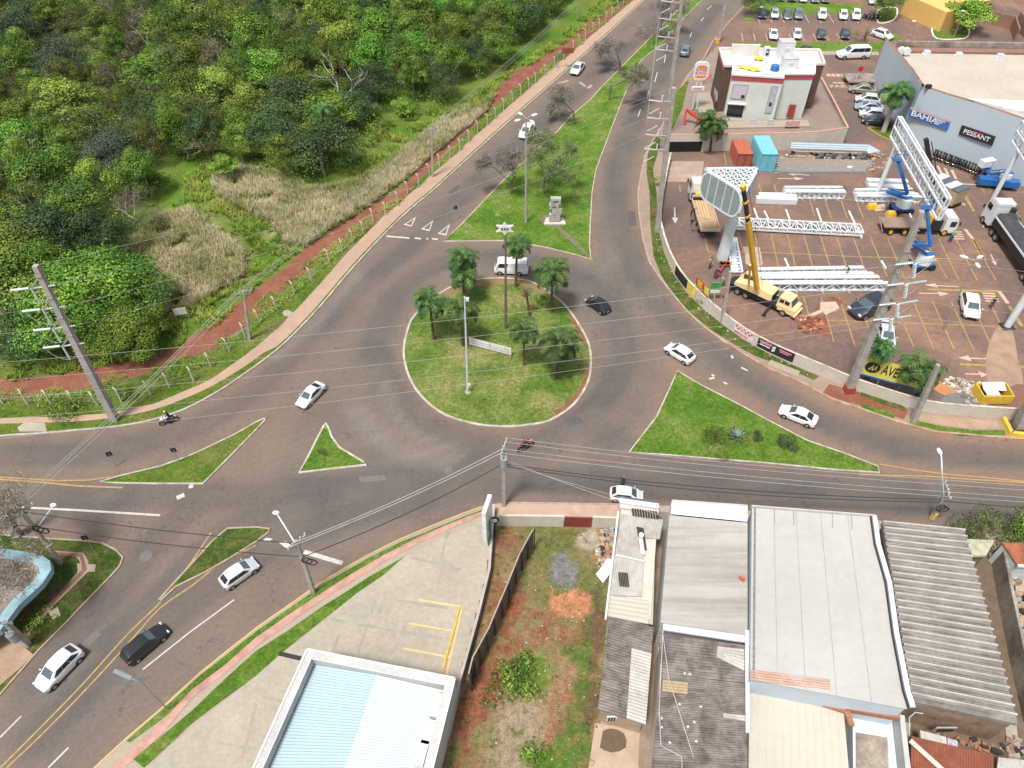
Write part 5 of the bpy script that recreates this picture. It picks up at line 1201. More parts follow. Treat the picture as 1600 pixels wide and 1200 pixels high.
scatter("median_litter",[(760,330),(840,260),(930,180),(960,180),(920,300),(915,380),(830,370)],40,.10,[M_WW],"tiny white litter on the median lawn","litter",4)
scatter("wall_rubble",[(1480,590),(1530,600),(1525,615),(1500,618),(1470,600)],120,.3,[M_RUBB,M_CREAM],"pale rubble heap behind the cream wall","rubble",5,flat=.8)
scatter("strip_litter",[(1030,360),(1060,440),(1130,515),(1280,592),(1270,597),(1110,512),(1045,440),(1020,370)],50,.15,[M_WW],"white flowers and litter on the grass strip below the wall","litter",6)
# street wall with the red gate
o=empty("street_wall",P(870,810),0,"low stained wall between the pavement and the empty plot with a red gate","wall")
g=MB();wz=1.8;g.wall([P(778,822),P(880,823)],wz,.2);g.wall([P(924,824),P(966,826)],wz,.2);g.build("wall",M_CREAM,o,world=True)
g=MB();g.wall([P(881,823.5),P(923,824.5)],wz-.1,.08)
g.build("gate",mt("rusty red gate",(.30,.06,.045),.7,scale=1.5,c2=(.2,.05,.04)),o,world=True)
g=MB();a,b_=P(881,823.5),P(923,824.5)
for k in range(22):
    p=a.lerp(b_,k/21);g.bar(p+V((0,-.07,.1)),p+V((0,-.07,wz-.1)),.05)
g.build("gate_bars",mt("rusty bar",(.24,.05,.04),.7),o,world=True)
G("plot_pavement",[(757,792),(800,787),(965,789),(970,822),(775,819)],mt("pinkish pavement",(.46,.33,.25),.9,scale=1,c2=(.38,.27,.2),fine=.3),.16)
o=empty("retaining_wall",P(765,850),0,"tall pale wall along the right edge of the forecourt","wall");g=MB();g.wall([P(772,800),P(765,900),P(748,970),P(719,1075),P(700,1160)],1.3,.22)
g.build("wall",mt("grey blue wall",(.40,.40,.40),.9,scale=.7,c2=(.33,.31,.29),fine=.3),o,world=True)
# leaning panel fence in the plot
pts=[P(735,1080),P(741,1055),P(765,1010),P(790,950),P(812,895),P(832,858)]
o=empty("panel_fence",pts[0],0,"dark panel hoarding on posts crossing the empty plot","fence");g=MB();g.wall([p+V((0,0,0)) for p in pts],3.0,.06,z=.3);g.build("panel",mt("brown hoarding",(.17,.125,.10),.9,scale=1,c2=(.11,.085,.07),fine=.4),o,world=True)
for i in range(12):
    t=i/11*5;a=int(min(4,t));p=pts[a].lerp(pts[a+1],t-a)+V((.12,-.05,0));g=MB();g.bar(p,p+V((0,0,3.35)),.11);g.build("post",M_DK,o,world=True)
g=MB();g.ribbon([p+V((0,0,3.34)) for p in pts],.1);g.build("top_rail",M_RUBB,o,world=True)
# --- narrow house
h=3.3
o=empty("narrow_house",P(985,1000),0,"narrow long house with patched ribbed roofs beside the empty plot","house")
r1=[P(969,803,h),P(1035,812,h),P(1022,972,h+.05),P(946,972,h+.05)]
wallbox([P(970,790,h),P(1030,797,h),P(1018,972,h),P(950,972,h)],0,.15,.25,M_CREAM,o)
A,B,C,D=P(971,803,h),P(1036,812,h),P(1031,842,h),P(966,838,h);rib("roof_sheet",A,B,C,D,26,.05,M_FIBL,o,along='AD')
A,B,C,D=P(966,837,h),P(1009,841,h+.03),P(1005,876,h+.03),P(960,868,h);rib("roof_sheet",A,B,C,D,20,.05,M_FIBL,o,along='AD')
A,B,C,D=P(1009,848,h-.3),P(1024,850,h-.3),P(1020,976,h-.3),P(1003,972,h-.3);rib("roof_sheet",A,B,C,D,5,.03,M_ROOFC,o,along='AD')
A,B,C,D=P(960,867,h),P(1006,876,h),P(1003,932,h),P(952,930,h);rib("roof_sheet",A,B,C,D,16,.05,M_FIBL,o,along='AD')
A,B,C,D=P(952,930,h-.05),P(1014,938,h-.05),P(1013,975,h-.05),P(946,962,h-.05);rib("roof_sheet",A,B,C,D,5,.03,M_ROOFC,o)
A,B,C,D=P(953,959,3.2),P(1021,980,3.2),P(1009,1132,3.2),P(934,1108,3.2);rib("brown_roof",A,B,C,D,34,.07,M_FIBD,o)
A,B,C,D=P(987,1012,3.32),P(1018,1021,3.32),P(1009,1132,3.32),P(979,1122,3.32);rib("roof_patch",A,B,C,D,22,.06,M_FIBL,o)
wallbox([P(955,962,3.1),P(1019,983,3.1),P(1007,1128,3.1),P(937,1106,3.1)],0,.1,.2,mt("tan plaster",(.36,.27,.19),.9,scale=1,c2=(.28,.2,.14)),o)
g=MB();a,b_=P(968,800,h+.6),P(1030,810,h+.6);g.bar(P(968,784,h+.1),P(1029,793,h+.1),.5,.5);g.build("street_fascia",M_GUT,o,world=True)
g=MB();g.bar(P(969,778,h+.2),P(1027,786,h+.2),.35,.12);g.build("fascia_cap",mt("violet cap",(.11,.11,.17),.7),o,world=True)
g=MB();g.bar(P(969,789,h),P(1029,797,h),.7,.1);g.build("fascia_top",M_CREAM,o,world=True)
for u0,v0,u1,v1 in((989,800,1026,805),):
    g=MB();a,b_=P(u0,v0,h+.12),P(u1,v1,h+.12)
    for k in range(10): p=a.lerp(b_,k/9);g.box((p.x,p.y,p.z),(.16,.8,.05))
    g.build("dark_louvres",M_DK,o,world=True)
g=MB();
for k in range(6): p=P(968,905,h+.1).lerp(P(981,906,h+.1),k/5);g.box(p,(.10,1.3,.04))
g.build("dark_louvres",M_DK,o,world=True)
g=MB();
for k in range(5): p=P(998,840,h+.1).lerp(P(1007,842,h+.1),k/4);g.box(p,(.10,2.2,.04))
g.build("dark_louvres",M_DK,o,world=True)
g=MB();g.bar(P(962,867,h+.1),P(1007,877,h+.1),.14,.1);g.bar(P(966,800,h+.1),P(946,968,h+.1),.16,.25);g.build("roof_trim",M_GUT,o,world=True)
t=P(1001,841,h+.2);wt=empty("roof_duct",t,0,"short white duct standing on the ribbed roof of the narrow house","duct");g=MB();g.tube((0,0,-.2),(0,0,.6),.22,n=12);g.box((0,-.8,0),(.35,1.6,.12));g.build("duct",M_GUT,wt)
G("yard",[(1020,800),(1045,800),(1030,960),(1022,1200),(918,1290),(930,1130),(1008,1135)],mt("yard concrete",(.30,.22,.165),.95,scale=1,c2=(.2,.145,.11),fine=.5),.168)
G("yard",[(930,1130),(1000,1140),(992,1300),(905,1300)],mt("old slab",(.44,.34,.25),.95,scale=.7,c2=(.35,.26,.19),fine=.3),.172)
G("yard_stain",[(942,1142),(955,1138),(975,1146),(978,1168),(955,1176),(937,1168)],mt("algae stain",(.14,.10,.06),.95,scale=2,fine=.4),.176,2)
o=empty("window_grate",P(962,1122),0,"small white barred window in the tan wall below the brown roof","window");g=MB();a=P(956,1118,1.9);g.box((a.x,a.y-.1,1.6),(.75,.1,.8));g.build("frame",M_GUT,o,world=True);g=MB();
for k in range(2):
    for j in range(3): g.box((a.x-.2+j*.2,a.y-.16,1.42+k*.34),(.14,.06,.22))
g.build("panes",M_DK,o,world=True)
o=empty("blank_banner",P(945,890),0,"folded white tarpaulin lying at the edge of the plot","tarpaulin");g=MB();a=[P(948,872,.3),P(958,873,1.2),P(956,893,.9),P(942,911,.3),P(931,897,.25),P(941,884,.5)]
c_=sum(a,V((0,0,0)))/6+V((0,0,.25))
for i in range(6): g.face(a[i],a[(i+1)%6],c_)
g.build("sheet",mt("white tarpaulin",(.72,.72,.72),.7),o,world=True)
# --- flat roofed shop
h=4.6;o=empty("grey_roof_shop",P(1105,900),0,"shop with a flat greyish white roof behind a white street parapet","building")
q=[P(1046,806,h),P(1168,818,h),P(1168,990,h),P(1033,972,h)];wallbox(q,0,.05,.05,M_WW,o)
rib("roof",P(1046,805,h+.03),P(1168,817,h+.03),P(1168,992,h+.03),P(1032,973,h+.03),7,.008,M_ROOFG,o,prof='t')
g=MB();A,B,C,D=P(1050,782,h+.5),P(1168,790,h+.5),P(1168,815,h+.05),P(1048,803,h+.05)
g.face(A,D,C,B);g.face(P(1050,781,h+.5),P(1168,789,h+.5),V((B.x,B.y+.1,.2)),V((A.x,A.y+.1,.2)));g.build("street_canopy",M_GUT,o,world=True)
g=MB();g.bar(A,B,.12,.12);g.bar(A.lerp(D,.5),B.lerp(C,.5),.1,.06);g.build("canopy_trim",M_WW,o,world=True)
g=MB();g.bar(P(1036,976,h-.3),P(1168,996,h-.3),.9,.2);g.bar(P(1167,985,h),P(1168,1145,h-.3),.28,.2);g.build("gutter",M_GUT,o,world=True)
h=4.0
for nm,A,B,C,D,n,m_ in(("brown_roof",P(1030,991,h+.1),P(1166,1008,h+.1),P(1166,1068,h),P(1034,1052,h),13,M_FIBD),("brown_roof",P(1033,1052,h),P(1168,1069,h),P(1168,1300,h-.2),P(1008,1300,h-.2),60,M_FIBD),("roof_patch",P(1121,1010,h+.18),P(1163,1014,h+.18),P(1163,1048,h+.18),P(1120,1026,h+.18),6,M_FIBL),("roof_patch",P(1036,1062,h+.12),P(1075,1066,h+.12),P(1074,1085,h+.12),P(1034,1080,h+.12),4,mt("ochre sheet",(.36,.28,.18),.9,scale=2)),("roof_patch",P(1130,1114,h+.1),P(1166,1118,h+.1),P(1166,1127,h+.1),P(1130,1121,h+.1),2,M_FIBL)): rib(nm,A,B,C,D,n,.06,m_,o)
wallbox([P(1034,995,h),P(1166,1010,h),P(1166,1300,h),P(1014,1300,h)],0,.3,.2,M_CREAM,o)
g=MB()
for u,v in((1070,1052),(1078,1053),(1062,1100),(1075,1135),(1088,1158),(1034,1122),(1034,1136),(1047,1160),(1085,1128),(1095,1104)): p=P(u,v,h+.1);g.ell(p,(.11,.11,.05),8,4)
g.build("roof_screws",M_WW,o,world=True)
g=MB();g.path([P(1035,985,h+.8),P(1045,1060,h+.8),P(1084,1184,h+.3)],.03);g.path([P(1036,985,h+.8),P(1030,1110,h+.7),P(1033,1165,h+.4),P(1065,1182,h+.3),P(1067,1220,h+.3)],.03);tag(g.build("roof_cable",M_WW,None),"white cable trailing over the brown ribbed roof","cable")
g=MB();g.wall([P(1170,1000,0),P(1171,1070,0)],4.5,.3);o2=tag(g.build("brick_pier",M_BRICK),"narrow brick party wall between the shop and the big white roof","wall")
o=empty("satellite_dish",P(1158,907,4.65),R(140),"small red and white dish on the right edge of the flat greyish roof","satellite dish");g=MB();g.ell((0,0,.35),(.28,.1,.28),14,6);g.build("dish",mt("orange red enamel",(.55,.12,.06),.5),o);g=MB();g.tube((0,0,-.02),(0,0,.35),.03);g.tube((0,0,.35),(.0,-.4,.45),.015);g.build("mast",M_GALV,o)
# --- big white shed
h=5.4;o=empty("white_shed",P(1280,950),0,"large warehouse with a wide white sheet roof and curling side gutter","building")
A,B,C,D=P(1175,792,h),P(1367,808,h),P(1417,1108,h),P(1172,1062,h)
rib("roof",A,B,C,D,9,.008,M_ROOFW,o,prof='t')
wallbox([A,B,C,D],0,.12,.1,mt("pale blue wall",(.44,.50,.55),.85,scale=.6,c2=(.37,.43,.48)),o)
g=MB();gp=[P(1361,806,h+.1),P(1367,850,h+.1),P(1384,910,h+.1),P(1395,990,h+.1),P(1412,1080,h+.1),P(1420,1105,h+.1)]
for a,b_ in zip(gp,gp[1:]): g.bar(a+V((.27,0,.0)),b_+V((.27,0,0)),.36,.2)
g.build("side_gutter",M_GUT,o,world=True)
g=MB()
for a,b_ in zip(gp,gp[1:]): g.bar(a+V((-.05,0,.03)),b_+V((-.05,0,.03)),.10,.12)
g.build("painted_gutter_shadow",M_DK,o,world=True)  # solid dark bars drawn in as the shadow line beside the gutter
g=MB()
for k in(.18,.36,.56,.78): g.bar(A.lerp(B,k)+V((0,0,.02)),D.lerp(C,k)+V((0,0,.02)),.05,.015)
g.build("sheet_laps",mt("stained sheet lap",(.40,.39,.37),.8,scale=.8,c2=(.31,.29,.265),fine=.5),o,world=True)
g=MB();g.bar(A+V((.25,0,.04)),D+V((.25,0,.04)),.16,.02);g.build("mildew_edge",mt("mildewed edge",(.30,.29,.27),.9,scale=4,c2=(.10,.10,.095),fine=.6),o,world=True)
g=MB();g.bar(P(1174,791,h+.15),P(1367,806,h+.15),.12,.25);g.build("front_flashing",M_WW,o,world=True)
g=MB()
for u in(1210,1240,1301,1331): g.bar(P(u,792+(u-1175)*.083,h+.08),P(u+.5,814+(u-1175)*.08,h+.08),.05,.04)
g.build("roof_straps",M_GALV,o,world=True)
rib("brick_course",P(1172,1046,h+.06),P(1297,1062,h+.06),P(1297,1077,h+.06),P(1172,1063,h+.06),4,.05,corrm("pink brown tile",(.40,.26,.2),(.5,.4,.34)),o)
g=MB();g.bar(P(1256,1092,2.9),P(1322,1112,3.1),.35,.4);g.bar(P(1322,1112,3.1),P(1330,1135,3.0),.4,.45);g.bar(P(1322,1108,3.2),P(1405,1122,3.6),.25,.5);g.build("broken_brickwork",M_BRICK,o,world=True)
o=empty("cream_lower_roof",P(1240,1180),0,"lower cream sheet roof in front of the white shed","building");h2=3.0
rib("roof",P(1171,1080,h2),P(1318,1112,h2),P(1335,1300,h2),P(1168,1300,h2),12,.03,M_ROOFC,o,along='AD',prof='t');wallbox([P(1173,1082,h2),P(1316,1112,h2),P(1333,1298,h2),P(1170,1298,h2)],0,.1,.1,M_WW,o)
o=empty("white_patio",P(1370,1200),0,"white walled patio with a stained grey flat slab","building")
g=MB();g.prism([P(1332,1120,2.0),P(1404,1128,2.0),P(1418,1300,2.0),P(1335,1300,2.0)],0,2.0);g.build("roof_terrace",mt("pale blue terrace",(.52,.58,.62),.8),o,world=True)
g=MB();g.prism([P(1337,1145,2.0),P(1386,1153,2.0),P(1392,1300,2.0),P(1337,1300,2.0)],2.0,2.08);g.build("stained_slab",M_STN,o,world=True)
g=MB();g.bar(P(1404,1122,2.8),P(1424,1300,2.8),.35,1.3);g.build("parapet",M_WW,o,world=True)
# --- asbestos roofed shed
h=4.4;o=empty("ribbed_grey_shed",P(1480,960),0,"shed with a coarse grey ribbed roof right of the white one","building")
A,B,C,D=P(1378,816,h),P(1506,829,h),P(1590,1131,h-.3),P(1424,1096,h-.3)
rib("roof",A,B,C,D,25,.34,[corrm("ribbed fibre cement",(.33,.31,.29),(.20,.18,.165),scale=.35,streak=(.15,.6,1)),corrm("sunlit ridge fibre cement",(.46,.44,.41),(.33,.31,.285),scale=.5)],o,prof="canal")  # paler second sheet paints sunlight onto the ridges
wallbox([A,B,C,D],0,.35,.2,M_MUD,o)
g=MB();a=P(1482,1130,2.6);
g.box((a.x-.2,a.y-.28,2.2),(1.5,.1,.7));g.build("vent_frame",M_RUBB,o,world=True);g=MB()
for k in range(7): g.box((a.x-.75+k*.18,a.y-.36,2.2),(.1,.06,.5))
g.build("vent_slots",M_DK,o,world=True)
g=MB();g.path([P(1442,1115,3),P(1430,1113,3),P(1421,1121,3),P(1421,1160,1.8)],.04);tag(g.build("drain_pipe",M_WW),"thin white pipe bending down the stained wall under the ribbed roof","pipe")
G("back_yard",[(1505,826),(1545,840),(1600,1100),(1700,1400),(1400,1400),(1424,1130)],mt("dark yard earth",(.13,.095,.065),1,scale=1,c2=(.2,.14,.09),fine=.6),.168)
def tileroof(name,A,B,C,D,n,mat,o): return rib(name,A,B,C,D,n,.10,mat,o,along='AD')
h=2.9;o=empty("tile_roof_house",P(1480,1190),0,"house with a red clay tile roof at the bottom right","house")
tileroof("roof",P(1424,1150,h),P(1552,1180,h),P(1560,1330,h),P(1420,1330,h),30,M_TILE,o);wallbox([P(1424,1150,h),P(1552,1180,h),P(1560,1330,h),P(1420,1330,h)],0,.2,.25,M_MUD,o)
g=MB();g.bar(P(1422,1157,h+.25),P(1475,1205,h+.25),.35,.1);g.build("ridge_flashing",M_CREAM,o,world=True)
o=empty("small_white_roof",P(1585,1200),0,"white ribbed lean-to roof in the bottom right corner","roof");rib("roof",P(1560,1183,2.6),P(1640,1192,2.6),P(1640,1300,2.4),P(1545,1300,2.4),16,.07,M_FIBL,o,along='AD');wallbox([P(1560,1183,2.6),P(1640,1192,2.6),P(1640,1300,2.4),P(1545,1300,2.4)],0,.2,.2,M_MUD,o)
o=empty("white_tarpaulin_bundle",P(1465,1158),0,"dirty white tarpaulin bundle on the ledge behind the red tiles","tarpaulin");g=MB();g.bar(P(1437,1152,2.2),P(1478,1163,2.2),.9,.35);g.build("sheet",mt("dirty tarpaulin",(.5,.48,.42),.8,scale=1.5,c2=(.35,.33,.28)),o,world=True);g=MB();g.bar(P(1479,1163,2.2),P(1495,1168,2.2),.8,.4);g.build("plastic_bag",mt("mixed plastic",(.5,.45,.5),.6,scale=5,c2=(.15,.2,.22)),o,world=True)
h=3.0;o=empty("orange_tile_house",P(1600,880),0,"house with an orange clay tile roof at the right frame edge below the hedge","house")
tileroof("roof",P(1566,848,h),P(1690,848,h),P(1690,890,h-.4),P(1590,883,h-.4),24,mt("orange roof tile",(.42,.15,.07),.9,scale=1.2,c2=(.2,.08,.05),fine=.6),o);wallbox([P(1566,848,h),P(1690,848,h),P(1690,890,h-.4),P(1590,883,h-.4)],0,.2,.1,mt("pale blue plaster",(.46,.52,.52),.8),o)
g=MB();g.bar(P(1590,884,h-.3),P(1690,890,h-.3),.2,.2);g.build("eave_board",M_GUT,o,world=True)
o=empty("cream_gatehouse",P(1530,858),0,"small cream lean-to roof with dark streaks at the corner of the ribbed shed","roof");g=MB();g.prism([P(1510,842,2.5),P(1554,844,2.5),P(1541,868,2.5),P(1519,868,2.5)],2.2,2.5,bottom=True);g.build("roof",mt("mouldy cream sheet",(.52,.49,.36),.9,scale=1.5,c2=(.3,.27,.2),fine=.4),o,world=True);g=MB();g.prism([P(1512,844,2.2),P(1551,846,2.2),P(1540,867,2.2),P(1520,867,2.2)],0,2.2);g.build("wall",M_MUD,o,world=True)
g=MB();g.wall([P(1548,870),P(1560,940),P(1580,1040),P(1600,1130)],2.4,.25);g.wall([P(1558,880),P(1590,905),P(1640,910)],2.2,.2);tag(g.build("black_stained_wall",M_STN),"tall black stained garden wall at the right edge of the picture","wall")
scatter("yard_junk",[(1545,870),(1565,860),(1600,930),(1600,1000),(1570,960)],90,.5,[M_DK,M_RUBB,M_GALV,M_WOOD,M_MUD],"dark clutter of boards and scrap between the garden walls","junk",8,flat=1.2)
scatter("yard_junk",[(1430,1140),(1560,1165),(1590,1150),(1600,1180),(1550,1178),(1480,1160)],70,.35,[M_DK,M_RUBB,M_BRICK,M_MUD],"scrap strewn in the yard under the ribbed roof","junk",9,flat=.8)
g=MB();g.ribbon([P(1578,1120,.2),P(1585,1180,.2),P(1590,1230,.2)],.8);tag(g.build("yard_path",M_RUBB),kind="structure")
# --- pale blue canopy lower left
o=empty("pale_blue_canopy",P(30,960),0,"pale blue painted canopy roof with a rounded corner at the left edge","canopy");hc=2.6
q=[P(-120,1050,hc),P(0,985,hc),P(30,945,hc),P(66,912,hc),P(80,890,hc),P(78,876,hc),P(66,868,hc),P(40,862,hc),P(-40,850,hc),P(-200,900,hc)]
g=MB();g.prism(q,hc-.6,hc,bottom=True);g.build("fascia",mt("pale blue paint",(.27,.42,.47),.6,scale=1,c2=(.22,.34,.38)),o,world=True)
g=MB();g.prism(inset(q,.9),hc,hc+.02,side=False);g.build("roof",mt("grey brown gravel roof",(.27,.235,.215),.95,scale=1,c2=(.22,.16,.14),fine=.4),o,world=True)
g=MB();g.prism(inset(q,1.6),0,hc-.6);g.build("wall",M_WW,o,world=True)
# paths at the corner ground
G("corner_path",[(82,860),(130,864),(138,876),(136,895),(85,945),(45,990),(35,996),(30,990),(70,950),(120,896),(125,878),(118,868),(80,868)],M_BEIGE,.15);G("guide_strip",[(82,862),(129,865),(133,878),(136,890),(85,943),(40,992),(34,988),(80,938),(128,890),(127,878),(124,870),(82,867)],mt("dark red guide paving",(.27,.12,.09),.9,scale=2,fine=.4),.155)
G("corner_path",[(120,880),(150,882),(148,893),(122,895)],M_BEIGE,.152);G("corner_path",[(75,955),(90,948),(95,962),(82,968)],M_BEIGE,.152);G("bare_patch",[(-60,1010),(20,985),(40,1010),(55,1020),(0,1070),(-60,1120)],mt("trampled earth",(.38,.27,.19),1,scale=.7,c2=(.28,.19,.13),fine=.4),.151,0,.3)
# ---------------- restaurant on its podium ----------------
def prz(pts,mat,name,top=True,z0=0,parent=None,kind=None):
    "prism whose top follows the z of its points"
    q=[V(p) for p in pts];q=q if area(q)>0 else q[::-1];g=MB();n=len(q);g.v=[(p.x,p.y,z0) for p in q]+[tuple(p) for p in q]
    for i in range(n): j=(i+1)%n;g.f.append((i,j,n+j,n+i));g.m.append(0)
    for a,b_,c in geometry.tessellate_polygon([[V((p.x,p.y,0)) for p in q]]):
        if (q[b_]-q[a]).cross(q[c]-q[a]).z<0: b_,c=c,b_
        g.f.append((n+a,n+b_,n+c));g.m.append(0)
    o=g.build(name,mat,parent,world=parent is not None)
    return tag(o,kind=kind) if kind else o
pod=[P(1078,118,.2),P(1120,72,.2),P(1284,80,.3),P(1281,127,1.0),P(1322,206,2.2),P(1277,212,2.2),P(1240,213,2.2),P(1048,218,2.2),P(1052,200,2.0),P(1066,170,1.3)]
M_POD=mt("pinkish terrace concrete",(.27,.205,.17),.9,scale=.4,c2=(.22,.165,.14),fine=.3)
prz(pod,M_POD,"terrace",kind="structure")
G("terrace_grass",[(1050,150),(1075,125),(1082,130),(1062,190),(1048,205)],G_VERGE,.17)
o=empty("terrace_wall",P(1150,240),0,"cream retaining wall under the restaurant terrace with a dark car park opening","wall")
g=MB();z_=3.0
tw=[P(1044,217,2.25),P(1240,214,2.25),P(1277,212,2.25),P(1322,206,2.25),P(1300,163,1.6),P(1281,127,1.05)]
for a,b_ in zip(tw,tw[1:]):
    n_=(b_-a);n_.z=0;n_.normalize();n_=V((n_.y,-n_.x,0))*.25
    if n_.y>0:n_=-n_
    a2,b2=a+n_,b_+n_;up=V((0,0,.75));g.face(V((a2.x,a2.y,0)),V((b2.x,b2.y,0)),b2+up,a2+up);g.face(a2+up,b2+up,b_+up,a+up);g.face(V((a.x,a.y,0)),a+up,b_+up,V((b_.x,b_.y,0)))
g.build("wall",M_CREAM,o,world=True)
g=MB()
for a,b_ in zip(tw,tw[1:]): g.bar(a+V((0,-.12,.78)),b_+V((0,-.12,.78)),.28,.07)
g.build("orange_coping",mt("salmon coping",(.55,.27,.19),.8),o,world=True)
a=P(1046,217,2.25);b_=P(1098,216.5,2.25);g=MB();n_=V((0,-.28,0));z1=1.9
g.face(V((a.x,a.y,.16))+n_,V((b_.x,b_.y,.16))+n_,V((b_.x,b_.y,z1))+n_,V((a.x,a.y,z1))+n_);g.build("ramp_dark_sheet",mt("painted opening dark",(.006,.005,.005),1),o,world=True)  # flat black sheet painted as the darkness inside the ramp mouth
G("ramp",[(1038,252),(1100,252),(1096,284),(1036,284)],mt("ramp concrete",(.36,.28,.23),.9,scale=.6,c2=(.3,.22,.18),fine=.3),.16)
Mx=lambda u,v,z,dx=(1,0,0),n=(0,0,1): frame(P(u,v,z),V(dx),V(n))
tag(text("SAIDA",1.2,M_PINKP,Mx(1048,263,.17,(-1,0,0)),None,"ramp_lettering",.004,width=2.6),"faded SAIDA lettering painted upside down on the ramp","floor lettering");tag(text("ENTRADA",1.2,M_PINKP,Mx(1079,275,.17),None,"ramp_lettering",.004,width=3.6),"faded ENTRADA lettering painted on the ramp concrete","floor lettering")
tag(text("PARE",1.7,M_PINKP,Mx(1313,135,.17),None,"road_lettering",.004),"PARE lettering painted before the crossing by the store","floor lettering")
for k in range(5):
    u=1293+k*7.5;g=MB();g.ribbon([P(u,115.5,.17),P(u+3.5,119.5,.17)],.7);tag(g.build("crossing_stripe",M_PINKP),kind="structure")
g=MB();g.ribbon([P(1301,129,.17),P(1323,130,.17)],.5);tag(g.build("stop_line",M_PINKP),kind="structure")
# restaurant body
hb=9.0;BZ=.9
o=empty("restaurant",P(1200,150),0,"two storey restaurant with pale green front, brown side walls and white roof","building")
R1=[P(1124,77,hb),P(1280,79,hb),P(1288,101,hb),P(1132,104,hb)];R2=[P(1134,98,hb),P(1273,98,hb),P(1273,113,hb),P(1144,118,hb)]
rr2=[P(1144,118,hb),P(1225,123,hb),P(1226,117,hb),P(1272,117,hb),P(1273,101,hb),P(1146,101,hb)]
g=MB();g.prism(R1,0,hb-.05);g.build("brown_wall",M_MBR,o,world=True)
g=MB();g.prism(inset(R1 if area(R1)>0 else R1[::-1],.25),hb-.05,hb-.03,side=False);g.build("roof",mt("white membrane",(.62,.60,.57),.7,scale=.6,c2=(.54,.5,.46)),o,world=True)
q=rr2 if area(rr2)>0 else rr2[::-1];g=MB();g.prism(q,0,hb+.02);g.build("front_wall",M_LG,o,world=True)
g=MB();g.prism(inset(q,.3),0,hb+.05);g.build("front_roof",_mc["white membrane"],o,world=True)
g=MB()
for a,b_ in((rr2[0],rr2[1]),(rr2[1],rr2[2]),(rr2[2],rr2[3])):
    d=(b_-a).normalized();n_=V((d.y,-d.x,0))*.05;n_=n_ if n_.y<0 else -n_
    g.face(V((a.x,a.y,hb-.75))+n_,V((b_.x,b_.y,hb-.75))+n_,V((b_.x,b_.y,hb+.06))+n_,V((a.x,a.y,hb+.06))+n_)
a,b_=R1[3],R1[0];g.bar(a+V((-.06,0,-.35)),b_+V((-.06,0,-.35)),.08,.8)
g.build("crimson_band",M_BAND,o,world=True)
g=MB()
for i in range(4):
    a,b_=R1[i],R1[(i+1)%4]
    g.bar(a+V((0,0,.12)),b_+V((0,0,.12)),.3,.35)
for a,b_ in((rr2[0],rr2[1]),(rr2[2],rr2[3]),(rr2[5],rr2[0]),(rr2[3],rr2[4])): g.bar(a+V((0,0,.14)),b_+V((0,0,.14)),.3,.25)
a,b_=P(1142,66,hb+.9),P(1186,67,hb+.9);g.bar(P(1142,78,hb+.9),P(1186,79,hb+.9),.3,1.9)
g.build("parapet",_mc["white membrane"],o,world=True)
fa,fb=V((rr2[0].x,rr2[0].y,0)),V((rr2[1].x,rr2[1].y,0));fd=(fb-fa).normalized();fn=V((fd.y,-fd.x,0));fn=fn if fn.y<0 else -fn
def panel(s0,s1,z0,z1,mat,name,parent,off=.06,a=None,d=None,n=None,world=True,th=.05):
    a=a or fa;d=d or fd;n=n or fn;z0+=1.35;z1+=1.35
    g=MB();p0=a+d*s0+n*off;p1=a+d*s1+n*off;c_=(p0+p1)/2+V((0,0,(z0+z1)/2))
    M=Matrix((d,n,V((0,0,1)))).transposed();g.box(c_,((s1-s0),th,z1-z0),M=M);return g.build(name,mat,parent,world=world)
FL=(fb-fa).length
M_POST=mt("pinkish poster",(.50,.45,.52),.5,scale=1.5,c2=(.45,.4,.48));M_PF=mt("grey frame",(.25,.26,.28),.5)
t=panel(FL*.06,FL*.36,3.9,6.3,M_PF,"poster_frame",o,.04);panel(FL*.07,FL*.35,4.05,6.15,M_POST,"poster",o,.08);panel(FL*.26,FL*.33,4.2,4.7,M_DK,"poster_motif",o,.12)
panel(FL*.80,FL*.93,1.9,6.4,M_PF,"narrow_poster_frame",o,.04);panel(FL*.81,FL*.92,2.05,6.25,mt("lilac poster",(.42,.45,.52),.5),"narrow_poster",o,.08);panel(FL*.84,FL*.89,3.2,3.8,M_DK,"poster_motif",o,.12)
panel(FL*.05,FL*.37,1.0,3.1,M_GLASS,"shop_window",o,.05);panel(FL*.03,FL*.39,3.15,3.3,M_LG,"window_hood",o,.2,th=.4)
fa2=V((rr2[2].x,rr2[2].y,0));panel(2.0,3.1,.9,3.0,mt("red door",(.3,.05,.03),.6),"door",o,.05,a=fa2)
prz([P(1128,190,2.28),P(1262,187,2.28),P(1266,197,2.28),P(1128,200,2.28)],M_BEIGE,"terrace_walk",kind="structure")
for i,(u,v,c) in enumerate(((1175,196,"small pinkish poster stand by the restaurant front"),(1203,197,"small white poster stand by the restaurant front"),(1237,199,"red and white menu board beside the restaurant door"))):
    p=P(u,v,2.15);t=empty("poster_stand",p,0,c,"sign");g=MB();g.box((0,0,.55),(1.0 if i<2 else 2.2,.12,1.1));g.build("board",[M_POST,M_WW,mt("menu red white",(.6,.5,.48),.6,scale=3,c2=(.4,.05,.04))][i],t);g=MB();g.box((0,-.02,.05),(1.1 if i<2 else 2.3,.4,.1));g.build("foot",M_BLK,t)
def topunit(u,v,sx,sy,sz,mat,lab,cat="roof unit",extra=True):
    p=P(u,v,hb);t=empty("roof_unit",p,0,lab,cat,None);g=MB();g.box((0,0,sz/2),(sx,sy,sz));g.build("casing",mat,t);g=MB();g.box((0,-sy/2-.03,sz*.6),(sx*.35,.06,sz*.2));g.build("handle_panel",M_GUT,t)
    if extra: g=MB();g.box((0,0,sz+.03),(sx*1.04,sy*1.04,.06));g.build("lid",M_WW,t)
    return t
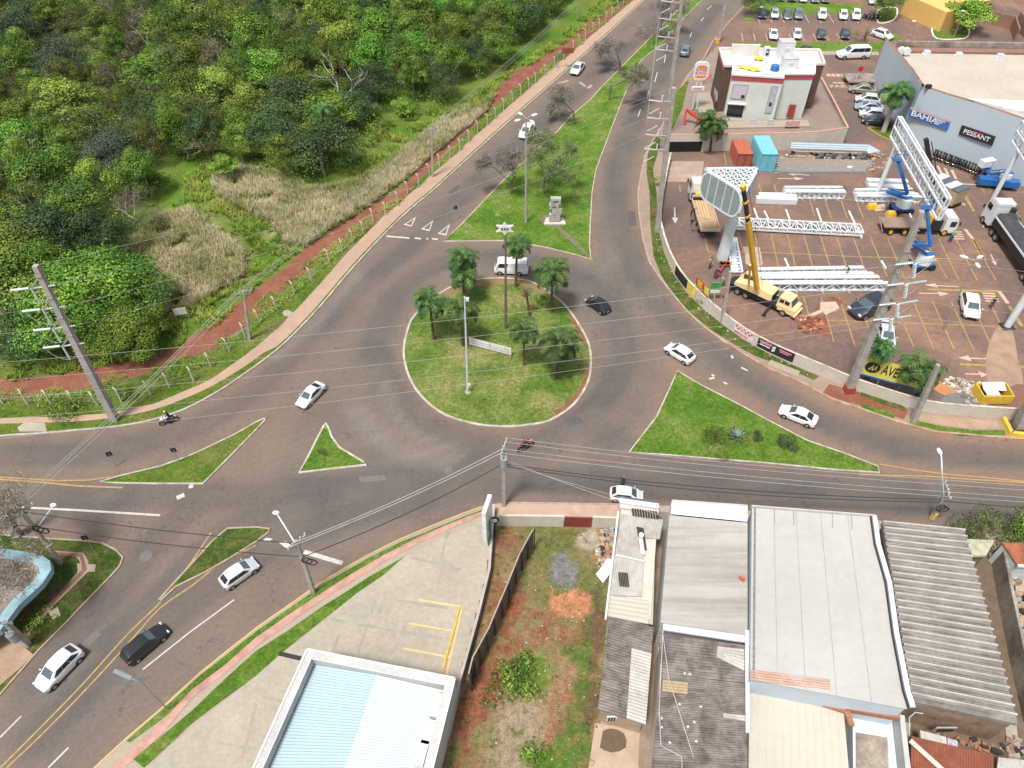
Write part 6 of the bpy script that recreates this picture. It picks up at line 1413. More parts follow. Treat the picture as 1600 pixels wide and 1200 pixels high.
topunit(1224,89,2.3,1.8,2.6,M_STEEL,"taller rear white plant box on the restaurant roof");topunit(1231,106,2.4,1.7,1.7,M_STEEL,"shorter front white plant box on the restaurant roof")
t=topunit(1196,88,.9,.8,1.5,M_STEEL,"white air conditioner with dark grille on the restaurant roof","air conditioner",False);g=MB();g.box((.05,-.43,.8),(.5,.04,1.0));g.build("grille",M_BLK,t)
p=P(1210,110,hb);t=empty("water_tank",p,0,"blue water tank under the white plant boxes on the restaurant roof","water tank");g=MB();g.tube((0,0,0),(0,0,.8),.75,.62,n=18);g.build("tank",M_BLU,t);g=MB();g.tube((0,0,.8),(0,0,.95),.5,.3,n=14);g.build("lid",M_BLU,t)
g=MB();a=P(1201,118,hb+.1);g.box(a,(1.9,1.0,.12));tag(g.build("blue_sheet",mt("light blue sheet",(.35,.55,.7),.6)),"pale blue sheet at the foot of the water tank","sheet")
for (pts,l) in(([(1152,103),(1165,107),(1178,104),(1190,112),(1176,112),(1165,109),(1154,107)],"long crumpled yellow tarpaulin on the white restaurant roof"),([(1178,90),(1190,88),(1193,95),(1184,95),(1178,93)],"small crumpled yellow tarpaulin by the air conditioner")):
    q=W(pts,hb+.1);c_=sum(q,V((0,0,0)))/len(q)+V((0,0,.35));g=MB()
    for i in range(len(q)): a,b_=q[i],q[(i+1)%len(q)];m_=(a+b_)/2+V((0,0,.2));g.face(a,m_,c_);g.face(m_,b_,c_)
    tag(g.build("tarpaulin",mt("yellow tarpaulin",(.70,.47,.05),.6,scale=4)),l,"tarpaulin")
scatter("roof_clutter",[(1192,98),(1212,82),(1216,100),(1206,116),(1196,112)],1,.1,[M_BLK],"tiny dark fitting on the restaurant roof","fitting",12,z=hb)
t=empty("side_awning",P(1118,160),0,"grey slanted awning panels along the restaurant's left side","awning");g=MB()
g.face(P(1117,108,3.6),P(1123,117,4.6),P(1121,158,4.2),P(1113,120,3.2));g.face(P(1113,120,3.2),P(1121,158,4.2),P(1118,160,3.0),P(1111,122,2.4));g.build("panel",M_GALV,t,world=True);g=MB();g.tube(P(1119,165,.9),P(1120,158,4.0),.08);g.build("post",M_BLK,t,world=True)
prz([P(1089,145,1.15),P(1112,144,1.15),P(1116,176,1.95),P(1092,180,1.95),P(1087,160,1.5)],M_BEIGE,"terrace_floor",kind="structure")
t=empty("red_frame",P(1075,190),0,"red angular slide like frame in front of the restaurant terrace","frame");g=MB();g.bar(P(1069,194,2.0),P(1072,172,4.0),.3);g.bar(P(1072,171,4.0),P(1102,194,2.2),.45,.3);g.build("frame",mt("bright red enamel",(.60,.05,.03),.5),t,world=True)
G("planter",[(1062,192),(1098,194),(1094,199),(1060,197)],G_VERGE,.17);bush(1083,193,1.2,2.9,'dark',"dark low hedge under the red frame",300,.14)
t=empty("low_ramp",P(1100,125),0,"red handrail at the side entrance under the round topped sign","railing");g=MB();g.bar(P(1098,128,1.0),P(1112,117,1.6),.15);g.bar(P(1100,122,1.0),P(1112,113,1.6),.1);g.build("rail",_mc["bright red enamel"],t,world=True)
# tall restaurant sign
sb=P(1086,171,1.5);hs=HT(1087,171,82);o=empty("restaurant_sign",sb,0,"tall pylon sign shaped like a burger with BURGER KING lettering","sign")
top=P(1097,96,8.6);
ox=top.x;oy=top.y;zc=8.6
oy=sb.y;d_=oy*_c-(zc-CH)*_s;ox=(1097-800)/F*d_
o.location=(ox,oy,1.5);zc=TOP(V((ox,oy,0)),1097,95).z
def stadium(wd,z0,z1,r,n=6):
    q=[]
    for cx,cz,a0 in((wd-r,z0+r,-90),(wd-r,z1-r,0),(-wd+r,z1-r,90),(-wd+r,z0+r,180)):
        for k in range(n+1): a=R(a0+90*k/n);q.append((cx+r*math.cos(a),cz+r*math.sin(a)))
    return q
def plate(q,y0,y1,mat,name,parent,zo=0):
    g=MB();n=len(q);g.v=[(x,y0,z+zo) for x,z in q]+[(x,y1,z+zo) for x,z in q];g.f=[tuple(range(n)),tuple(range(n,2*n))[::-1]]+[(i,i+n,(i+1)%n+n,(i+1)%n) for i in range(n)];g.m=[0]*len(g.f);return g.build(name,mat,parent)
zz=zc-1.5;M_SW=mt("sign white",(.72,.72,.72),.4);M_SO=mt("sign orange",(.78,.22,.03),.4);M_SR=mt("sign red",(.55,.03,.05),.4)
HH=1.85
o.scale=(.8,.8,.8)
plate(stadium(1.5,-HH,HH,.9),-.2,.2,M_SW,"panel",o,zz)
q=[(1.12*math.cos(a),.62*math.sin(a)+.62) for a in [R(180*k/14) for k in range(15)]];plate(q,-.22,-.2,M_SO,"upper_bun",o,zz)
q=[(x,z*.42-1.12) for x,z in [(1.2,.5),(-1.2,.5)]]+[(1.2*math.cos(a),.36*math.sin(a)-1.0) for a in [R(180+180*k/14) for k in range(15)]];plate(q,-.22,-.2,M_SO,"lower_bun",o,zz)
text("BURGER",.62,M_SR,frame(V((0,-.22,zz+.30)),V((1,0,0)),V((0,-1,0))),o,"upper_lettering",.01,width=2.25)
text("KING",1.0,M_SR,frame(V((0,-.22,zz-.42)),V((1,0,0)),V((0,-1,0))),o,"lower_lettering",.01,width=2.3)
for s in(-.45,.45):
    g=MB();g.tube((s,0,0),(s,0,zz-HH),.11);g.build("post",M_STEEL,o)
g=MB();g.box((-.1,-.1,zz-HH-1.7),(2.6,.3,.7));g.build("lower_panel",M_SW,o);g=MB()
for k in range(8): g.box((-.95+k*.24,-.27,zz-HH-1.7),(.13,.03,.32))
g.build("small_red_letters",M_SR,o)
# ---------------- store with the blue grey curved front ----------------
hw_=9.0
tops=[(1384,62),(1391,70),(1405,86),(1416,100),(1426,112),(1434,125),(1441,135),(1452,139),(1476,147),(1520,160),(1560,173),(1600,187),(1700,222)]
zt=[8.0,8.0,8.0,8.1,8.2,8.4,8.6,8.7,8.8,9,9,9,9]
wp=[P(u,v,z) for (u,v),z in zip(tops,zt)]
o=empty("store",V((100,125,0)),0,"large store with a curved blue grey front wall and cream flat roof","building")
g=MB()
for a,b_ in zip(wp,wp[1:]): g.face(V((a.x,a.y,0)),V((b_.x,b_.y,0)),b_,a)
end=P(1384,62,8.0);back=V((end.x-1.5,end.y,0))
g.build("front_wall",M_BLUEW,o,world=True)
g=MB();
bk=[V((p.x+.5,p.y+.45,p.z-.9)) for p in wp]
for a,b_,c_,d_ in zip(wp,wp[1:],bk[1:],bk): g.face(a,b_,V((c_.x,c_.y,a.z)),V((d_.x,d_.y,a.z)));g.face(V((d_.x,d_.y,a.z)),V((c_.x,c_.y,b_.z)),V((c_.x,c_.y,c_.z-1)),V((d_.x,d_.y,d_.z-1)))
g.build("parapet_back",mt("red brown parapet",(.24,.13,.10),.9,scale=.6,c2=(.18,.10,.085)),o,world=True)
zr=7.3;rf=[V((p.x,p.y,zr)) for p in bk]+[V((190,bk[-1].y,zr)),V((190,P(1700,86,zr).y,zr)),P(1600,84,zr),P(1408,82,zr),P(1398,80,zr)]
g=MB();g.prism(rf,0,zr);g.build("roof",mt("cream membrane roof",(.46,.405,.34),.8,scale=.15,c2=(.40,.35,.295),fine=.2),o,world=True)
g=MB();g.prism([P(1398,82,zr+.1),P(1660,86,zr+.1),P(1660,80,zr+.1),P(1392,76,zr+.1)],zr,zr+.35);g.build("rear_coping",_mc["red brown parapet"],o,world=True)
g=MB();g.prism([P(1512,154,zr+.5),P(1700,160,zr+.5),P(1700,175,zr+.5),P(1592,173,zr+.5)],zr,zr+.5);g.build("roof_step",M_GUT,o,world=True)
for (u,v) in((1448,83),(1498,86),(1563,88),(1570,172)): g=MB();p=P(u,v,zr+.3);g.box(p,(.9,.8,.8));g.box(p+V((-.5,0,-.2)),(.5,.5,.4));g.build("roof_vent",M_STEEL,o,world=True)
g=MB()
for (u,v) in((1409,79),(1417,80)): p=P(u,v,zr+.8);g.tube(p+V((0,.3,0)),p+V((0,-.3,0)),.6,n=14)
g.build("fan_units",M_STEEL,o,world=True)
g=MB();g.box(P(1451,135,9.0),(.8,.5,.5));g.box(P(1442,133,8.9),(.3,.3,.3));g.build("wall_fittings",M_BLK,o,world=True)
def along(k,s,z,off=.06):
    a,b_=wp[k],wp[k+1];d=(b_-a);d.z=0;d.normalize();n=V((d.y,-d.x,0));n=n if n.y<0 else -n
    return V((a.x,a.y,0))+d*s+n*off+V((0,0,z)),d,n
def onwall(u,v,zg=5.0):
    "point of the straight part of the store wall seen at pixel u,v"
    a,b_=wp[8],wp[11];d=(b_-a);d.z=0;d.normalize();n=V((d.y,-d.x,0));n=n if n.y<0 else -n
    x=u-800;y=600-v;r=V((x,F*_c+y*_s,-F*_s+y*_c));C0=V((0,0,CH));t=(V((a.x,a.y,0))-C0).dot(n)/r.dot(n);return C0+r*t,d,n
def wsign(px,mat,name,lab,off):
    q=[onwall(u,v)[0]+onwall(u,v)[2]*off for u,v in px];_,d,n=onwall(*px[0]);t=empty(name,sum(q,V((0,0,0)))/4,0,lab,"sign")
    g=MB();g.face(*q);q2=[p-n*(off-.02) for p in q]
    for i in range(4): g.face(q[i],q2[i],q2[(i+1)%4],q[(i+1)%4])
    g.build("panel",mat,t,world=True);return t,q,d,n
t,q,d,n=wsign([(1424,168),(1486,189),(1481,203),(1420,180)],mt("sign blue",(.05,.14,.42),.4),"store_sign","blue BAHIA sign on the blue grey store wall",.25)
c_=sum(q,V((0,0,0)))/4;dz=(q[1]-q[0]).normalized();hh=(q[0]-q[3]).length
def loc(M,t): M=M.copy();M.translation=M.translation-t.location;return M
text("BAHIA",hh*.95,M_SW,loc(frame(c_+n*.05-dz*.7,dz,n),t),t,"lettering",.02,width=(q[1]-q[0]).length*.66)
g=MB();e=q[1]-dz*2.1;
for k in range(3): g.bar(e+V((0,0,-.35-k*.32))+n*.05,e+dz*(1.5-k*.35)+V((0,0,-.35-k*.32-.0))+n*.05,.05,.2)
g.build("emblem",mt("pale blue emblem",(.45,.55,.75),.5),t,world=True)
g=MB();g.bar(q[0]+n*.03,q[1]+n*.03,.06,.35);g.build("top_stripe",mt("pink grey stripe",(.5,.36,.38),.5),t,world=True)
t,q,d,n=wsign([(1504,195),(1556,213),(1551,227),(1499,209)],M_BLK,"store_sign","black sign with white and red slanted lettering on the store wall",.25)
c_=sum(q,V((0,0,0)))/4;dz=(q[1]-q[0]).normalized();text("PESSANT",.95,M_SW,loc(frame(c_+n*.05,dz,n),t),t,"lettering",.02,width=(q[1]-q[0]).length*.78)
g=MB();g.bar(c_+V((0,0,.45))+n*.05-dz*.6,c_+V((0,0,.45))+n*.05+dz*.9,.04,.12);g.build("red_stripe",M_SR,t,world=True)
# stained party wall behind the store
a,b_=P(1402,79,7.3),P(1700,83,7.3);a.y+=.9;b_.y+=.9;g=MB();z1_=TOP(a,1386,62).z;z2_=TOP(b_,1700,70).z
for f_,zz_ in((0,0),(1,0)):
    pass
g.wall([V((a.x,a.y,0)),V((b_.x,b_.y,0))],(z1_+z2_)/2,.3)
o2=tag(g.build("party_wall",M_STN),"long blackened wall behind the store roof","wall")
# planting bed with palm, kiosk
G("palm_bed",[(1356,198),(1386,200),(1420,222),(1400,224),(1370,210)],G_VERGE,.17);line([(1356,199),(1372,210),(1392,219)],.35,M_YEL,"bed_kerb",.2);line([(1356,199),(1385,199)],.2,M_YEL,"bed_kerb",.2)
o=empty("kiosk",P(1345,130),0,"low grey kiosk with yellow edge where cars pass by the store end","kiosk");p=P(1345,131,.15)
g=MB();g.box((p.x,p.y,1.2),(6.2,3.6,.25));g.build("roof",M_STN,o,world=True);g=MB();g.box((p.x,p.y+1.4,.7),(5.6,.2,1.1));g.box((p.x+2.7,p.y,.7),(.2,3,1.1));g.build("wall",M_GALV,o,world=True)
g=MB();g.bar(P(1324,131,.3),P(1331,138,.3),.4,.3);g.build("yellow_kerb",mt("yellow kerb",(.70,.45,.05),.7),o,world=True)
o=empty("stop_sign",P(1335,133),0,"small red stop sign on a pole beside the kiosk","sign");g=MB();g.tube(P(1333,134,0),P(1333,134,0)+V((.3,0,3)),.05);g.build("pole",M_STEEL,o,world=True);p=P(1333,134,0)+V((.3,-.06,3.1));g=MB();g.tube(p,p+V((0,-.05,0)),.5,n=8);g.build("plate",M_SR,o,world=True)
# yellow building and brick walls at the top
o=empty("yellow_building",P(1480,-10),0,"bright yellow building corner cut by the top of the frame","building")
g=MB();q=[P(1418,-8,4),P(1474,17,4),P(1480,19,4),P(1548,0,4),P(1560,-60,4),P(1440,-90,4)];g.prism(q,0,4);g.build("wall",mt("yellow render",(.62,.40,.12),.8,scale=.4,c2=(.56,.36,.11)),o,world=True)
g=MB();g.wall([P(1536,37,0),P(1578,46,0),P(1584,66,0)],2.6,.3);g.wall([P(1584,44,0),P(1600,60,0),P(1650,70,0)],3.2,.3);tag(g.build("brick_boundary_wall",mt("red brown wall",(.26,.14,.10),.9,scale=.8,c2=(.2,.11,.08))),"red brown boundary wall at the top right corner","wall")
# low cream wall round the lot with banners
o=empty("lot_wall",P(1200,550),0,"long curving cream wall round the parking lot","wall")
WLp=W(WL,.14,2);g=MB();g.wall(WLp,1.55,.18,z=.1);g.build("wall",M_CREAM,o,world=True);g=MB();g.ribbon([V((p.x,p.y,1.66)) for p in WLp],.24);g.build("coping",mt("weathered coping",(.60,.53,.46),.9,scale=1,c2=(.3,.24,.2)),o,world=True)
def wallpt(u):
    for a,b_ in zip(WLp,WLp[1:]):
        ua,ub_=PX(a)[0],PX(b_)[0]
        if ua<=u<=ub_: t=(u-ua)/(ub_-ua);return a.lerp(b_,t)
    return WLp[-1]
def banner(u0,u1,mat,lab,txt=None,tm=None,z0=.3,z1=1.6,n_=6,cols=None,w_=None):
    a,b_=wallpt(u0),wallpt(u1);d=(b_-a);d.z=0;L=d.length;d.normalize();n=V((d.y,-d.x,0));n=n if n.y<0 else -n
    t=empty("banner",V((a.x,a.y,z0)),0,lab,"banner");pts=[wallpt(u0+(u1-u0)*k/n_)+n*.13 for k in range(n_+1)]
    g=MB()
    for p,q in zip(pts,pts[1:]): g.face(V((p.x,p.y,z0)),V((q.x,q.y,z0)),V((q.x,q.y,z1)),V((p.x,p.y,z1)))
    g.build("sheet",mat,t,world=True);c_=(a+b_)/2+n*.32;c_.z=(z0+z1)/2
    if txt: text(txt,(z1-z0)*.7,tm,loc(frame(c_,d,n),t),t,"lettering",.01,width=L*(w_ or .8))
    return t,a,d,n,L
banner(1055,1073,M_BLK,"black banner on the cream wall at its left bend");banner(1074,1087,mt("banner yellow",(.70,.52,.05),.6),"small yellow banner on the wall next to the black one")
t,a,d,n,L=banner(1146,1175,mt("banner pink white",(.66,.60,.62),.6,scale=2,c2=(.6,.4,.4)),"white banner with red marks on the cream wall below the crane truck")
g=MB()
for k in range(9): p=a+d*(L*(.08+k*.1))+n*.2;g.bar(p+V((0,0,1.3-(k%2)*.25)),p+d*L*.07+V((0,0,1.25-(k%2)*.25)),.03,.22)
g.build("red_marks",M_SR,t,world=True);g=MB()
for k in range(6): p=a+d*(L*(.05+k*.12))+n*.2;g.bar(p+V((0,0,.45)),p+d*L*.125+V((0,0,.45)),.03,.12)
g.build("red_underline",M_SR,t,world=True)
t_b=banner(1182,1238,M_BLK,"long black banner with pink writing on the cream wall",None)
t,a,d,n,L=t_b
g=MB();M_BP=mt("banner pink",(.62,.22,.32),.6)
for x0,x1,z_ in((.05,.4,1.25),(.08,.38,1.05),(.6,.92,1.2),(.62,.86,.95)): g.bar(a+d*L*x0+n*.25+V((0,0,z_)),a+d*L*x1+n*.25+V((0,0,z_)),.03,.14)
g.build("pink_writing",M_BP,t,world=True);g=MB()
g.bar(a+d*L*.08+n*.25+V((0,0,.75)),a+d*L*.36+n*.25+V((0,0,.75)),.03,.12);g.box(a+d*L*.47+n*.25+V((0,0,.9)),(.5,.06,.7));g.build("white_motif",M_SW,t,world=True)
# yellow banner with the palm in front
a,b_=P(1334,601,0),P(1432,628,0);d=(b_-a).normalized();n=V((d.y,-d.x,0));n=n if n.y<0 else -n;L=(b_-a).length
o=empty("yellow_banner",a,0,"large yellow AVENIDA banner above the cream wall behind two palms","banner")
M_BY=mt("banner lime yellow",(.62,.55,.09),.6,scale=1,c2=(.56,.5,.1))
g=MB();z0,z1=1.7,4.2;a_,b2=a+n*-.15,b_+n*-.15;g.face(V((a_.x,a_.y,z0)),V((b2.x,b2.y,z0)),V((b2.x,b2.y,z1)),V((a_.x,a_.y,z1)));g.build("sheet",M_BY,o,world=True)
g=MB();g.bar(a_+V((0,0,1.62)),b2+V((0,0,1.62)),.1,.18);g.build("lower_edge",M_BLU,o,world=True)
for k in range(4): p=a_.lerp(b2,k/3)-n*.1;g=MB();g.tube(p,p+V((0,0,3.6)),.06);g.build("post",M_GALV,o,world=True)
c_=a_+d*L*.60+n*.03+V((0,0,2.95));text("AVENIDA",1.9,M_BLK,loc(frame(c_,d,n),o),o,"lettering",.01,width=L*.60)
c_=a_+d*L*.15+n*.03+V((0,0,2.95));M=loc(frame(c_,d,n),o);g=MB();g.tube((0,0,0),(0,0,.02),.75,n=20);ob=g.build("logo_disc",M_BLK,o);ob.data.transform(M)
g=MB()
for x in(-.28,.08): g.bar((x,-.4,.04),(x+.3,.4,.04),.1,.02);g.bar((x+.3,.4,.04),(x+.3,-.3,.04),.1,.02)
ob=g.build("logo_strokes",M_BY,o);ob.data.transform(M)
o=empty("crossed_sign",P(1097,470),0,"red and yellow board slanting behind the cream wall","sign");g=MB();a,b_=P(1090,462,0)+V((0,0,0)),P(1112,480,0)
q=[P(1088,432,3.4),P(1109,451,3.4),P(1107,466,2.0),P(1087,444,2.2)];g.face(*q);g.build("board",mt("red sign board",(.55,.06,.03),.5),o,world=True)
q2=[q[0].lerp(q[1],.08),q[0].lerp(q[1],.5),q[3].lerp(q[2],.5),q[3].lerp(q[2],.08)];cq=sum(q2,V((0,0,0)))/4;q2=[cq+(p-cq)*.8+V((0,-.05,.02)) for p in q2];g=MB();g.face(*q2);g.build("yellow_field",mt("sign yellow",(.75,.5,.04),.5),o,world=True)
q3=[q[0].lerp(q[1],.6),q[1],q[2],q[3].lerp(q[2],.6)];cq=sum(q3,V((0,0,0)))/4;q3=[cq+(p-cq)*.85+V((0,-.05,.02)) for p in q3];g=MB();g.face(*q3);g.build("pale_field",M_BY,o,world=True)
for p in(q[3],q[2]): g=MB();g.tube(V((p.x,p.y,0)),p,.06);g.build("post",M_STEEL,o,world=True)
o=empty("green_sign",P(1118,466),0,"small square green and white sign behind the wall","sign");g=MB();b0=P(1116,470,0);t0=TOP(b0,1119,448)
g=MB();g.box((t0.x,t0.y,t0.z-.2),(1.3,.1,1.7));g.build("board",mt("green sign board",(.03,.25,.09),.5,scale=2,c2=(.1,.32,.06)),o,world=True);g=MB();g.box((t0.x,t0.y-.07,t0.z-.7),(1.2,.04,.5));g.build("white_field",M_SW,o,world=True);g=MB();g.tube(b0,(t0.x,t0.y,t0.z-1),.07);g.build("post",M_STEEL,o,world=True)
# ---------------- fence posts, poles, wires, lamps ----------------
FP=[(5,630),(44,632),(81,632),(119,633),(154,634),(190,628),(236,617),(265,606),(303,596),(330,573),(359,549),(384,527),(407,505),(433,484),(460,460),(487,439),(515,410),(535,394),(551,379),(568,366),(583,347),(602,336),(621,319),(637,303),(655,291),(671,275),(687,261),(703,247),(718,236),(732,222),(746,207),(761,197),(774,186),(787,172),(801,160),(814,150),(826,139),(837,130),(851,118),(866,106),(880,94),(895,80),(905,71),(915,61),(926,51),(936,45),(946,35),(956,26),(965,17),(974,8)]
M_POST2=mt("whitish concrete post",(.52,.48,.42),.95,scale=2,c2=(.38,.34,.29),obj=True)
pg=MB();pg.bar((0,0,-.1),(0,0,1.75),.13);pg.bar((0,0,1.72),(-.28,.22,2.05),.12)
fp0=pg.build("fence_post",M_POST2);tag(fp0,"whitish concrete fence post with bent top in the row along the red track","fence post","concrete fence posts along the red track")
tops_=[]
for i,(u,v) in enumerate(FP):
    o=fp0 if i==0 else fp0.copy()
    if i: COL.objects.link(o)
    o.location=P(u,v,.12);o.rotation_euler=(random.uniform(-.05,.05),random.uniform(-.06,.06),random.uniform(-.2,.2));tops_.append(o.location.copy())
M_WIRE=mt("bare wire",(.34,.33,.315),.5);M_CABLE=mt("black cable",(.03,.03,.03),.8)
for hgt in(.7,1.2,1.65):
    g=MB();g.path([p+V((0,0,hgt)) for p in tops_],.009,n=4);tag(g.build("fence_wire",M_WIRE),"thin wire strung between the whitish concrete fence posts","wire","wires of the track fence")
def wire(a,b_,sag,lab,grp,r=.012,m=None,n=14,nm="power_line"):
    a=V(a);b_=V(b_);pts=[a.lerp(b_,k/n)-V((0,0,sag*4*(k/n)*(1-k/n))) for k in range(n+1)]
    g=MB();g.path(pts,r,n=5);return tag(g.build(nm,m or M_WIRE),lab,"wire",grp)
def polebody(o,b_,t,w0,w1,mat,name="pole",n=4):
    g=MB();k=len(g.v);b_=V(b_);t=V(t)
    if n==4: 
        q=[(-1,-1),(1,-1),(1,1),(-1,1)]
        g.v=[(b_.x+x*w0/2,b_.y+y*w0/2,b_.z) for x,y in q]+[(t.x+x*w1/2,t.y+y*w1/2,t.z) for x,y in q]
        g.f=[(0,1,5,4),(1,2,6,5),(2,3,7,6),(3,0,4,7),(4,5,6,7)];g.m=[0]*5
    else: g.tube(b_,t,w0/2,w1/2,n=12)
    return g.build(name,mat,o,world=True)
M_INS=mt("glass insulator",(.55,.62,.62),.25,scale=3,obj=False)
def insul(o,a,b_,r=.13,nm="insulator",plain=False):
    g=MB();a=V(a);b_=V(b_);k=9
    if plain: g.tube(a,b_,r*.85,r*.85,n=10)
    else:
        g.tube(a,b_,r*.35,n=6)
        for i in range(k): p=a.lerp(b_,(i+.5)/k);d=(b_-a).normalized()*.03;g.tube(p-d,p+d,r,r*.8,n=10)
    return g.build(nm,M_INS,o,world=True)
def hv(ub,vb,ut,vt,side,lab,levels,w0=.72,w1=.44,steps=True):
    b_=P(ub,vb,.1);t=TOP(b_,ut,vt);o=empty("transmission_pole",b_,0,lab,"power pole");polebody(o,b_,t,w0,w1,M_POLE)
    at=lambda z:b_.lerp(t,(z-b_.z)/(t.z-b_.z));A=[]
    for z in levels:
        p=at(z);e=p+V((side*1.15,-.3,-.1));g=MB();g.bar(at(z+1.1),e,.12);g.bar(at(z-.1),e,.12);g.bar(at(z+1.1)+V((0,.3,0)),at(z+1.1)-V((0,.3,0)),.5,.15);g.build("bracket",mt("bracket concrete",(.36,.28,.24),.9,scale=2),o,world=True)
        L=e+V((-1.8,-.1,-.15));Rr=e+V((2.0,.3,.1));insul(o,e+V((-.2,0,0)),L,.13,plain=side<0);insul(o,e+V((.2,0,0)),Rr,.10 if side<0 else .15);insul(o,e,e+V((.0 if side<0 else .5,0,-1.7)),.11 if side<0 else .19,plain=side<0)
        g=MB();c=[L,L+V((.7,0,-1.1)),e+V((0,0,-1.75)),Rr+V((-.6,0,-1.0)),Rr];g.path(smooth(c,4),.025,n=5);g.build("jumper",M_WIRE,o,world=True);A.append((L,Rr))
    if steps:
        g=MB()
        for k in range(int((t.z-3)/.45)): p=at(2.5+k*.45);g.box(p+V((side*(w0*.5)*(1-.4*k*.45/t.z)+side*.1,-.1,0)),(.28,.08,.05))
        g.bar(at(2.3)+V((side*w0*.5,-.1,0)),at(t.z-1)+V((side*w1*.5,-.1,0)),.04);g.build("climbing_rungs",M_GALV,o,world=True)
    return b_,t,A
lb,lt,LA=hv(180,656,55,415,-1,"tall tapering concrete power pole leaning over the left kerb",[18.0,15.6,13.3,11.1])
rb,rt,RA=hv(1325,612,1440,330,1,"tall concrete power pole rising from the red painted foot at the right pavement",[17.7,15.3,12.9,11.0])
g=MB();g.box((0,0,.5),(.95,.95,.85));o=g.build("painted_foot",mt("red painted foot",(.34,.06,.045),.6));o.location=rb;o.parent=None;tag(o,"red painted collar around the foot of the right hand tall pole","pole collar")
mb_,mt_,MA=hv(1026,362,1053,137,-1,"nearer tall concrete pole at the bend of the street",[],.62,.45,steps=False)
fb_,ft_,FA=hv(1036,232,1070,-40,-1,"farther tall concrete pole with arms reaching over the street",[],.6,.45,steps=False)
def arms(o_b,o_t,zs,lab,L=2.9,grp="cross arms"):
    out=[];o=empty("arm_set",o_b,0,lab,"cross arm");at=lambda z:o_b.lerp(o_t,(z-o_b.z)/(o_t.z-o_b.z))
    for z in zs:
        p=at(z);e=p+V((-L*.45,-.2,.25));f=p+V((-L,-.3,.5));g=MB();g.bar(p+V((.2,0,0)),e,.3,.22);g.build("bracket",_mc["bracket concrete"],o,world=True);g=MB();g.bar(e,f,.10);g.build("arm",M_STEEL,o,world=True)
        insul(o,e+V((0,0,.8)),e,.11,plain=True);insul(o,f+V((1.3,-.5,-.8)),f+V((.1,-.7,-1.4)),.08)
        out.append(f)
    return out
hb_=[HT(1026,362,v) for v in(160,187,213,235)];MW=arms(mb_,mt_,hb_,"four slender arms on the nearer street pole")
hb_=[HT(1036,232,v) for v in(5,32,60,80)];FW=arms(fb_,ft_,hb_,"four slender arms on the farther street pole")
G1="high voltage lines across the junction"
off=V((-70,-18,1))
for i in range(3):
    wire(LA[i][1],MW[i],1.6,('top','middle','lower')[i]+' high voltage line from the left pole toward the street bend',G1);wire(LA[i][0],LA[i][0]+V((-55,-6,1)),.8,('top','middle','lower')[i]+' high voltage line leaving the left pole past the frame edge',G1)
    wire(MW[i],FW[i],.4,('top','middle','lower')[i]+' high voltage line between the two street bend poles',G1);wire(FW[i],FW[i]+V((25,80,2)),.8,('top','middle','lower')[i]+' high voltage line running on along the street',G1)
for i in range(4): wire(RA[i][0],P(-150,(578,606,634,668)[i],10),1.0,('topmost','second','third','fourth')[i]+' of five long high voltage lines crossing the roundabout',G1,.015);wire(RA[i][1],RA[i][1]+V((60,-14,2)),.6,('topmost','second','third','lowest')[i]+' high voltage line leaving the right pole past the frame edge',G1)
wire(rb+(rt-rb)*.42,P(-150,700,8.5),1.0,'lowest of five long high voltage lines crossing below the roundabout',G1,.015)
wire(lt,mt_,1.2,"shield wire from the left pole top to the street bend pole",G1)
# local poles
def upole(ub,vb,ut,vt,lab,xarm=1.1,w=.28,tr=False,ang=0,rings=False,z=.12,foot=False):
    b_=P(ub,vb,z);t=TOP(b_,ut,vt);o=empty("utility_pole",b_,0,lab,"power pole");polebody(o,b_,t,w*1.25,w*.8,M_POLE)
    d=V((math.cos(ang),math.sin(ang),0));ins=[]
    if xarm:
        g=MB();g.bar(t-d*xarm+V((0,0,-.25)),t+d*xarm+V((0,0,-.25)),.11,.13);g.bar(t-d*xarm*.7+V((0,0,-.25)),t+V((0,0,-.95)),.05);g.bar(t+d*xarm*.7+V((0,0,-.25)),t+V((0,0,-.95)),.05);g.build("cross_arm",M_GALV,o,world=True)
        for k in(-1,-.45,.45,1):
            p=t+d*xarm*k*.92+V((0,0,-.18));g=MB();g.tube(p,p+V((0,0,.28)),.07,.05,n=8);g.build("insulator",M_INS,o,world=True);ins.append(p+V((0,0,.28)))
    if tr:
        g=MB();p=t+V((.0,-.45,-2.2));g.tube(p,p+V((0,0,1.1)),.33,n=14);g.build("transformer",M_GALV,o,world=True)
        g=MB();
        for k in(-.15,.15): g.tube(p+V((k,0,1.1)),p+V((k,0,1.4)),.06,n=6)
        g.build("bushings",M_INS,o,world=True)
    if rings:
        for k in(0,1):
            c=t+V((.35+.35*k,-.25,-2.6-.25*k));g=MB();n=18;pts=[c+V((.42*math.cos(2*math.pi*i/n),.05*i/n,.42*math.sin(2*math.pi*i/n))) for i in range(n+1)];g.path(pts,.06,n=5);g.build("cable_coil",M_CABLE,o,world=True)
    if foot: g=MB();g.tube(b_,b_+V((0,0,.9)),w*.9,n=10);g.build("yellow_foot",_mc["yellow kerb"],o,world=True)
    return b_,t,ins
p383=upole(390,530,380,454,"small concrete pole between the red track and the fence posts",.95,ang=.5);p675=upole(676,276,674,200,"small concrete pole beside the far stretch of the red track",.95,ang=.4)
p787=upole(787,790,787,697,"concrete pole with transformer at the forecourt corner",.95,tr=True,ang=1.3);p490=upole(490,926,463,845,"concrete pole with cable coils at the lower left pavement",.9,rings=True,ang=.9)
p95=upole(95,880,31,795,"slim concrete pole beside the corner path at the left",1.0,ang=.6,rings=True);p0=upole(28,836,-4,782,"thick dark concrete pole at the left frame edge",1.0,w=.5,ang=.6)
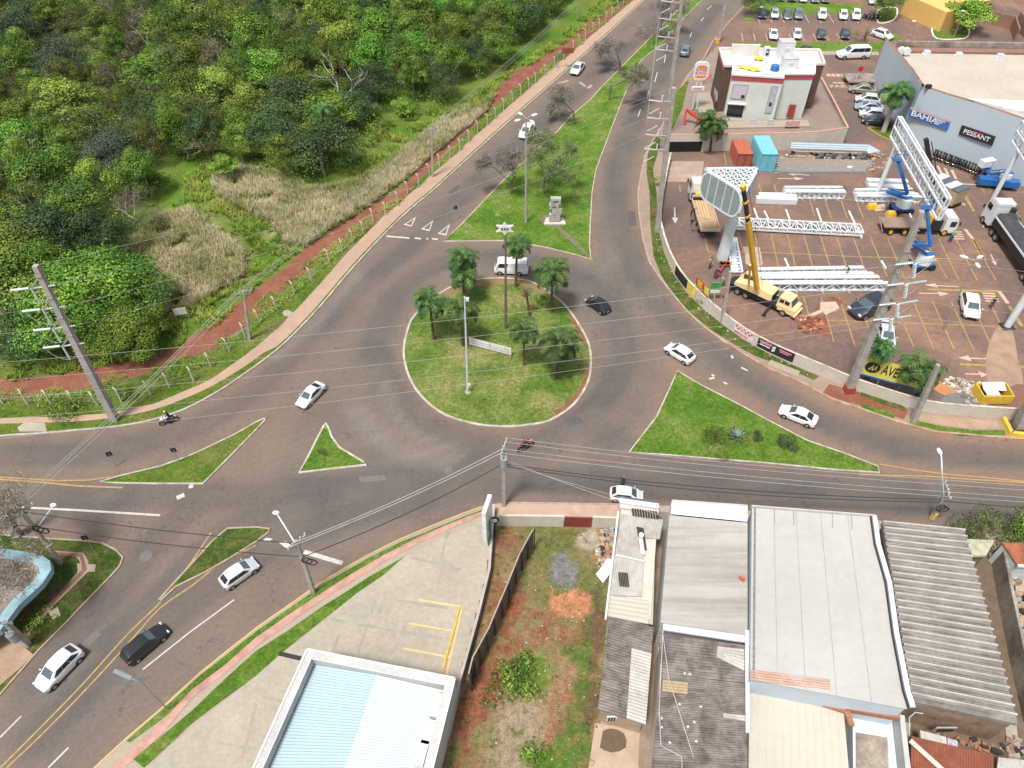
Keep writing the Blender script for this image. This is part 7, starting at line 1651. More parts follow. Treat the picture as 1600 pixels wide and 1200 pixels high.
p1455=upole(1456,810,1482,764,"concrete pole with yellow foot behind the ribbed grey shed",1.0,tr=False,ang=1.4,rings=True,foot=True);p1425=upole(1427,658,1466,570,"slender concrete pole on the pavement below the cream wall",0,w=.45)
p1128=upole(1128,503,1141,424,"slender concrete pole standing before the wall near the crane truck",.0,w=.34);p1121=upole(1121,67,1136,-10,"dark concrete pole with yellow foot at the restaurant's street corner",0,w=.5,foot=True);p10=upole(43,1008,8,972,"short concrete pole with a black transformer ring at the lower left edge",.5,tr=True,w=.4)
p1600=upole(1590,668,1625,600,"dark tree like pole in the yellow bordered bed at the right edge",0,w=.7)
GL_="distribution lines"
L2="thin distribution line between two street poles"
for i in range(3):
    wire(p383[2][i],p675[2][i],.8,"distribution line beside the red track",GL_,.022);wire(p675[2][i],p675[2][i]+V((40,85,1)),1,"distribution line running up beside the wood",GL_,.022);wire(p383[2][i],p95[2][min(i,3)]+V((-1,-1.5,0)),.5,"distribution line crossing the left road toward the corner",GL_,.026)
    wire(p95[2][i]+V((-1,-1.5,0)),p95[2][i]+V((-22,-16,0)),.3,"distribution line dropping off the lower left",GL_,.026)
for i in range(2): wire(p787[2][i],p490[2][i],.5,"pale line from the transformer pole to the coil pole",GL_,.035)
for i in range(4): wire(p787[2][i],p1455[2][i],.5,"parallel line along the street above the shop roofs",GL_,.022);wire(p1455[2][i],p1455[2][i]+V((30,-2,0)),.3,"parallel line leaving over the hedge",GL_,.022)
dn_=lambda p,k:p[1]+V((0,0,-k))
for a,b_,s in((dn_(p787,2.4),dn_(p490,2.4),.7),(dn_(p490,2.4),dn_(p95,2.6),.5),(dn_(p787,2.5),dn_(p1455,1.6),1.0),(dn_(p787,2.8),dn_(p1455,2.0),1.2),(dn_(p1455,1.8),dn_(p1455,1.8)+V((30,-2,0)),.5),(dn_(p490,.4),dn_(p95,.4),.4),(dn_(p95,2.6),dn_(p95,2.6)+V((-30,3,0)),.4)): wire(a,b_,s,"sagging black telephone cable between the street poles","telephone cables",.04,M_CABLE,nm="telephone_cable")
wire(dn_(p787,2.2),P(975,778,4.2),.2,"grey service wire to the narrow house","telephone cables",.02);wire(P(1035,806,5),dn_(p787,1.8),.3,"grey service wire to the flat roofed shop","telephone cables",.02)
# street lamps
def lamp(ub,vb,ut,vt,lab,heads=1,arm=1.6,mat=None,w=.16,ang=math.pi,z=.12,hs=.32):
    b_=P(ub,vb,z);t=TOP(b_,ut,vt);o=empty("street_lamp",b_,0,lab,"street lamp");polebody(o,b_,t,w*1.2,w*.7,mat or M_GALV,n=8)
    for k in range(heads):
        a=ang+2*math.pi*k/heads;d=V((math.cos(a),math.sin(a),0));g=MB();g.tube(t,t+d*arm*.6+V((0,0,.12)),.04,n=6);g.build("arm",mat or M_GALV,o,world=True)
        g=MB();M=Matrix.Rotation(a,3,'Z');g.ell(t+d*arm+V((0,0,.12)),(hs*1.5,hs*.75,hs*.4),12,6,M);g.build("lamp_head",M_STEEL,o,world=True,smooth=True)
    return o
lamp(822,347,822,185,"tall lamp mast with four heads on the median lawn",4,1.3,M_POLE,.3,ang=.6,z=.15);lamp(1475,516,1521,407,"lamp post with three heads among the parking bays",3,1.0,ang=.5)
lamp(1320,302,1333,262,"short thin lamp post beside the white beams",1,.5,w=.12);lamp(1423,62,1432,34,"lamp post on the upper car park drive",1,.5,w=.12);lamp(1488,62,1507,18,"bent lamp post beside the bright green tree",1,.3,w=.14);lamp(1228,62,1233,30,"lamp post behind the restaurant roof units",1,.4,w=.14);lamp(1190,30,1192,12,"short lamp post by the dark car under the tree",1,.3,w=.1)
b_=P(262,1108,.15);o=empty("street_lamp",b_,0,"street lamp arching over the wide road at the lower left","street lamp")
def upto(b_,u,v,z,):
    return P(u,v,z)
g=MB();pts=smooth([b_,P(236,1083,4.5),P(222,1068,6.6),P(205,1060,7.4)],4);g.path(pts,.06,n=8);g.build("pole",M_GALV,o,world=True);g=MB();a,c=P(205,1060,7.4),P(178,1048,7.8);g.bar(a,c,.28,.1);g.build("lamp_head",mt("lamp grey",(.22,.26,.30),.4),o,world=True)
o=empty("street_lamp",p1455[0]+V((0,0,3.5)),0,"curved white lamp arm held out over the street from the yellow footed pole","street lamp");g=MB();g.path(smooth([dn_(p1455,1.0),P(1472,740,7.0),P(1471,716,8.2),P(1469,706,8.4)],4),.06,n=8);g.build("arm",M_STEEL,o,world=True);g=MB();g.ell(P(1468,705,8.4),(.2,.4,.14),10,6);g.build("lamp_head",M_STEEL,o,world=True)
o=empty("street_lamp",p490[1],0,"pale lamp arm reaching up and left from the coil pole","street lamp");g=MB();g.tube(dn_(p490,1.6),P(433,803,8.6),.06,n=8);g.build("arm",M_STEEL,o,world=True);g=MB();g.ell(P(431,801,8.7),(.3,.2,.12),10,6);g.build("lamp_head",M_STEEL,o,world=True)
o=empty("street_lamp",p95[1],0,"lamp arm over the left road from the slim pole","street lamp");g=MB();g.tube(P(60,822,6.2),P(82,792,8),.05,n=8);g.build("arm",M_STEEL,o,world=True);g=MB();g.ell(P(83,789,8.1),(.28,.2,.12),10,6);g.build("lamp_head",M_STEEL,o,world=True)
# star topped pole, white mast, banner, monument
b_=P(790,513,.13);t=TOP(b_,790,357);o=empty("star_pole",b_,0,"brown pole topped by a white star decoration on the roundabout","pole");polebody(o,b_,t,.34,.2,mt("rusty pole",(.16,.12,.10),.8,scale=2),n=8)
q=[]
for k in range(12): r_=(.95 if k%2==0 else .48);a=R(90+k*30);q.append((r_*math.cos(a)*1.1,r_*math.sin(a)*.85))
g=MB();n=12;g.v=[(x,-.1,z+t.z-b_.z) for x,z in q]+[(x,.1,z+t.z-b_.z) for x,z in q];g.f=[tuple(range(n)),tuple(range(n,2*n))[::-1]]+[(i,i+n,(i+1)%n+n,(i+1)%n) for i in range(n)];g.m=[0]*len(g.f);s_=g.build("star",M_SW,o)
g=MB();
for x in(-.28,0,.28): g.box((x,-.12,t.z-b_.z),(.2,.03,.3))
g.build("star_mark",mt("grey mark",(.12,.12,.14),.6),o)
b_=P(731,613,.13);t=TOP(b_,726,464);o=empty("camera_mast",b_,0,"slim white camera mast standing on the roundabout's left half","mast");polebody(o,b_,t,.26,.14,mt("mast white",(.56,.64,.66),.5),n=8);g=MB();g.box(t+V((.25,0,-.3)),(.3,.3,.3));g.build("camera",M_SW,o,world=True);g=MB();g.box(b_+V((.2,-.15,1.3)),(.22,.2,.35));g.build("control_box",M_SW,o,world=True);g=MB();g.tube(b_,b_+V((0,0,.1)),.35,n=10);g.build("base_plate",M_POLE,o,world=True)
a,c=P(733,538,.3),P(799,555,.3);o=empty("white_banner",a,0,"long white banner with small writing standing on the roundabout","banner");d=(c-a).normalized();n_=V((d.y,-d.x,0));up=V((0,0,1.15))
g=MB();g.face(a,c,c+up,a+up);g.build("sheet",M_SW,o,world=True);g=MB()
for k in range(11): 
    for j in range(2):
        p=a.lerp(c,.06+k*.083)+V((0,0,.75-j*.35))+n_*.04;g.bar(p,p+d*random.uniform(.25,.42),.02,.08)
g.build("small_writing",mt("grey pink ink",(.45,.38,.40),.7),o,world=True)
for p in(a,a.lerp(c,.5),c): g=MB();g.tube(p-V((0,0,.3)),p+up-V((0,0,-.05)),.035);g.build("stake",M_WOOD,o,world=True)
b_=P(866,347,.14);o=empty("monument",b_,0,"pale stepped stone monument on its paved pad on the median lawn","monument");g=MB();M_STO=mt("pale stone",(.50,.47,.43),.9,scale=2,c2=(.30,.27,.25),fine=.4)
g.prism([b_+V(p) for p in((-1.5,-.8,0),(1.6,-.7,0),(1.3,.8,0),(-1.1,.9,0))],.1,.35);g.build("plinth",M_CREAM,o,world=True)
for k,(dx,z0,z1,ww) in enumerate(((0,.3,1.4,1.5),(.25,1.4,2.3,1.3),(-.15,2.3,3.0,1.3),(.05,3.0,3.9,1.4))): g=MB();g.box(b_+V((dx,0,(z0+z1)/2)),(ww,.7,z1-z0));g.build("stone_block",M_STO,o,world=True)
g=MB();g.box(b_+V((.05,-.37,3.5)),(.7,.04,.22));g.box(b_+V((-.1,-.37,2.65)),(.6,.04,.18));g.build("inscription",mt("dark inscription",(.12,.12,.11),.8),o,world=True)
# white board on legs, road signs
a=P(287,500,.1);o=empty("white_board",a,0,"blank white board on two legs standing in the dry grass","sign");g=MB();g.box((0,0,1.35),(1.5,.06,.95),rz=.25);g.build("board",M_SW,o)
for s in(-.7,.7): g=MB();g.bar((s,s*.25,-.1),(s,s*.25,1.8),.07);g.build("leg",M_WOOD,o)
b_=P(872,107,.12);t=TOP(b_,871,82);o=empty("brown_sign",b_,0,"brown direction sign on a bent pole by the far footpath","sign");g=MB();g.tube(b_,t,.07);g.tube(t,t+V((1.2,0,.4)),.06);g.build("pole",M_GALV,o,world=True);g=MB();g.box(t+V((1.9,0,.35)),(2.2,.1,1.0));g.build("board",mt("brown sign face",(.26,.07,.03),.5),o,world=True)
for u,v,l in((0,655,"small red rimmed road sign at the left frame edge"),(1113,82,"thin dark post beside the restaurant's street corner"),):
    b_=P(u,v,.12);o=empty("road_sign",b_,0,l,"sign");g=MB();g.tube((0,0,0),(0,0,2.3),.035);g.build("pole",M_GALV,o);g=MB();g.tube((0,-.03,2.2),(0,-.06,2.2),.32 if v>100 else .1,n=16);g.build("plate",M_SW if v>100 else M_BLK,o)
    if v>100: g=MB();g.tube((0,-.062,2.2),(0,-.07,2.2),.2,n=16);g.build("red_disc",M_SR,o)
for u,v,ang,l in((182,728,.5,"dark road sign seen edge on above the left road island"),(281,722,.2,"small black sign on the thin left island"),(146,858,.3,"black round sign beside the corner path"),(713,343,.2,"small black sign at the left tip of the median")):
    b_=P(u,v,.12);o=empty("road_sign",b_,ang,l,"sign");g=MB();g.tube((0,0,0),(0,0,2.0),.035);g.build("pole",M_GALV,o);g=MB();g.box((0,0,1.9),(.5,.05,.6));g.build("plate",M_BLK,o)
# ---------------- construction gear in the lot ----------------
def boxpx(px4,h,mat,lab,name,cat,group=None,z=.16,parts=None):
    q=[P(u,v,z) for u,v in px4];o=empty(name,sum(q,V((0,0,0)))/4,0,lab,cat,group);return o,q
def corrbox(px2,depth,h,mat,mt2,lab,name="shipping_container"):
    "front edge from two ground pixels, extends away by depth"
    a,b_=P(*px2[0],.16),P(*px2[1],.16);d=(b_-a);L=d.length;d.normalize();n=V((-d.y,d.x,0));n=n if n.y>0 else -n
    o=empty(name,a,math.atan2(d.y,d.x),lab,"container");g=MB();g.box((L/2,depth/2,h/2),(L,depth,h));g.build("shell",mat,o);g=MB()
    for k in range(int(depth/.3)): g.box((-.02,.2+k*.3,h/2),(.06,.13,h*.9));g.box((L+.02,.2+k*.3,h/2),(.06,.13,h*.9));g.box((L/2,.2+k*.3,h+.01),(L*.96,.12,.03))
    g.build("ribs",mat,o);g=MB()
    for k in(.03,.5,.97): g.box((L*k,-.03,h/2),(.1,.08,h))
    g.box((L/2,-.03,.08),(L,.08,.14));g.box((L/2,-.03,h-.08),(L,.08,.14));g.build("door_frame",mt2,o);g=MB()
    for k in(.2,.38,.62,.8): g.tube((L*k,-.07,.15),(L*k,-.07,h-.15),.03,n=6)
    g.build("lock_bars",mt2,o);return o
corrbox(((1149,262),(1172,262)),4.6,2.3,mt("rusty orange container",(.42,.12,.06),.7,scale=1.5,c2=(.32,.09,.06)),mt("dark red container",(.17,.04,.05),.7),"small rusty red container beside the light blue one")
corrbox(((1184,268),(1209,268)),5.8,2.9,mt("light blue container",(.19,.47,.55),.6,scale=1.5,c2=(.16,.40,.48)),mt("blue door frame",(.08,.38,.50),.6),"light blue container at the left end of the timber pile")
def beams(lab,px,n,lay,mat,bs=.2,name="beam_stack",cat="stack of beams",h0=.16):
    A,B,C,D=[P(u,v,h0) for u,v in px];o=empty(name,(A+B+C+D)/4,0,lab,cat)
    for l in range(lay):
        for k in range(n):
            t=(k+.5)/n;a=A.lerp(D,t)+V((random.uniform(-.6,.6),0,bs*(l+.5)));b_=B.lerp(C,t)+V((random.uniform(-.6,.6),0,bs*(l+.5)));g=MB();g.bar(a,b_,(A-D).length/n*.62,bs*.9);g.build("beam",mat if not isinstance(mat,list) else random.choice(mat),o,world=True)
    return o
M_TAN=mt("dusty steel profile",(.33,.27,.22),.6,scale=2,c2=(.24,.19,.15))
beams("long pile of dusty brown profiles right of the light blue container",[(1213,250),(1358,254),(1354,272),(1211,272)],13,2,[M_TAN,M_TAN,M_GALV],.22)
beams("small pile of yellowish planks behind the brown profiles",[(1240,244),(1272,245),(1272,249),(1240,248)],4,2,M_WOOD,.15,"plank_stack","stack of planks")
# glazed lean-to
o=empty("glass_lean_to",P(1300,235),0,"long bluish glass lean-to roof in front of the terrace wall","lean-to roof");zq=2.2
A,B,C,D=P(1237,222,zq),P(1358,226,zq),P(1354,236,zq-.5),P(1235,232,zq-.5)
g=MB();g.face(A,D,C,B);g.face(B,C,P(1357,240,zq-.6),P(1376,236,zq-.6));g.build("panes",mt("bluish glass roof",(.30,.38,.44),.15,0,.2,scale=.5,c2=(.36,.44,.5)),o,world=True)
g=MB()
for k in range(5): g.bar(A.lerp(B,k/4)+V((0,0,.05)),D.lerp(C,k/4)+V((0,0,.05)),.1,.08)
for t_ in(0,.35,.7,1): g.bar(A.lerp(D,t_)+V((0,0,.04)),B.lerp(C,t_)+V((0,0,.04)),.05,.05)
g.build("frame",M_GALV,o,world=True)
for k in range(5): p=D.lerp(C,k/4);g=MB();g.bar(V((p.x,p.y,.15)),p,.1);g.build("post",M_GALV,o,world=True)
g=MB();g.prism([P(1235,236,.2),P(1355,240,.2),P(1352,246,.2),P(1233,243,.2)],.15,.3);g.build("slab",M_CREAM,o,world=True)
scatter("site_clutter",[(1228,240),(1360,243),(1358,252),(1215,250)],90,.4,[M_DK,M_GALV,M_WW,M_WOOD,M_BLK,M_STEEL],"mixed dark and pale site clutter under the glass lean-to","clutter",21,flat=.9)
scatter("site_clutter",[(1355,240),(1395,240),(1390,262),(1352,272)],45,.55,[M_WOOD,M_TAN,M_RUBB],"tan boards and crates at the right end of the profile pile","clutter",22,flat=.7)
# trusses
def lattice(A,B,w,h,n,lab,name="steel_truss",up=V((0,0,1)),side=None,th=.13,cat="steel truss",lo=0,group=None,solid=False):
    "box truss from A to B; w across, h high"
    A=V(A);B=V(B);d=(B-A).normalized();s=side or up.cross(d).normalized();o=empty(name,A,0,lab,cat,group)
    c=lambda t,i,j:A.lerp(B,t)+s*w*(i-.5)+up*(h*j+lo)
    g=MB()
    for i in(0,1):
        for j in((0,1) if h>0 else (0,)): g.bar(c(0,i,j),c(1,i,j),th)
    g.build("chords",M_STEEL,o,world=True);g=MB()
    for k in range(n):
        t0,t1=k/n,(k+1)/n
        for j in((0,1) if h>0 else (0,)):
            g.bar(c(t0,0,j),c(t0,1,j),th*.7);g.bar(c(t0,k%2,j),c(t1,1-k%2,j),th*.6)
        if h>0:
            for i in(0,1): g.bar(c(t0,i,0),c(t0,i,1),th*.7);g.bar(c(t0,i,k%2),c(t1,i,1-k%2),th*.6)
    for j in((0,1) if h>0 else (0,)): g.bar(c(1,0,j),c(1,1,j),th*.7)
    g.build("lacing",M_STEEL,o,world=True);return o
def bundle(px,h,lab,rows,name="truss_bundle"):
    A,B,C,D=[P(u,v,.2) for u,v in px];o=empty(name,(A+B+C+D)/4,0,lab,"steel bundle");n=rows
    for k in range(n):
        t=(k+.5)/n;hh=h*(1-.25*(k%3==1))-.15*(n-1-k)/n;a,b_=A.lerp(D,t),B.lerp(C,t);w_=(A-D).length/n*.82;g=MB()
        d=(b_-a)
        g.bar(a+V((0,0,hh-.1)),b_+V((0,0,hh-.1)),w_,.16);g.bar(a+V((0,0,.1)),b_+V((0,0,.1)),w_,.16)
        m=12
        for j in range(m+1): p=a.lerp(b_,j/m);g.bar(p+V((0,0,.1)),p+V((0,0,hh-.1)),.1,w_*.8)
        for j in range(m): p=a.lerp(b_,j/m);q=a.lerp(b_,(j+1)/m);g.bar(p+V((0,-w_*.4,.1+(hh-.2)*(j%2))),q+V((0,-w_*.4,.1+(hh-.2)*(1-j%2))),.08)
        g.build("truss",M_STEEL,o,world=True)
    for j in range(5): p=D.lerp(C,(j+.5)/5);g=MB();g.box(p+V((0,.4,-.0)),(.2,1.6,.16));g.build("bearer",M_WOOD,o,world=True)
    return o
bundle([(1182,428),(1340,425),(1388,456),(1182,456)],1.25,"largest stack of long white trusses in the lot's middle",6)
bundle([(1223,300),(1312,300),(1318,312),(1225,311)],1.2,"white truss bundle just below the brown profiles",4)
bundle([(1333,302),(1420,300),(1438,318),(1337,316)],1.0,"white truss bundle beside the blue folded boom lift",4)
for px,l in((((1352,288),(1415,290)),"upper white box beam behind the right truss bundle"),(((1354,296),(1418,299)),"second white box beam behind the right truss bundle"),(((1180,316),(1243,318)),"front white box beam left of the ladder truss"),(((1184,311),(1242,312)),"rear white box beam left of the ladder truss")):
    a,b_=P(*px[0],.16),P(*px[1],.16);g=MB();g.bar(a+V((0,0,.45)),b_+V((0,0,.45)),.9,.8);o=tag(g.build("box_beam",M_STEEL),l,"steel beam","white box beams")
a,b_=P(1143,351,.5),P(1345,362,.5);lattice(a,b_,2.0,.5,18,"long white ladder truss lying between two bay rows",th=.16)
for k,(u0,v0,u1,v1) in enumerate(((1178,326,1185,345),(1228,328,1235,348),(1276,326,1287,358),(1326,330,1346,372),(1194,330,1203,348),(1418,326,1424,342),(1226,404,1233,420),(1377,408,1384,420))):
    a,b_=P(u0,v0,.3),P(u1,v1,.3);g=MB();g.bar(a,b_,.22,.22);tag(g.build("steel_bar",M_STEEL),"short white steel bar lying on the lot beside the trusses","steel bar","loose white steel bars")
a,b_=P(1143,372,.4),P(1152,425,.4);lattice(a,b_,1.3,.0,12,"narrow white truss lying beside the sign column",side=V((1,0,0)),th=.24)
g=MB();g.prism([P(1139,370,.45),P(1149,370,.45),P(1153,424,.45),P(1147,425,.45)],.2,.42);tag(g.build("plate_strip",M_STEEL),"flat white plate under the narrow truss near the sign column","steel plate")
quad([(1160,385),(1187,386),(1192,412),(1182,420),(1165,412),(1164,395)],mt("pale pink concrete patch",(.42,.32,.26),.9,scale=1),.158,"concrete_patch")
quad([(1282,472),(1306,471),(1312,482),(1290,492),(1281,482)],M_PINKP,.175,"concrete_pad");quad([(1249,498),(1283,483),(1286,487),(1252,503)],M_PINKP,.172,"concrete_pad")
S("red_soil_patch",[(1243,503),(1290,492),(1298,520),(1300,528),(1280,522),(1258,518)],.163,M_RED,0);S("red_soil_patch",[(1268,484),(1300,463),(1318,470),(1310,482)],.161,M_RED,0);S("red_soil_patch",[(1575,640),(1600,646),(1700,650),(1700,610),(1590,600),(1560,610)],.163,mt("brown red soil",(.2,.1,.07),1,scale=.8),0);S("dust_spill",[(1555,515),(1580,510),(1590,560),(1600,610),(1560,618),(1545,600),(1540,560)],.1615,mt("sandy spill",(.34,.22,.15),1,scale=.5,c2=(.22,.15,.11)),2)
S("orange_spill",[(1460,595),(1480,600),(1515,612),(1520,620),(1485,620),(1458,608)],.167,mt("orange clay",(.45,.2,.09),1,scale=1),2);S("gravel_heap",[(1470,622),(1495,613),(1522,620),(1530,633),(1520,640),(1478,636)],.17,M_ASH,2)
for (u,v,l) in ((1262,510,"crumbled red rubble heap in the bays below the crane truck"),(1520,624,"low grey gravel heap by the yellow skip")):
    scatter("rubble",[(u-22,v-14),(u+20,v-12),(u+24,v+12),(u-10,v+14)],90,.35,[M_RUBB if u>1300 else mt("red clods",(.36,.15,.08),1),M_ASH if u>1300 else M_RED],l,"rubble",int(u),flat=.9)
def moved(o,fn): pass
# sign with three rounded panels on a column
cb=P(1128,404,.15);ct=TOP(cb,1149,328);o=empty("triangular_sign",cb,0,"three sided steel sign frame with rounded grey panels on a white column","sign");g=MB()
g.taper((cb.x,cb.y,cb.z),(1.25,.95),(cb.x+(ct.x-cb.x)*1.0,ct.y,ct.z+.8),(1.0,.8));g.build("column",M_STEEL,o,world=True)
zt_=12.0;TA,TB_,TC=P(1102,264,zt_),P(1183,263,zt_),P(1162,301,zt_);dH=3.7
def rpanel(a,b_,nm,mat,zt0,hgt,off):
    d=(b_-a);L=d.length;d.normalize();n=V((d.y,-d.x,0));q=stadium(L/2,-hgt/2,hgt/2,hgt*.36,7);c_=(a+b_)/2+V((0,0,-hgt/2))+n*off;g=MB();N=len(q)
    g.v=[tuple(c_+d*x+V((0,0,z))) for x,z in q]+[tuple(c_+d*x+V((0,0,z))+n*.2) for x,z in q];g.f=[tuple(range(N)),tuple(range(N,2*N))[::-1]]+[(i,i+N,(i+1)%N+N,(i+1)%N) for i in range(N)];g.m=[0]*len(g.f);ob=g.build(nm,mat,o,world=True)
    g=MB()
    for i in range(N): 
        p,r_=q[i],q[(i+1)%N];g.bar(c_+d*p[0]+V((0,0,p[1]))+n*.1,c_+d*r_[0]+V((0,0,r_[1]))+n*.1,.28,.2)
    for k in(.2,.4,.6,.8): x=-L/2+L*k;g.bar(c_+d*x+V((0,0,-hgt/2))+n*.22,c_+d*x+V((0,0,hgt/2))+n*.22,.09)
    g.build(nm+"_frame",M_STEEL,o,world=True)
M_PNL=mt("grey green sheet panel",(.19,.235,.235),.45,scale=.6,c2=(.25,.29,.29))
rpanel(TA,TC,"left_panel",M_PNL,zt_,dH,.0);rpanel(TC,TB_,"right_panel",M_PNL,zt_,dH,.0);rpanel(TB_,TA,"rear_panel",M_PNL,zt_,dH,.0)
g=MB();
for a,b_ in((TA,TB_),(TB_,TC),(TC,TA)): g.bar(a,b_,.3,.25)
n_=7
for k in range(1,n_):
    t_=k/n_
    g.bar(TA.lerp(TB_,t_),TA.lerp(TC,t_),.14);g.bar(TB_.lerp(TA,t_),TB_.lerp(TC,t_),.14);g.bar(TC.lerp(TA,t_),TC.lerp(TB_,t_),.12)
g.build("top_lattice",M_STEEL,o,world=True);g=MB();cc=(TA+TB_+TC)/3;g.bar(ct+V((0,0,.5)),cc-V((0,0,dH)),.4);g.bar(ct+V((0,0,.8)),TA-V((0,0,dH*.8)),.2);g.bar(ct+V((0,0,.8)),TB_-V((0,0,dH*.8)),.2);g.build("struts",M_STEEL,o,world=True)
# gantries
def gantry(a,b_,hgt,n,lab,cols,zb,dep=.42):
    o=empty("sign_gantry",V((a.x,a.y,.15)),0,lab,"sign gantry");d=(b_-a);d.z=0;d.normalize();s=V((-d.y,d.x,0))*dep
    g=MB()
    for z in(0,.5,1):
        for q in(0,1): g.bar(a+V((0,0,hgt*z))+s*q,b_+V((0,0,hgt*z))+s*q,.22)
    g.build("rails",M_STEEL,o,world=True);g=MB()
    for k in range(n+1):
        p=a.lerp(b_,k/n)
        for q in(0,1): g.bar(p+s*q,p+s*q+V((0,0,hgt)),.16)
        for z in(0,.5,1): g.bar(p+V((0,0,hgt*z)),p+s+V((0,0,hgt*z)),.14)
    g.build("lacing",M_STEEL,o,world=True)
    for c_ in cols:
        g=MB();p=a.lerp(b_,c_)+s*.5;g.tube(V((p.x,p.y,.1)),V((p.x,p.y,zb+.1)),.32,.32,n=14);g.build("column",M_STEEL,o,world=True)
    return o
zb=8.2;ga,gb=P(1391,213,zb),P(1464,343,zb);h_=2.9
gantry(ga,gb,h_,11,"white lattice sign gantry on two columns in the middle of the lot",(.12,.80),zb)
zb=8.2;ga,gb=P(1581,220,zb),P(1690,395,zb);gantry(ga,gb,h_,13,"white lattice sign gantry cut by the right frame edge",(.10,.78),zb)
p=P(1573,511,.15);o=empty("loose_column",p,0,"single white column standing at the right edge of the bays","column");g=MB();t_=TOP(p,1604,455);g.tube(p,p+V((0,0,8.2)),.4,n=14);g.build("column",M_STEEL,o,world=True);g=MB();g.box(p+V((0,0,.1)),(1.4,1.2,.2));g.build("base_plate",M_DK,o,world=True)
# ---------------- heavy vehicles ----------------
def hull(o,name,prof,w0,w1,mat):
    "extrude a side profile (x,z) across the width, top slightly narrower"
    n=len(prof);zs=[z for x,z in prof];zm,zM=min(zs),max(zs);g=MB()
    for s in(-1,1):
        for x,z in prof: ww=w0+(w1-w0)*(z-zm)/(zM-zm);g.v.append((x,s*ww/2,z))
    g.f=[tuple(range(n)),tuple(range(n,2*n))[::-1]]+[(i,(i+1)%n+0,(i+1)%n+n,i+n)[::-1] for i in range(n)];g.m=[0]*len(g.f);ob=g.build(name,mat,o);weld(ob,.0004);return ob
def wheels(o,xs,w,r=.5,rim=M_RIM,ww=.32):
    for x in xs:
        for s in(-1,1): wheel(o,x,s*(w/2-ww/2),r,ww,rim)
def truckcab(o,x,mat,w=2.4,zt=3.1,L=2.0,fl=.9):
    hull(o,"cab",[(x-L/2,.6),(x+L/2,.6),(x+L/2+.02,1.6),(x+L/2-.25,zt-.15),(x+L/2-.5,zt),(x-L/2,zt)],w,w*.94,mat)
    g=MB();a=.02;g.face((x+L/2+.035,-w*.43,1.7),(x+L/2+.035,w*.43,1.7),(x+L/2-.225,w*.41,zt-.25),(x+L/2-.225,-w*.41,zt-.25));g.build("windscreen",M_GLASS,o)
    for s in(-1,1): g=MB();g.box((x+.25,s*(w/2-.015),zt-.95),(1.0,.06,.75));g.build("side_window",M_GLASS,o);g=MB();g.box((x+L/2+.15,s*(w/2+.12),2.1),(.12,.2,.5));g.build("mirror",M_BLK,o)
    for s in(-1,1): g=MB();g.box((x+L/2+.03,s*w*.36,1.0),(.1,.4,.25));g.build("headlight",M_LAMP,o)
# crane truck
o=empty("crane_truck",(0,0,0),0,"pale yellow mobile crane with its long boom raised","crane truck");YC=PT['cream']
g=MB();g.box((-.5,0,.95),(10.2,2.3,.5));g.box((-3.4,0,1.3),(3.4,2.3,.4));g.build("chassis",M_BLK,o);wheels(o,(3.9,-2.2,-3.6),2.6,.55)
g=MB();g.box((4.2,0,1.25),(2.6,2.5,.9));ob=g.build("bonnet",YC,o)
hull(o,"cab",[(3.2,1.2),(5.5,1.2),(5.55,1.75),(4.9,1.9),(4.5,2.9),(2.7,2.95),(2.6,1.2)],2.4,2.1,YC)
g=MB();g.face((4.93,-.95,1.98),(4.93,.95,1.98),(4.56,.9,2.8),(4.56,-.9,2.8));g.build("windscreen",M_WSG,o)
for s in(-1,1):
    for x in(3.2,4.05): g=MB();g.box((x,s*1.07,2.4),(.7,.14,.6));g.build("side_window",M_GLASS,o)
g=MB();g.box((5.65,0,.85),(.3,2.5,.35));g.build("bumper",YC,o)
t=hull(o,"turntable_house",[(-4.4,1.5),(1.2,1.5),(1.7,1.7),(1.6,2.6),(-1.2,2.7),(-2.0,2.5),(-4.4,2.0)],2.4,2.2,YC)
g=MB();
for k in range(8): g.box((1.72,-.9+k*.25,2.1),(.06,.1,.8))
g.build("radiator_slats",M_BLK,t);hull(o,"operator_cab",[(-4.3,1.6),(-1.6,1.6),(-1.6,3.1),(-3.6,3.2),(-4.4,2.4)],1.0,.9,YC).location=(0,.9,0)
g=MB();g.box((-3.0,.35,2.5),(1.6,.1,.9));g.box((-4.1,.9,2.7),(.1,.8,.7));g.build("cab_glass",M_GLASS,o)
for sx in(-4.6,1.9):
    for s in(-1,1): g=MB();g.bar((sx,s*1.1,.9),(sx,s*2.9,.7),.22);g.tube((sx,s*2.9,.02),(sx,s*2.9,.8),.09);g.box((sx,s*2.9,.05),(.6,.6,.08));g.build("outrigger",M_BLK,o)
A,B=P(1148,458,.16),P(1228,496,.16);c_=P(1190,470,.16);d=B-A;rzc=math.atan2(d.y,d.x);o.scale=(.82,)*3;o.location=(c_.x,c_.y,.16);o.rotation_euler=(0,0,rzc)
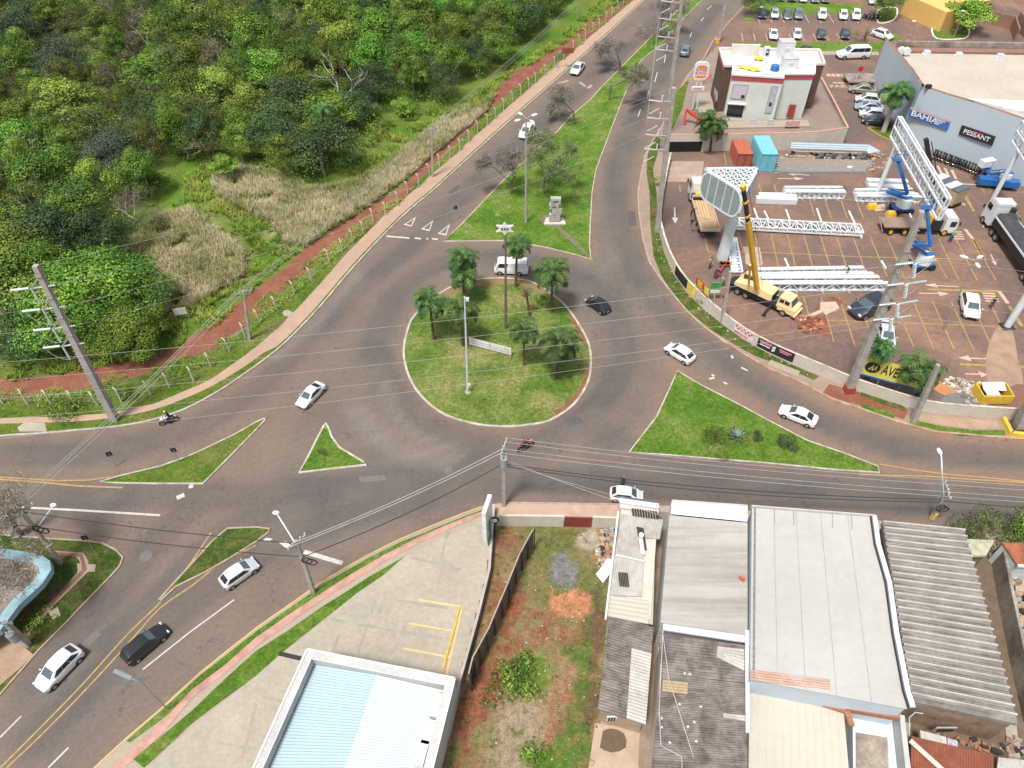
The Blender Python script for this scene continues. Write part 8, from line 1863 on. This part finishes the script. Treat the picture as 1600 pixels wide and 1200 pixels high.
# boom (part of the crane, built in world then brought to local)
M4=Matrix.Translation(o.location)@Matrix.Rotation(rzc,4,'Z')@Matrix.Scale(.82,4);inv=M4.inverted()
b0=P(1183,452,2.6);b3=P(1161,290,19.5);b1=b0.lerp(b3,.70);b2=b0.lerp(b3,.97)
for nm,a,b_,wd,m_ in(("boom_base",b0,b1,.54,M_ORG),("boom_extension",b1,b2,.38,M_BLK),("boom_head",b2,b3,.5,M_ORG)): g=MB();g.bar(inv@a,inv@b_,wd,wd*1.1);g.build(nm,m_,o)
for k in(.74,.86): g=MB();p=b0.lerp(b3,k);q=b0.lerp(b3,k+.012);g.bar(inv@p,inv@q,.58,.6);g.build("boom_collar",M_ORG,o)
g=MB();g.tube(inv@(P(1170,445,2.4)),inv@(b0.lerp(b3,.35)+V((-.3,-.6,-.6))),.16,n=8);g.build("lift_ram",M_ORG,o);g=MB();g.path([inv@(b0+V((.5,0,.5))),inv@(b0.lerp(b3,.5)+V((.55,0,.6))),inv@(b3+V((.4,0,.3)))],.03,n=5);g.build("hoist_rope",M_CABLE,o)
# loader truck at left
o=empty("loader_truck",(0,0,0),0,"white flatbed truck with a yellow loader crane and timber bed","truck");truckcab(o,3.6,PT['white']);wheels(o,(3.4,-1.6,-2.9),2.4,.5)
g=MB();g.box((0,0,.85),(9,.9,.35));g.build("chassis",M_BLK,o);g=MB();g.box((-1.3,0,1.2),(6.2,2.45,.18));g.build("flatbed",M_WOOD,o);g=MB()
for a,b_,c_,e in((-1.3,1.24,6.2,.08),(-1.3,-1.24,6.2,.08)): g.box((a,b_,1.35),(c_,e,.35))
g.box((-4.4,0,1.35),(.08,2.5,.35));g.box((1.75,0,1.6),(.1,2.5,.8));g.build("side_rails",mt("cream metal",(.55,.47,.36),.6),o)
g=MB();g.box((2.15,0,1.5),(.6,1.6,1.2));g.bar((2.15,-.4,2.0),(2.2,-.5,3.6),.3);g.bar((2.2,-.5,3.6),(-.4,-.9,3.2),.25);g.build("loader_crane",M_ORG,o);g=MB();g.box((2.1,0,1.3),(1.0,2.3,.8));g.build("machinery",M_BLK,o)
g=MB()
for k in range(4): g.box((-.6+k*.1,-.3+k*.35,1.35),(3.4,.22,.1))
g.build("planks",mt("light plank",(.52,.37,.2),.8),o)
for s in(-.9,.9): g=MB();g.box((-4.5,s,.8),(.08,.3,.14));g.build("tail_light",M_TAIL,o)
A,B=P(1108,376,.16),P(1086,303,.16);c_=(A+B)/2;d=B-A;o.location=(c_.x,c_.y,.16);o.rotation_euler=(0,0,math.atan2(d.y,d.x));k=d.length/9.4;o.scale=(k,1.05,1.05)
# flatbed with yellow wheels
o=empty("flatbed_truck",(0,0,0),0,"long brown flatbed truck with yellow rims and a white cab","truck");truckcab(o,5.2,PT['white'],zt=2.9,L=2.2);RY=paint("yellow rim",(.72,.40,.03));wheels(o,(4.6,-.9,-2.2,-4.6),2.4,.52,RY)
g=MB();g.box((0,0,.9),(11,.9,.4));g.build("chassis",M_BLK,o);g=MB();g.box((-2.2,0,1.3),(7.6,2.4,.2));g.build("flatbed",mt("worn plywood",(.26,.18,.13),.9,scale=1,c2=(.19,.13,.10),obj=True),o)
g=MB();g.box((2.9,0,1.6),(1.5,2.2,1.5));g.build("machinery",M_BLK,o);g=MB();g.box((2.3,.2,1.9),(1.1,1.4,1.5));g.bar((2.4,0,2.4),(2.8,.2,4.0),.3);g.build("loader_crane",M_ORG,o);g=MB();g.bar((-6.1,-1.2,.6),(-6.1,1.2,1.5),.08);g.build("tail_ramp",M_GALV,o)
A,B=P(1371,360,.16),P(1482,362,.16);c_=(A+B)/2;d=B-A;o.location=(c_.x,c_.y,.16);o.rotation_euler=(0,0,math.atan2(d.y,d.x));k=d.length/12.4;o.scale=(k,1.0,1.0)
# tanker / covered trailer truck
o=empty("trailer_truck",(0,0,0),0,"white lorry with a long black covered trailer at the right edge","truck");truckcab(o,7.6,PT['white'],zt=3.7,L=2.3);g=MB();g.box((7.2,0,3.75),(1.6,2.2,.35));g.build("roof_spoiler",PT['white'],o)
wheels(o,(7.9,4.9,3.7,-4.8,-6.0,-7.2,-8.4),2.5,.52);g=MB();g.box((0,0,.95),(17,1.0,.4));g.build("chassis",M_BLK,o)
prof=[]
g=MB();nx_=16
for i in range(nx_+1):
    x=5.7-i*(14.8/nx_)
    for j in range(9):
        a=j/8;y=(a-.5)*2.5;z=3.1-.75*(2*a-1)**2*.5+.12*math.sin(i*1.3+j);g.v.append((x,y,z if 0<j<8 else 2.55))
for i in range(nx_):
    for j in range(8): k=i*9+j;g.f.append((k,k+1,k+10,k+9));g.m.append(0)
ob=g.build("tarpaulin",mt("black tarpaulin",(.03,.032,.036),.5,scale=1,c2=(.07,.07,.075),obj=True),o,smooth=True);g=MB();g.box((-1.7,0,1.95),(14.8,2.5,1.3));g.build("trailer_body",M_BLK,o);g=MB()
for s in(-1,1): g.box((-1.7,s*1.27,2.5),(14.8,.1,.22))
g.build("side_rail",M_STEEL,o);text("Corr",1.1,M_SW,frame(V((-7.6,-1.275,1.75)),V((1,0,0)),V((0,-1,0))),o,"side_lettering",.01);g=MB();g.tube((4.2,-1.1,1.2),(4.2,-.6,1.2),.3);g.build("fuel_tank",M_GALV,o)
g=MB();g.box((6.1,-.9,2.4),(.5,.5,2.2));g.build("air_intake",M_BLK,o)
A,B=P(1546,348,.16),P(1634,474,.16);d=A-B;d.normalize();c_=A-d*8.2;o.location=(c_.x,c_.y,.16);o.rotation_euler=(0,0,math.atan2(d.y,d.x));o.scale=(1.02,)*3
# box truck behind the gantry with mast crane
o=empty("covered_truck",(0,0,0),0,"truck with white and grey striped tarpaulin behind the gantry foot","truck");g=MB();g.box((0,0,1.6),(4.6,2.4,2.2));g.build("body",mt("tan panel",(.42,.33,.2),.8),o);g=MB()
for k,m_ in enumerate((0,1,0,1)): g.mi=m_;g.box((-1.7+k*1.15,0,2.76),(1.13,2.5,.12))
g.build("cover",[M_SW,mt("slate cover",(.10,.11,.14),.7)],o);wheels(o,(-1.5,1.5),2.4,.45);g=MB();g.box((0,0,.5),(4.8,1.6,.3));g.build("chassis",M_BLK,o)
c_=P(1472,312,.16);o.location=c_;o.rotation_euler=(0,0,R(-62))
o=empty("mast_crane",P(1462,318,.16),0,"black lattice mast crane beside the striped covered truck","crane");a=P(1462,316,.2);t_=TOP(a,1447,217);g=MB();g.bar(a,t_,.55,.5);g.build("mast",M_BLK,o,world=True);g=MB();g.bar(a+V((.7,0,.2)),t_+V((.9,0,-.4)),.1);g.build("ropes",M_BLK,o,world=True);g=MB();g.box(a+V((0,0,.6)),(2.0,1.6,1.2));g.build("base",M_BLK,o,world=True)
# boom lifts
def lift(ub,vb,pts,lab,ang,gm=M_STEEL):
    b_=P(ub,vb,.16);o=empty("boom_lift",b_,0,lab,"boom lift");g=MB();M=Matrix.Rotation(ang,3,'Z');g.box(b_+V((0,0,.65)),(2.6,1.6,.4),M=M);g.build("chassis",M_BLU,o,world=True)
    for sx in(-1,1):
        for sy in(-1,1): c=b_+M@V((sx*1.0,sy*.85,.42));e=M@V((0,.16,0));g=MB();g.tube(c-e,c+e,.42,n=14);g.build("wheel",M_TYRE,o,world=True)
    g=MB();g.tube(b_+V((0,0,.9)),b_+V((0,0,2.1)),1.0,.9,n=14);g.build("counterweight",gm,o,world=True);g=MB();g.box(b_+V((.3,0,2.15)),(1.3,.7,.12),M=M);g.build("hood",M_BLU,o,world=True)
    pp=[b_+V((0,0,2.1))]+[P(u,v,z) for u,v,z in pts]
    for i,(a,c) in enumerate(zip(pp,pp[1:])): g=MB();g.bar(a,c,.34,.34);(g.bar(a+V((0,0,.55)),c+V((0,0,.55)),.12,.12) if i<2 else 0);g.build("boom_section",M_BLU,o,world=True)
    q=pp[-1];g=MB();g.box(q+V((0,0,.1)),(1.6,.9,.1))
    for x,y in((-.8,-.45),(.8,-.45),(.8,.45),(-.8,.45)): g.bar(q+V((x,y,.1)),q+V((x,y,1.1)),.06)
    g.bar(q+V((-.8,-.45,1.1)),q+V((.8,-.45,1.1)),.06);g.bar(q+V((-.8,.45,1.1)),q+V((.8,.45,1.1)),.06);g.build("basket",M_BLU,o,world=True);return o
lift(1407,330,[(1386,300,3.5),(1418,303,4.3),(1403,250,8.0)],"upper blue boom lift working at the gantry",.1)
lift(1438,418,[(1426,382,3.5),(1454,384,4.4),(1448,325,8.2)],"lower blue boom lift below the gantry, beside the tall pole",.2)
o=lift(1562,290,[(1548,272,2.0),(1537,262,2.4)],"blue boom lift parked folded by the right end of the store wall",-.25)
g=MB();g.box(P(1560,284,1.2),(5.5,1.3,.9),rz=-.22);tag(g.build("lift_deck",M_BLU,None),"blue machine deck of the folded lift by the store wall","machine")
o=empty("easel_frame",P(1533,270,.16),0,"white hooded frame on two tan legs in front of the motorcycles","frame");a=P(1527,283,.2);b_=P(1534,284,.2);t1=P(1540,262,2.6);g=MB();g.bar(a,t1,.12);g.bar(b_,t1+V((.8,0,0)),.12);g.build("leg",M_WOOD,o,world=True);g=MB();g.box(t1+V((0,.2,.7)),(2.2,1.0,1.0),rz=.3);g.build("hood",M_STEEL,o,world=True)
for u,v,l in((1362,325,"small yellow box at the left gantry foot"),(1391,337,"small yellow drum on wheels beside the upper boom lift")): g=MB();p=P(u,v,.16);g.taper((p.x,p.y,p.z),(1.3,.9),(p.x,p.y,p.z+.6),(1.1,.7));g.box(p+V((0,0,.65)),(.9,.5,.12));tag(g.build("yellow_box",_mc["yellow kerb"]),l,"box")
quad([(1364,322),(1382,318),(1385,328),(1368,330)],M_PINKP,.17,"concrete_pad")
o=empty("skip",P(1545,622,.16),0,"yellow open skip loaded with white boards behind the cream wall","skip");c_=P(1546,622,.16);g=MB()
for dx,dy,sx,sy in((0,-.95,3.3,.12),(0,.95,3.3,.12),(-1.6,0,.12,1.9),(1.6,0,.12,1.9)): g.box(c_+V((dx,dy,.75)),(sx,sy,1.2))
g.build("bin",_mc["yellow kerb"],o,world=True);g=MB();g.box(c_+V((0,0,.25)),(3.2,1.9,.1));g.build("floor",M_RED,o,world=True)
g=MB();g.box(c_+V((.1,.5,1.3)),(2.4,1.0,.1),M=Matrix.Rotation(.35,3,'X'));g.box(c_+V((-.4,-.3,1.2)),(1.4,.8,.1));g.build("boards",M_SW,o,world=True)
o=empty("yellow_bed",P(1575,675,.14),0,"low bed bordered in flaking yellow paint at the right pavement end","planter");g=MB();q=[P(u,v,.14) for u,v in((1566,656),(1578,680),(1620,684),(1625,664))]
for a,b_ in((0,1),(1,2)): g.bar(q[a]+V((0,0,.25)),q[b_]+V((0,0,.25)),.35,.5)
g.build("border",_mc["yellow kerb"],o,world=True);g=MB();g.prism(q,0,.3,side=False);g.build("soil",M_DARKF,o,world=True)
o=empty("barrier",P(1131,418,.16),0,"small black and yellow striped barrier by the sign column","barrier");g=MB();p=P(1131,418,.2)
for k in range(6): g.mi=k%2;g.bar(p+V((-.5+k*.2,0,.5)),p+V((-.3+k*.2,0,.9)),.1,.5)
g.build("striped_board",[M_BLK,M_ORG],o,world=True);g=MB();g.bar(p+V((-.6,.1,0)),p+V((-.6,.1,1)),.06);g.bar(p+V((.8,.1,0)),p+V((.8,.1,1)),.06);g.build("leg",M_WOOD,o,world=True)
g=MB();g.path([P(1120,428,1.1),P(1131,415,.9),P(1140,405,.7)],.1);tag(g.build("barrier_tape",M_SR),"red tape held by the worker in dark overalls","tape")
a,b_=P(1206,462,.4),P(1232,470,.4)
for (u0,v0,u1,v1) in((1205,459,1216,463),(1210,452,1210,464),(1220,460,1236,470),(1226,458,1224,468),(1230,462,1236,471)): g=MB();g.bar(P(u0,v0,.4),P(u1,v1,.4),.16);tag(g.build("steel_offcut",M_STEEL),"short white steel offcut lying behind the crane truck cab","steel bar","white steel offcuts")

# forecourt totem
b_=P(765,850,.16);o=empty("price_totem",b_,0,"white and green totem sign seen edge on at the forecourt's top corner","sign");g=MB();t=TOP(b_,762,782);g.bar(b_,V((b_.x,b_.y,t.z*.42)),.35,.35);g.build("green_post",mt("totem green",(.02,.22,.08),.5),o,world=True)
g=MB();c_=V((b_.x-.1,b_.y,0));g.box((c_.x,c_.y,t.z*.62),(.35,2.0,t.z*.62),rz=-.25);g.build("panel",M_SW,o,world=True);g=MB();g.box((c_.x-.2,c_.y,t.z*.74),(.04,1.6,t.z*.22),rz=-.25);g.build("orange_field",M_SO,o,world=True)
g=MB();g.box((c_.x+.2,c_.y-.1,t.z*.5),(.06,.5,t.z*.22),rz=-.25);g.build("green_stripe",_mc["totem green"],o,world=True)
b_=P(773,838,.16);o=empty("round_sign",b_,0,"black and white round topped stand beside the white and green totem","sign");g=MB();g.bar(b_,b_+V((0,0,2.6)),.12);g.build("pole",M_BLK,o,world=True);g=MB();g.tube(b_+V((0,-.1,2.9)),b_+V((0,-.2,2.9)),.45,n=16);g.build("disc",M_BLK,o,world=True);g=MB();g.tube(b_+V((0,-.2,2.9)),b_+V((0,-.23,2.9)),.28,n=16);g.build("white_disc",M_SW,o,world=True)
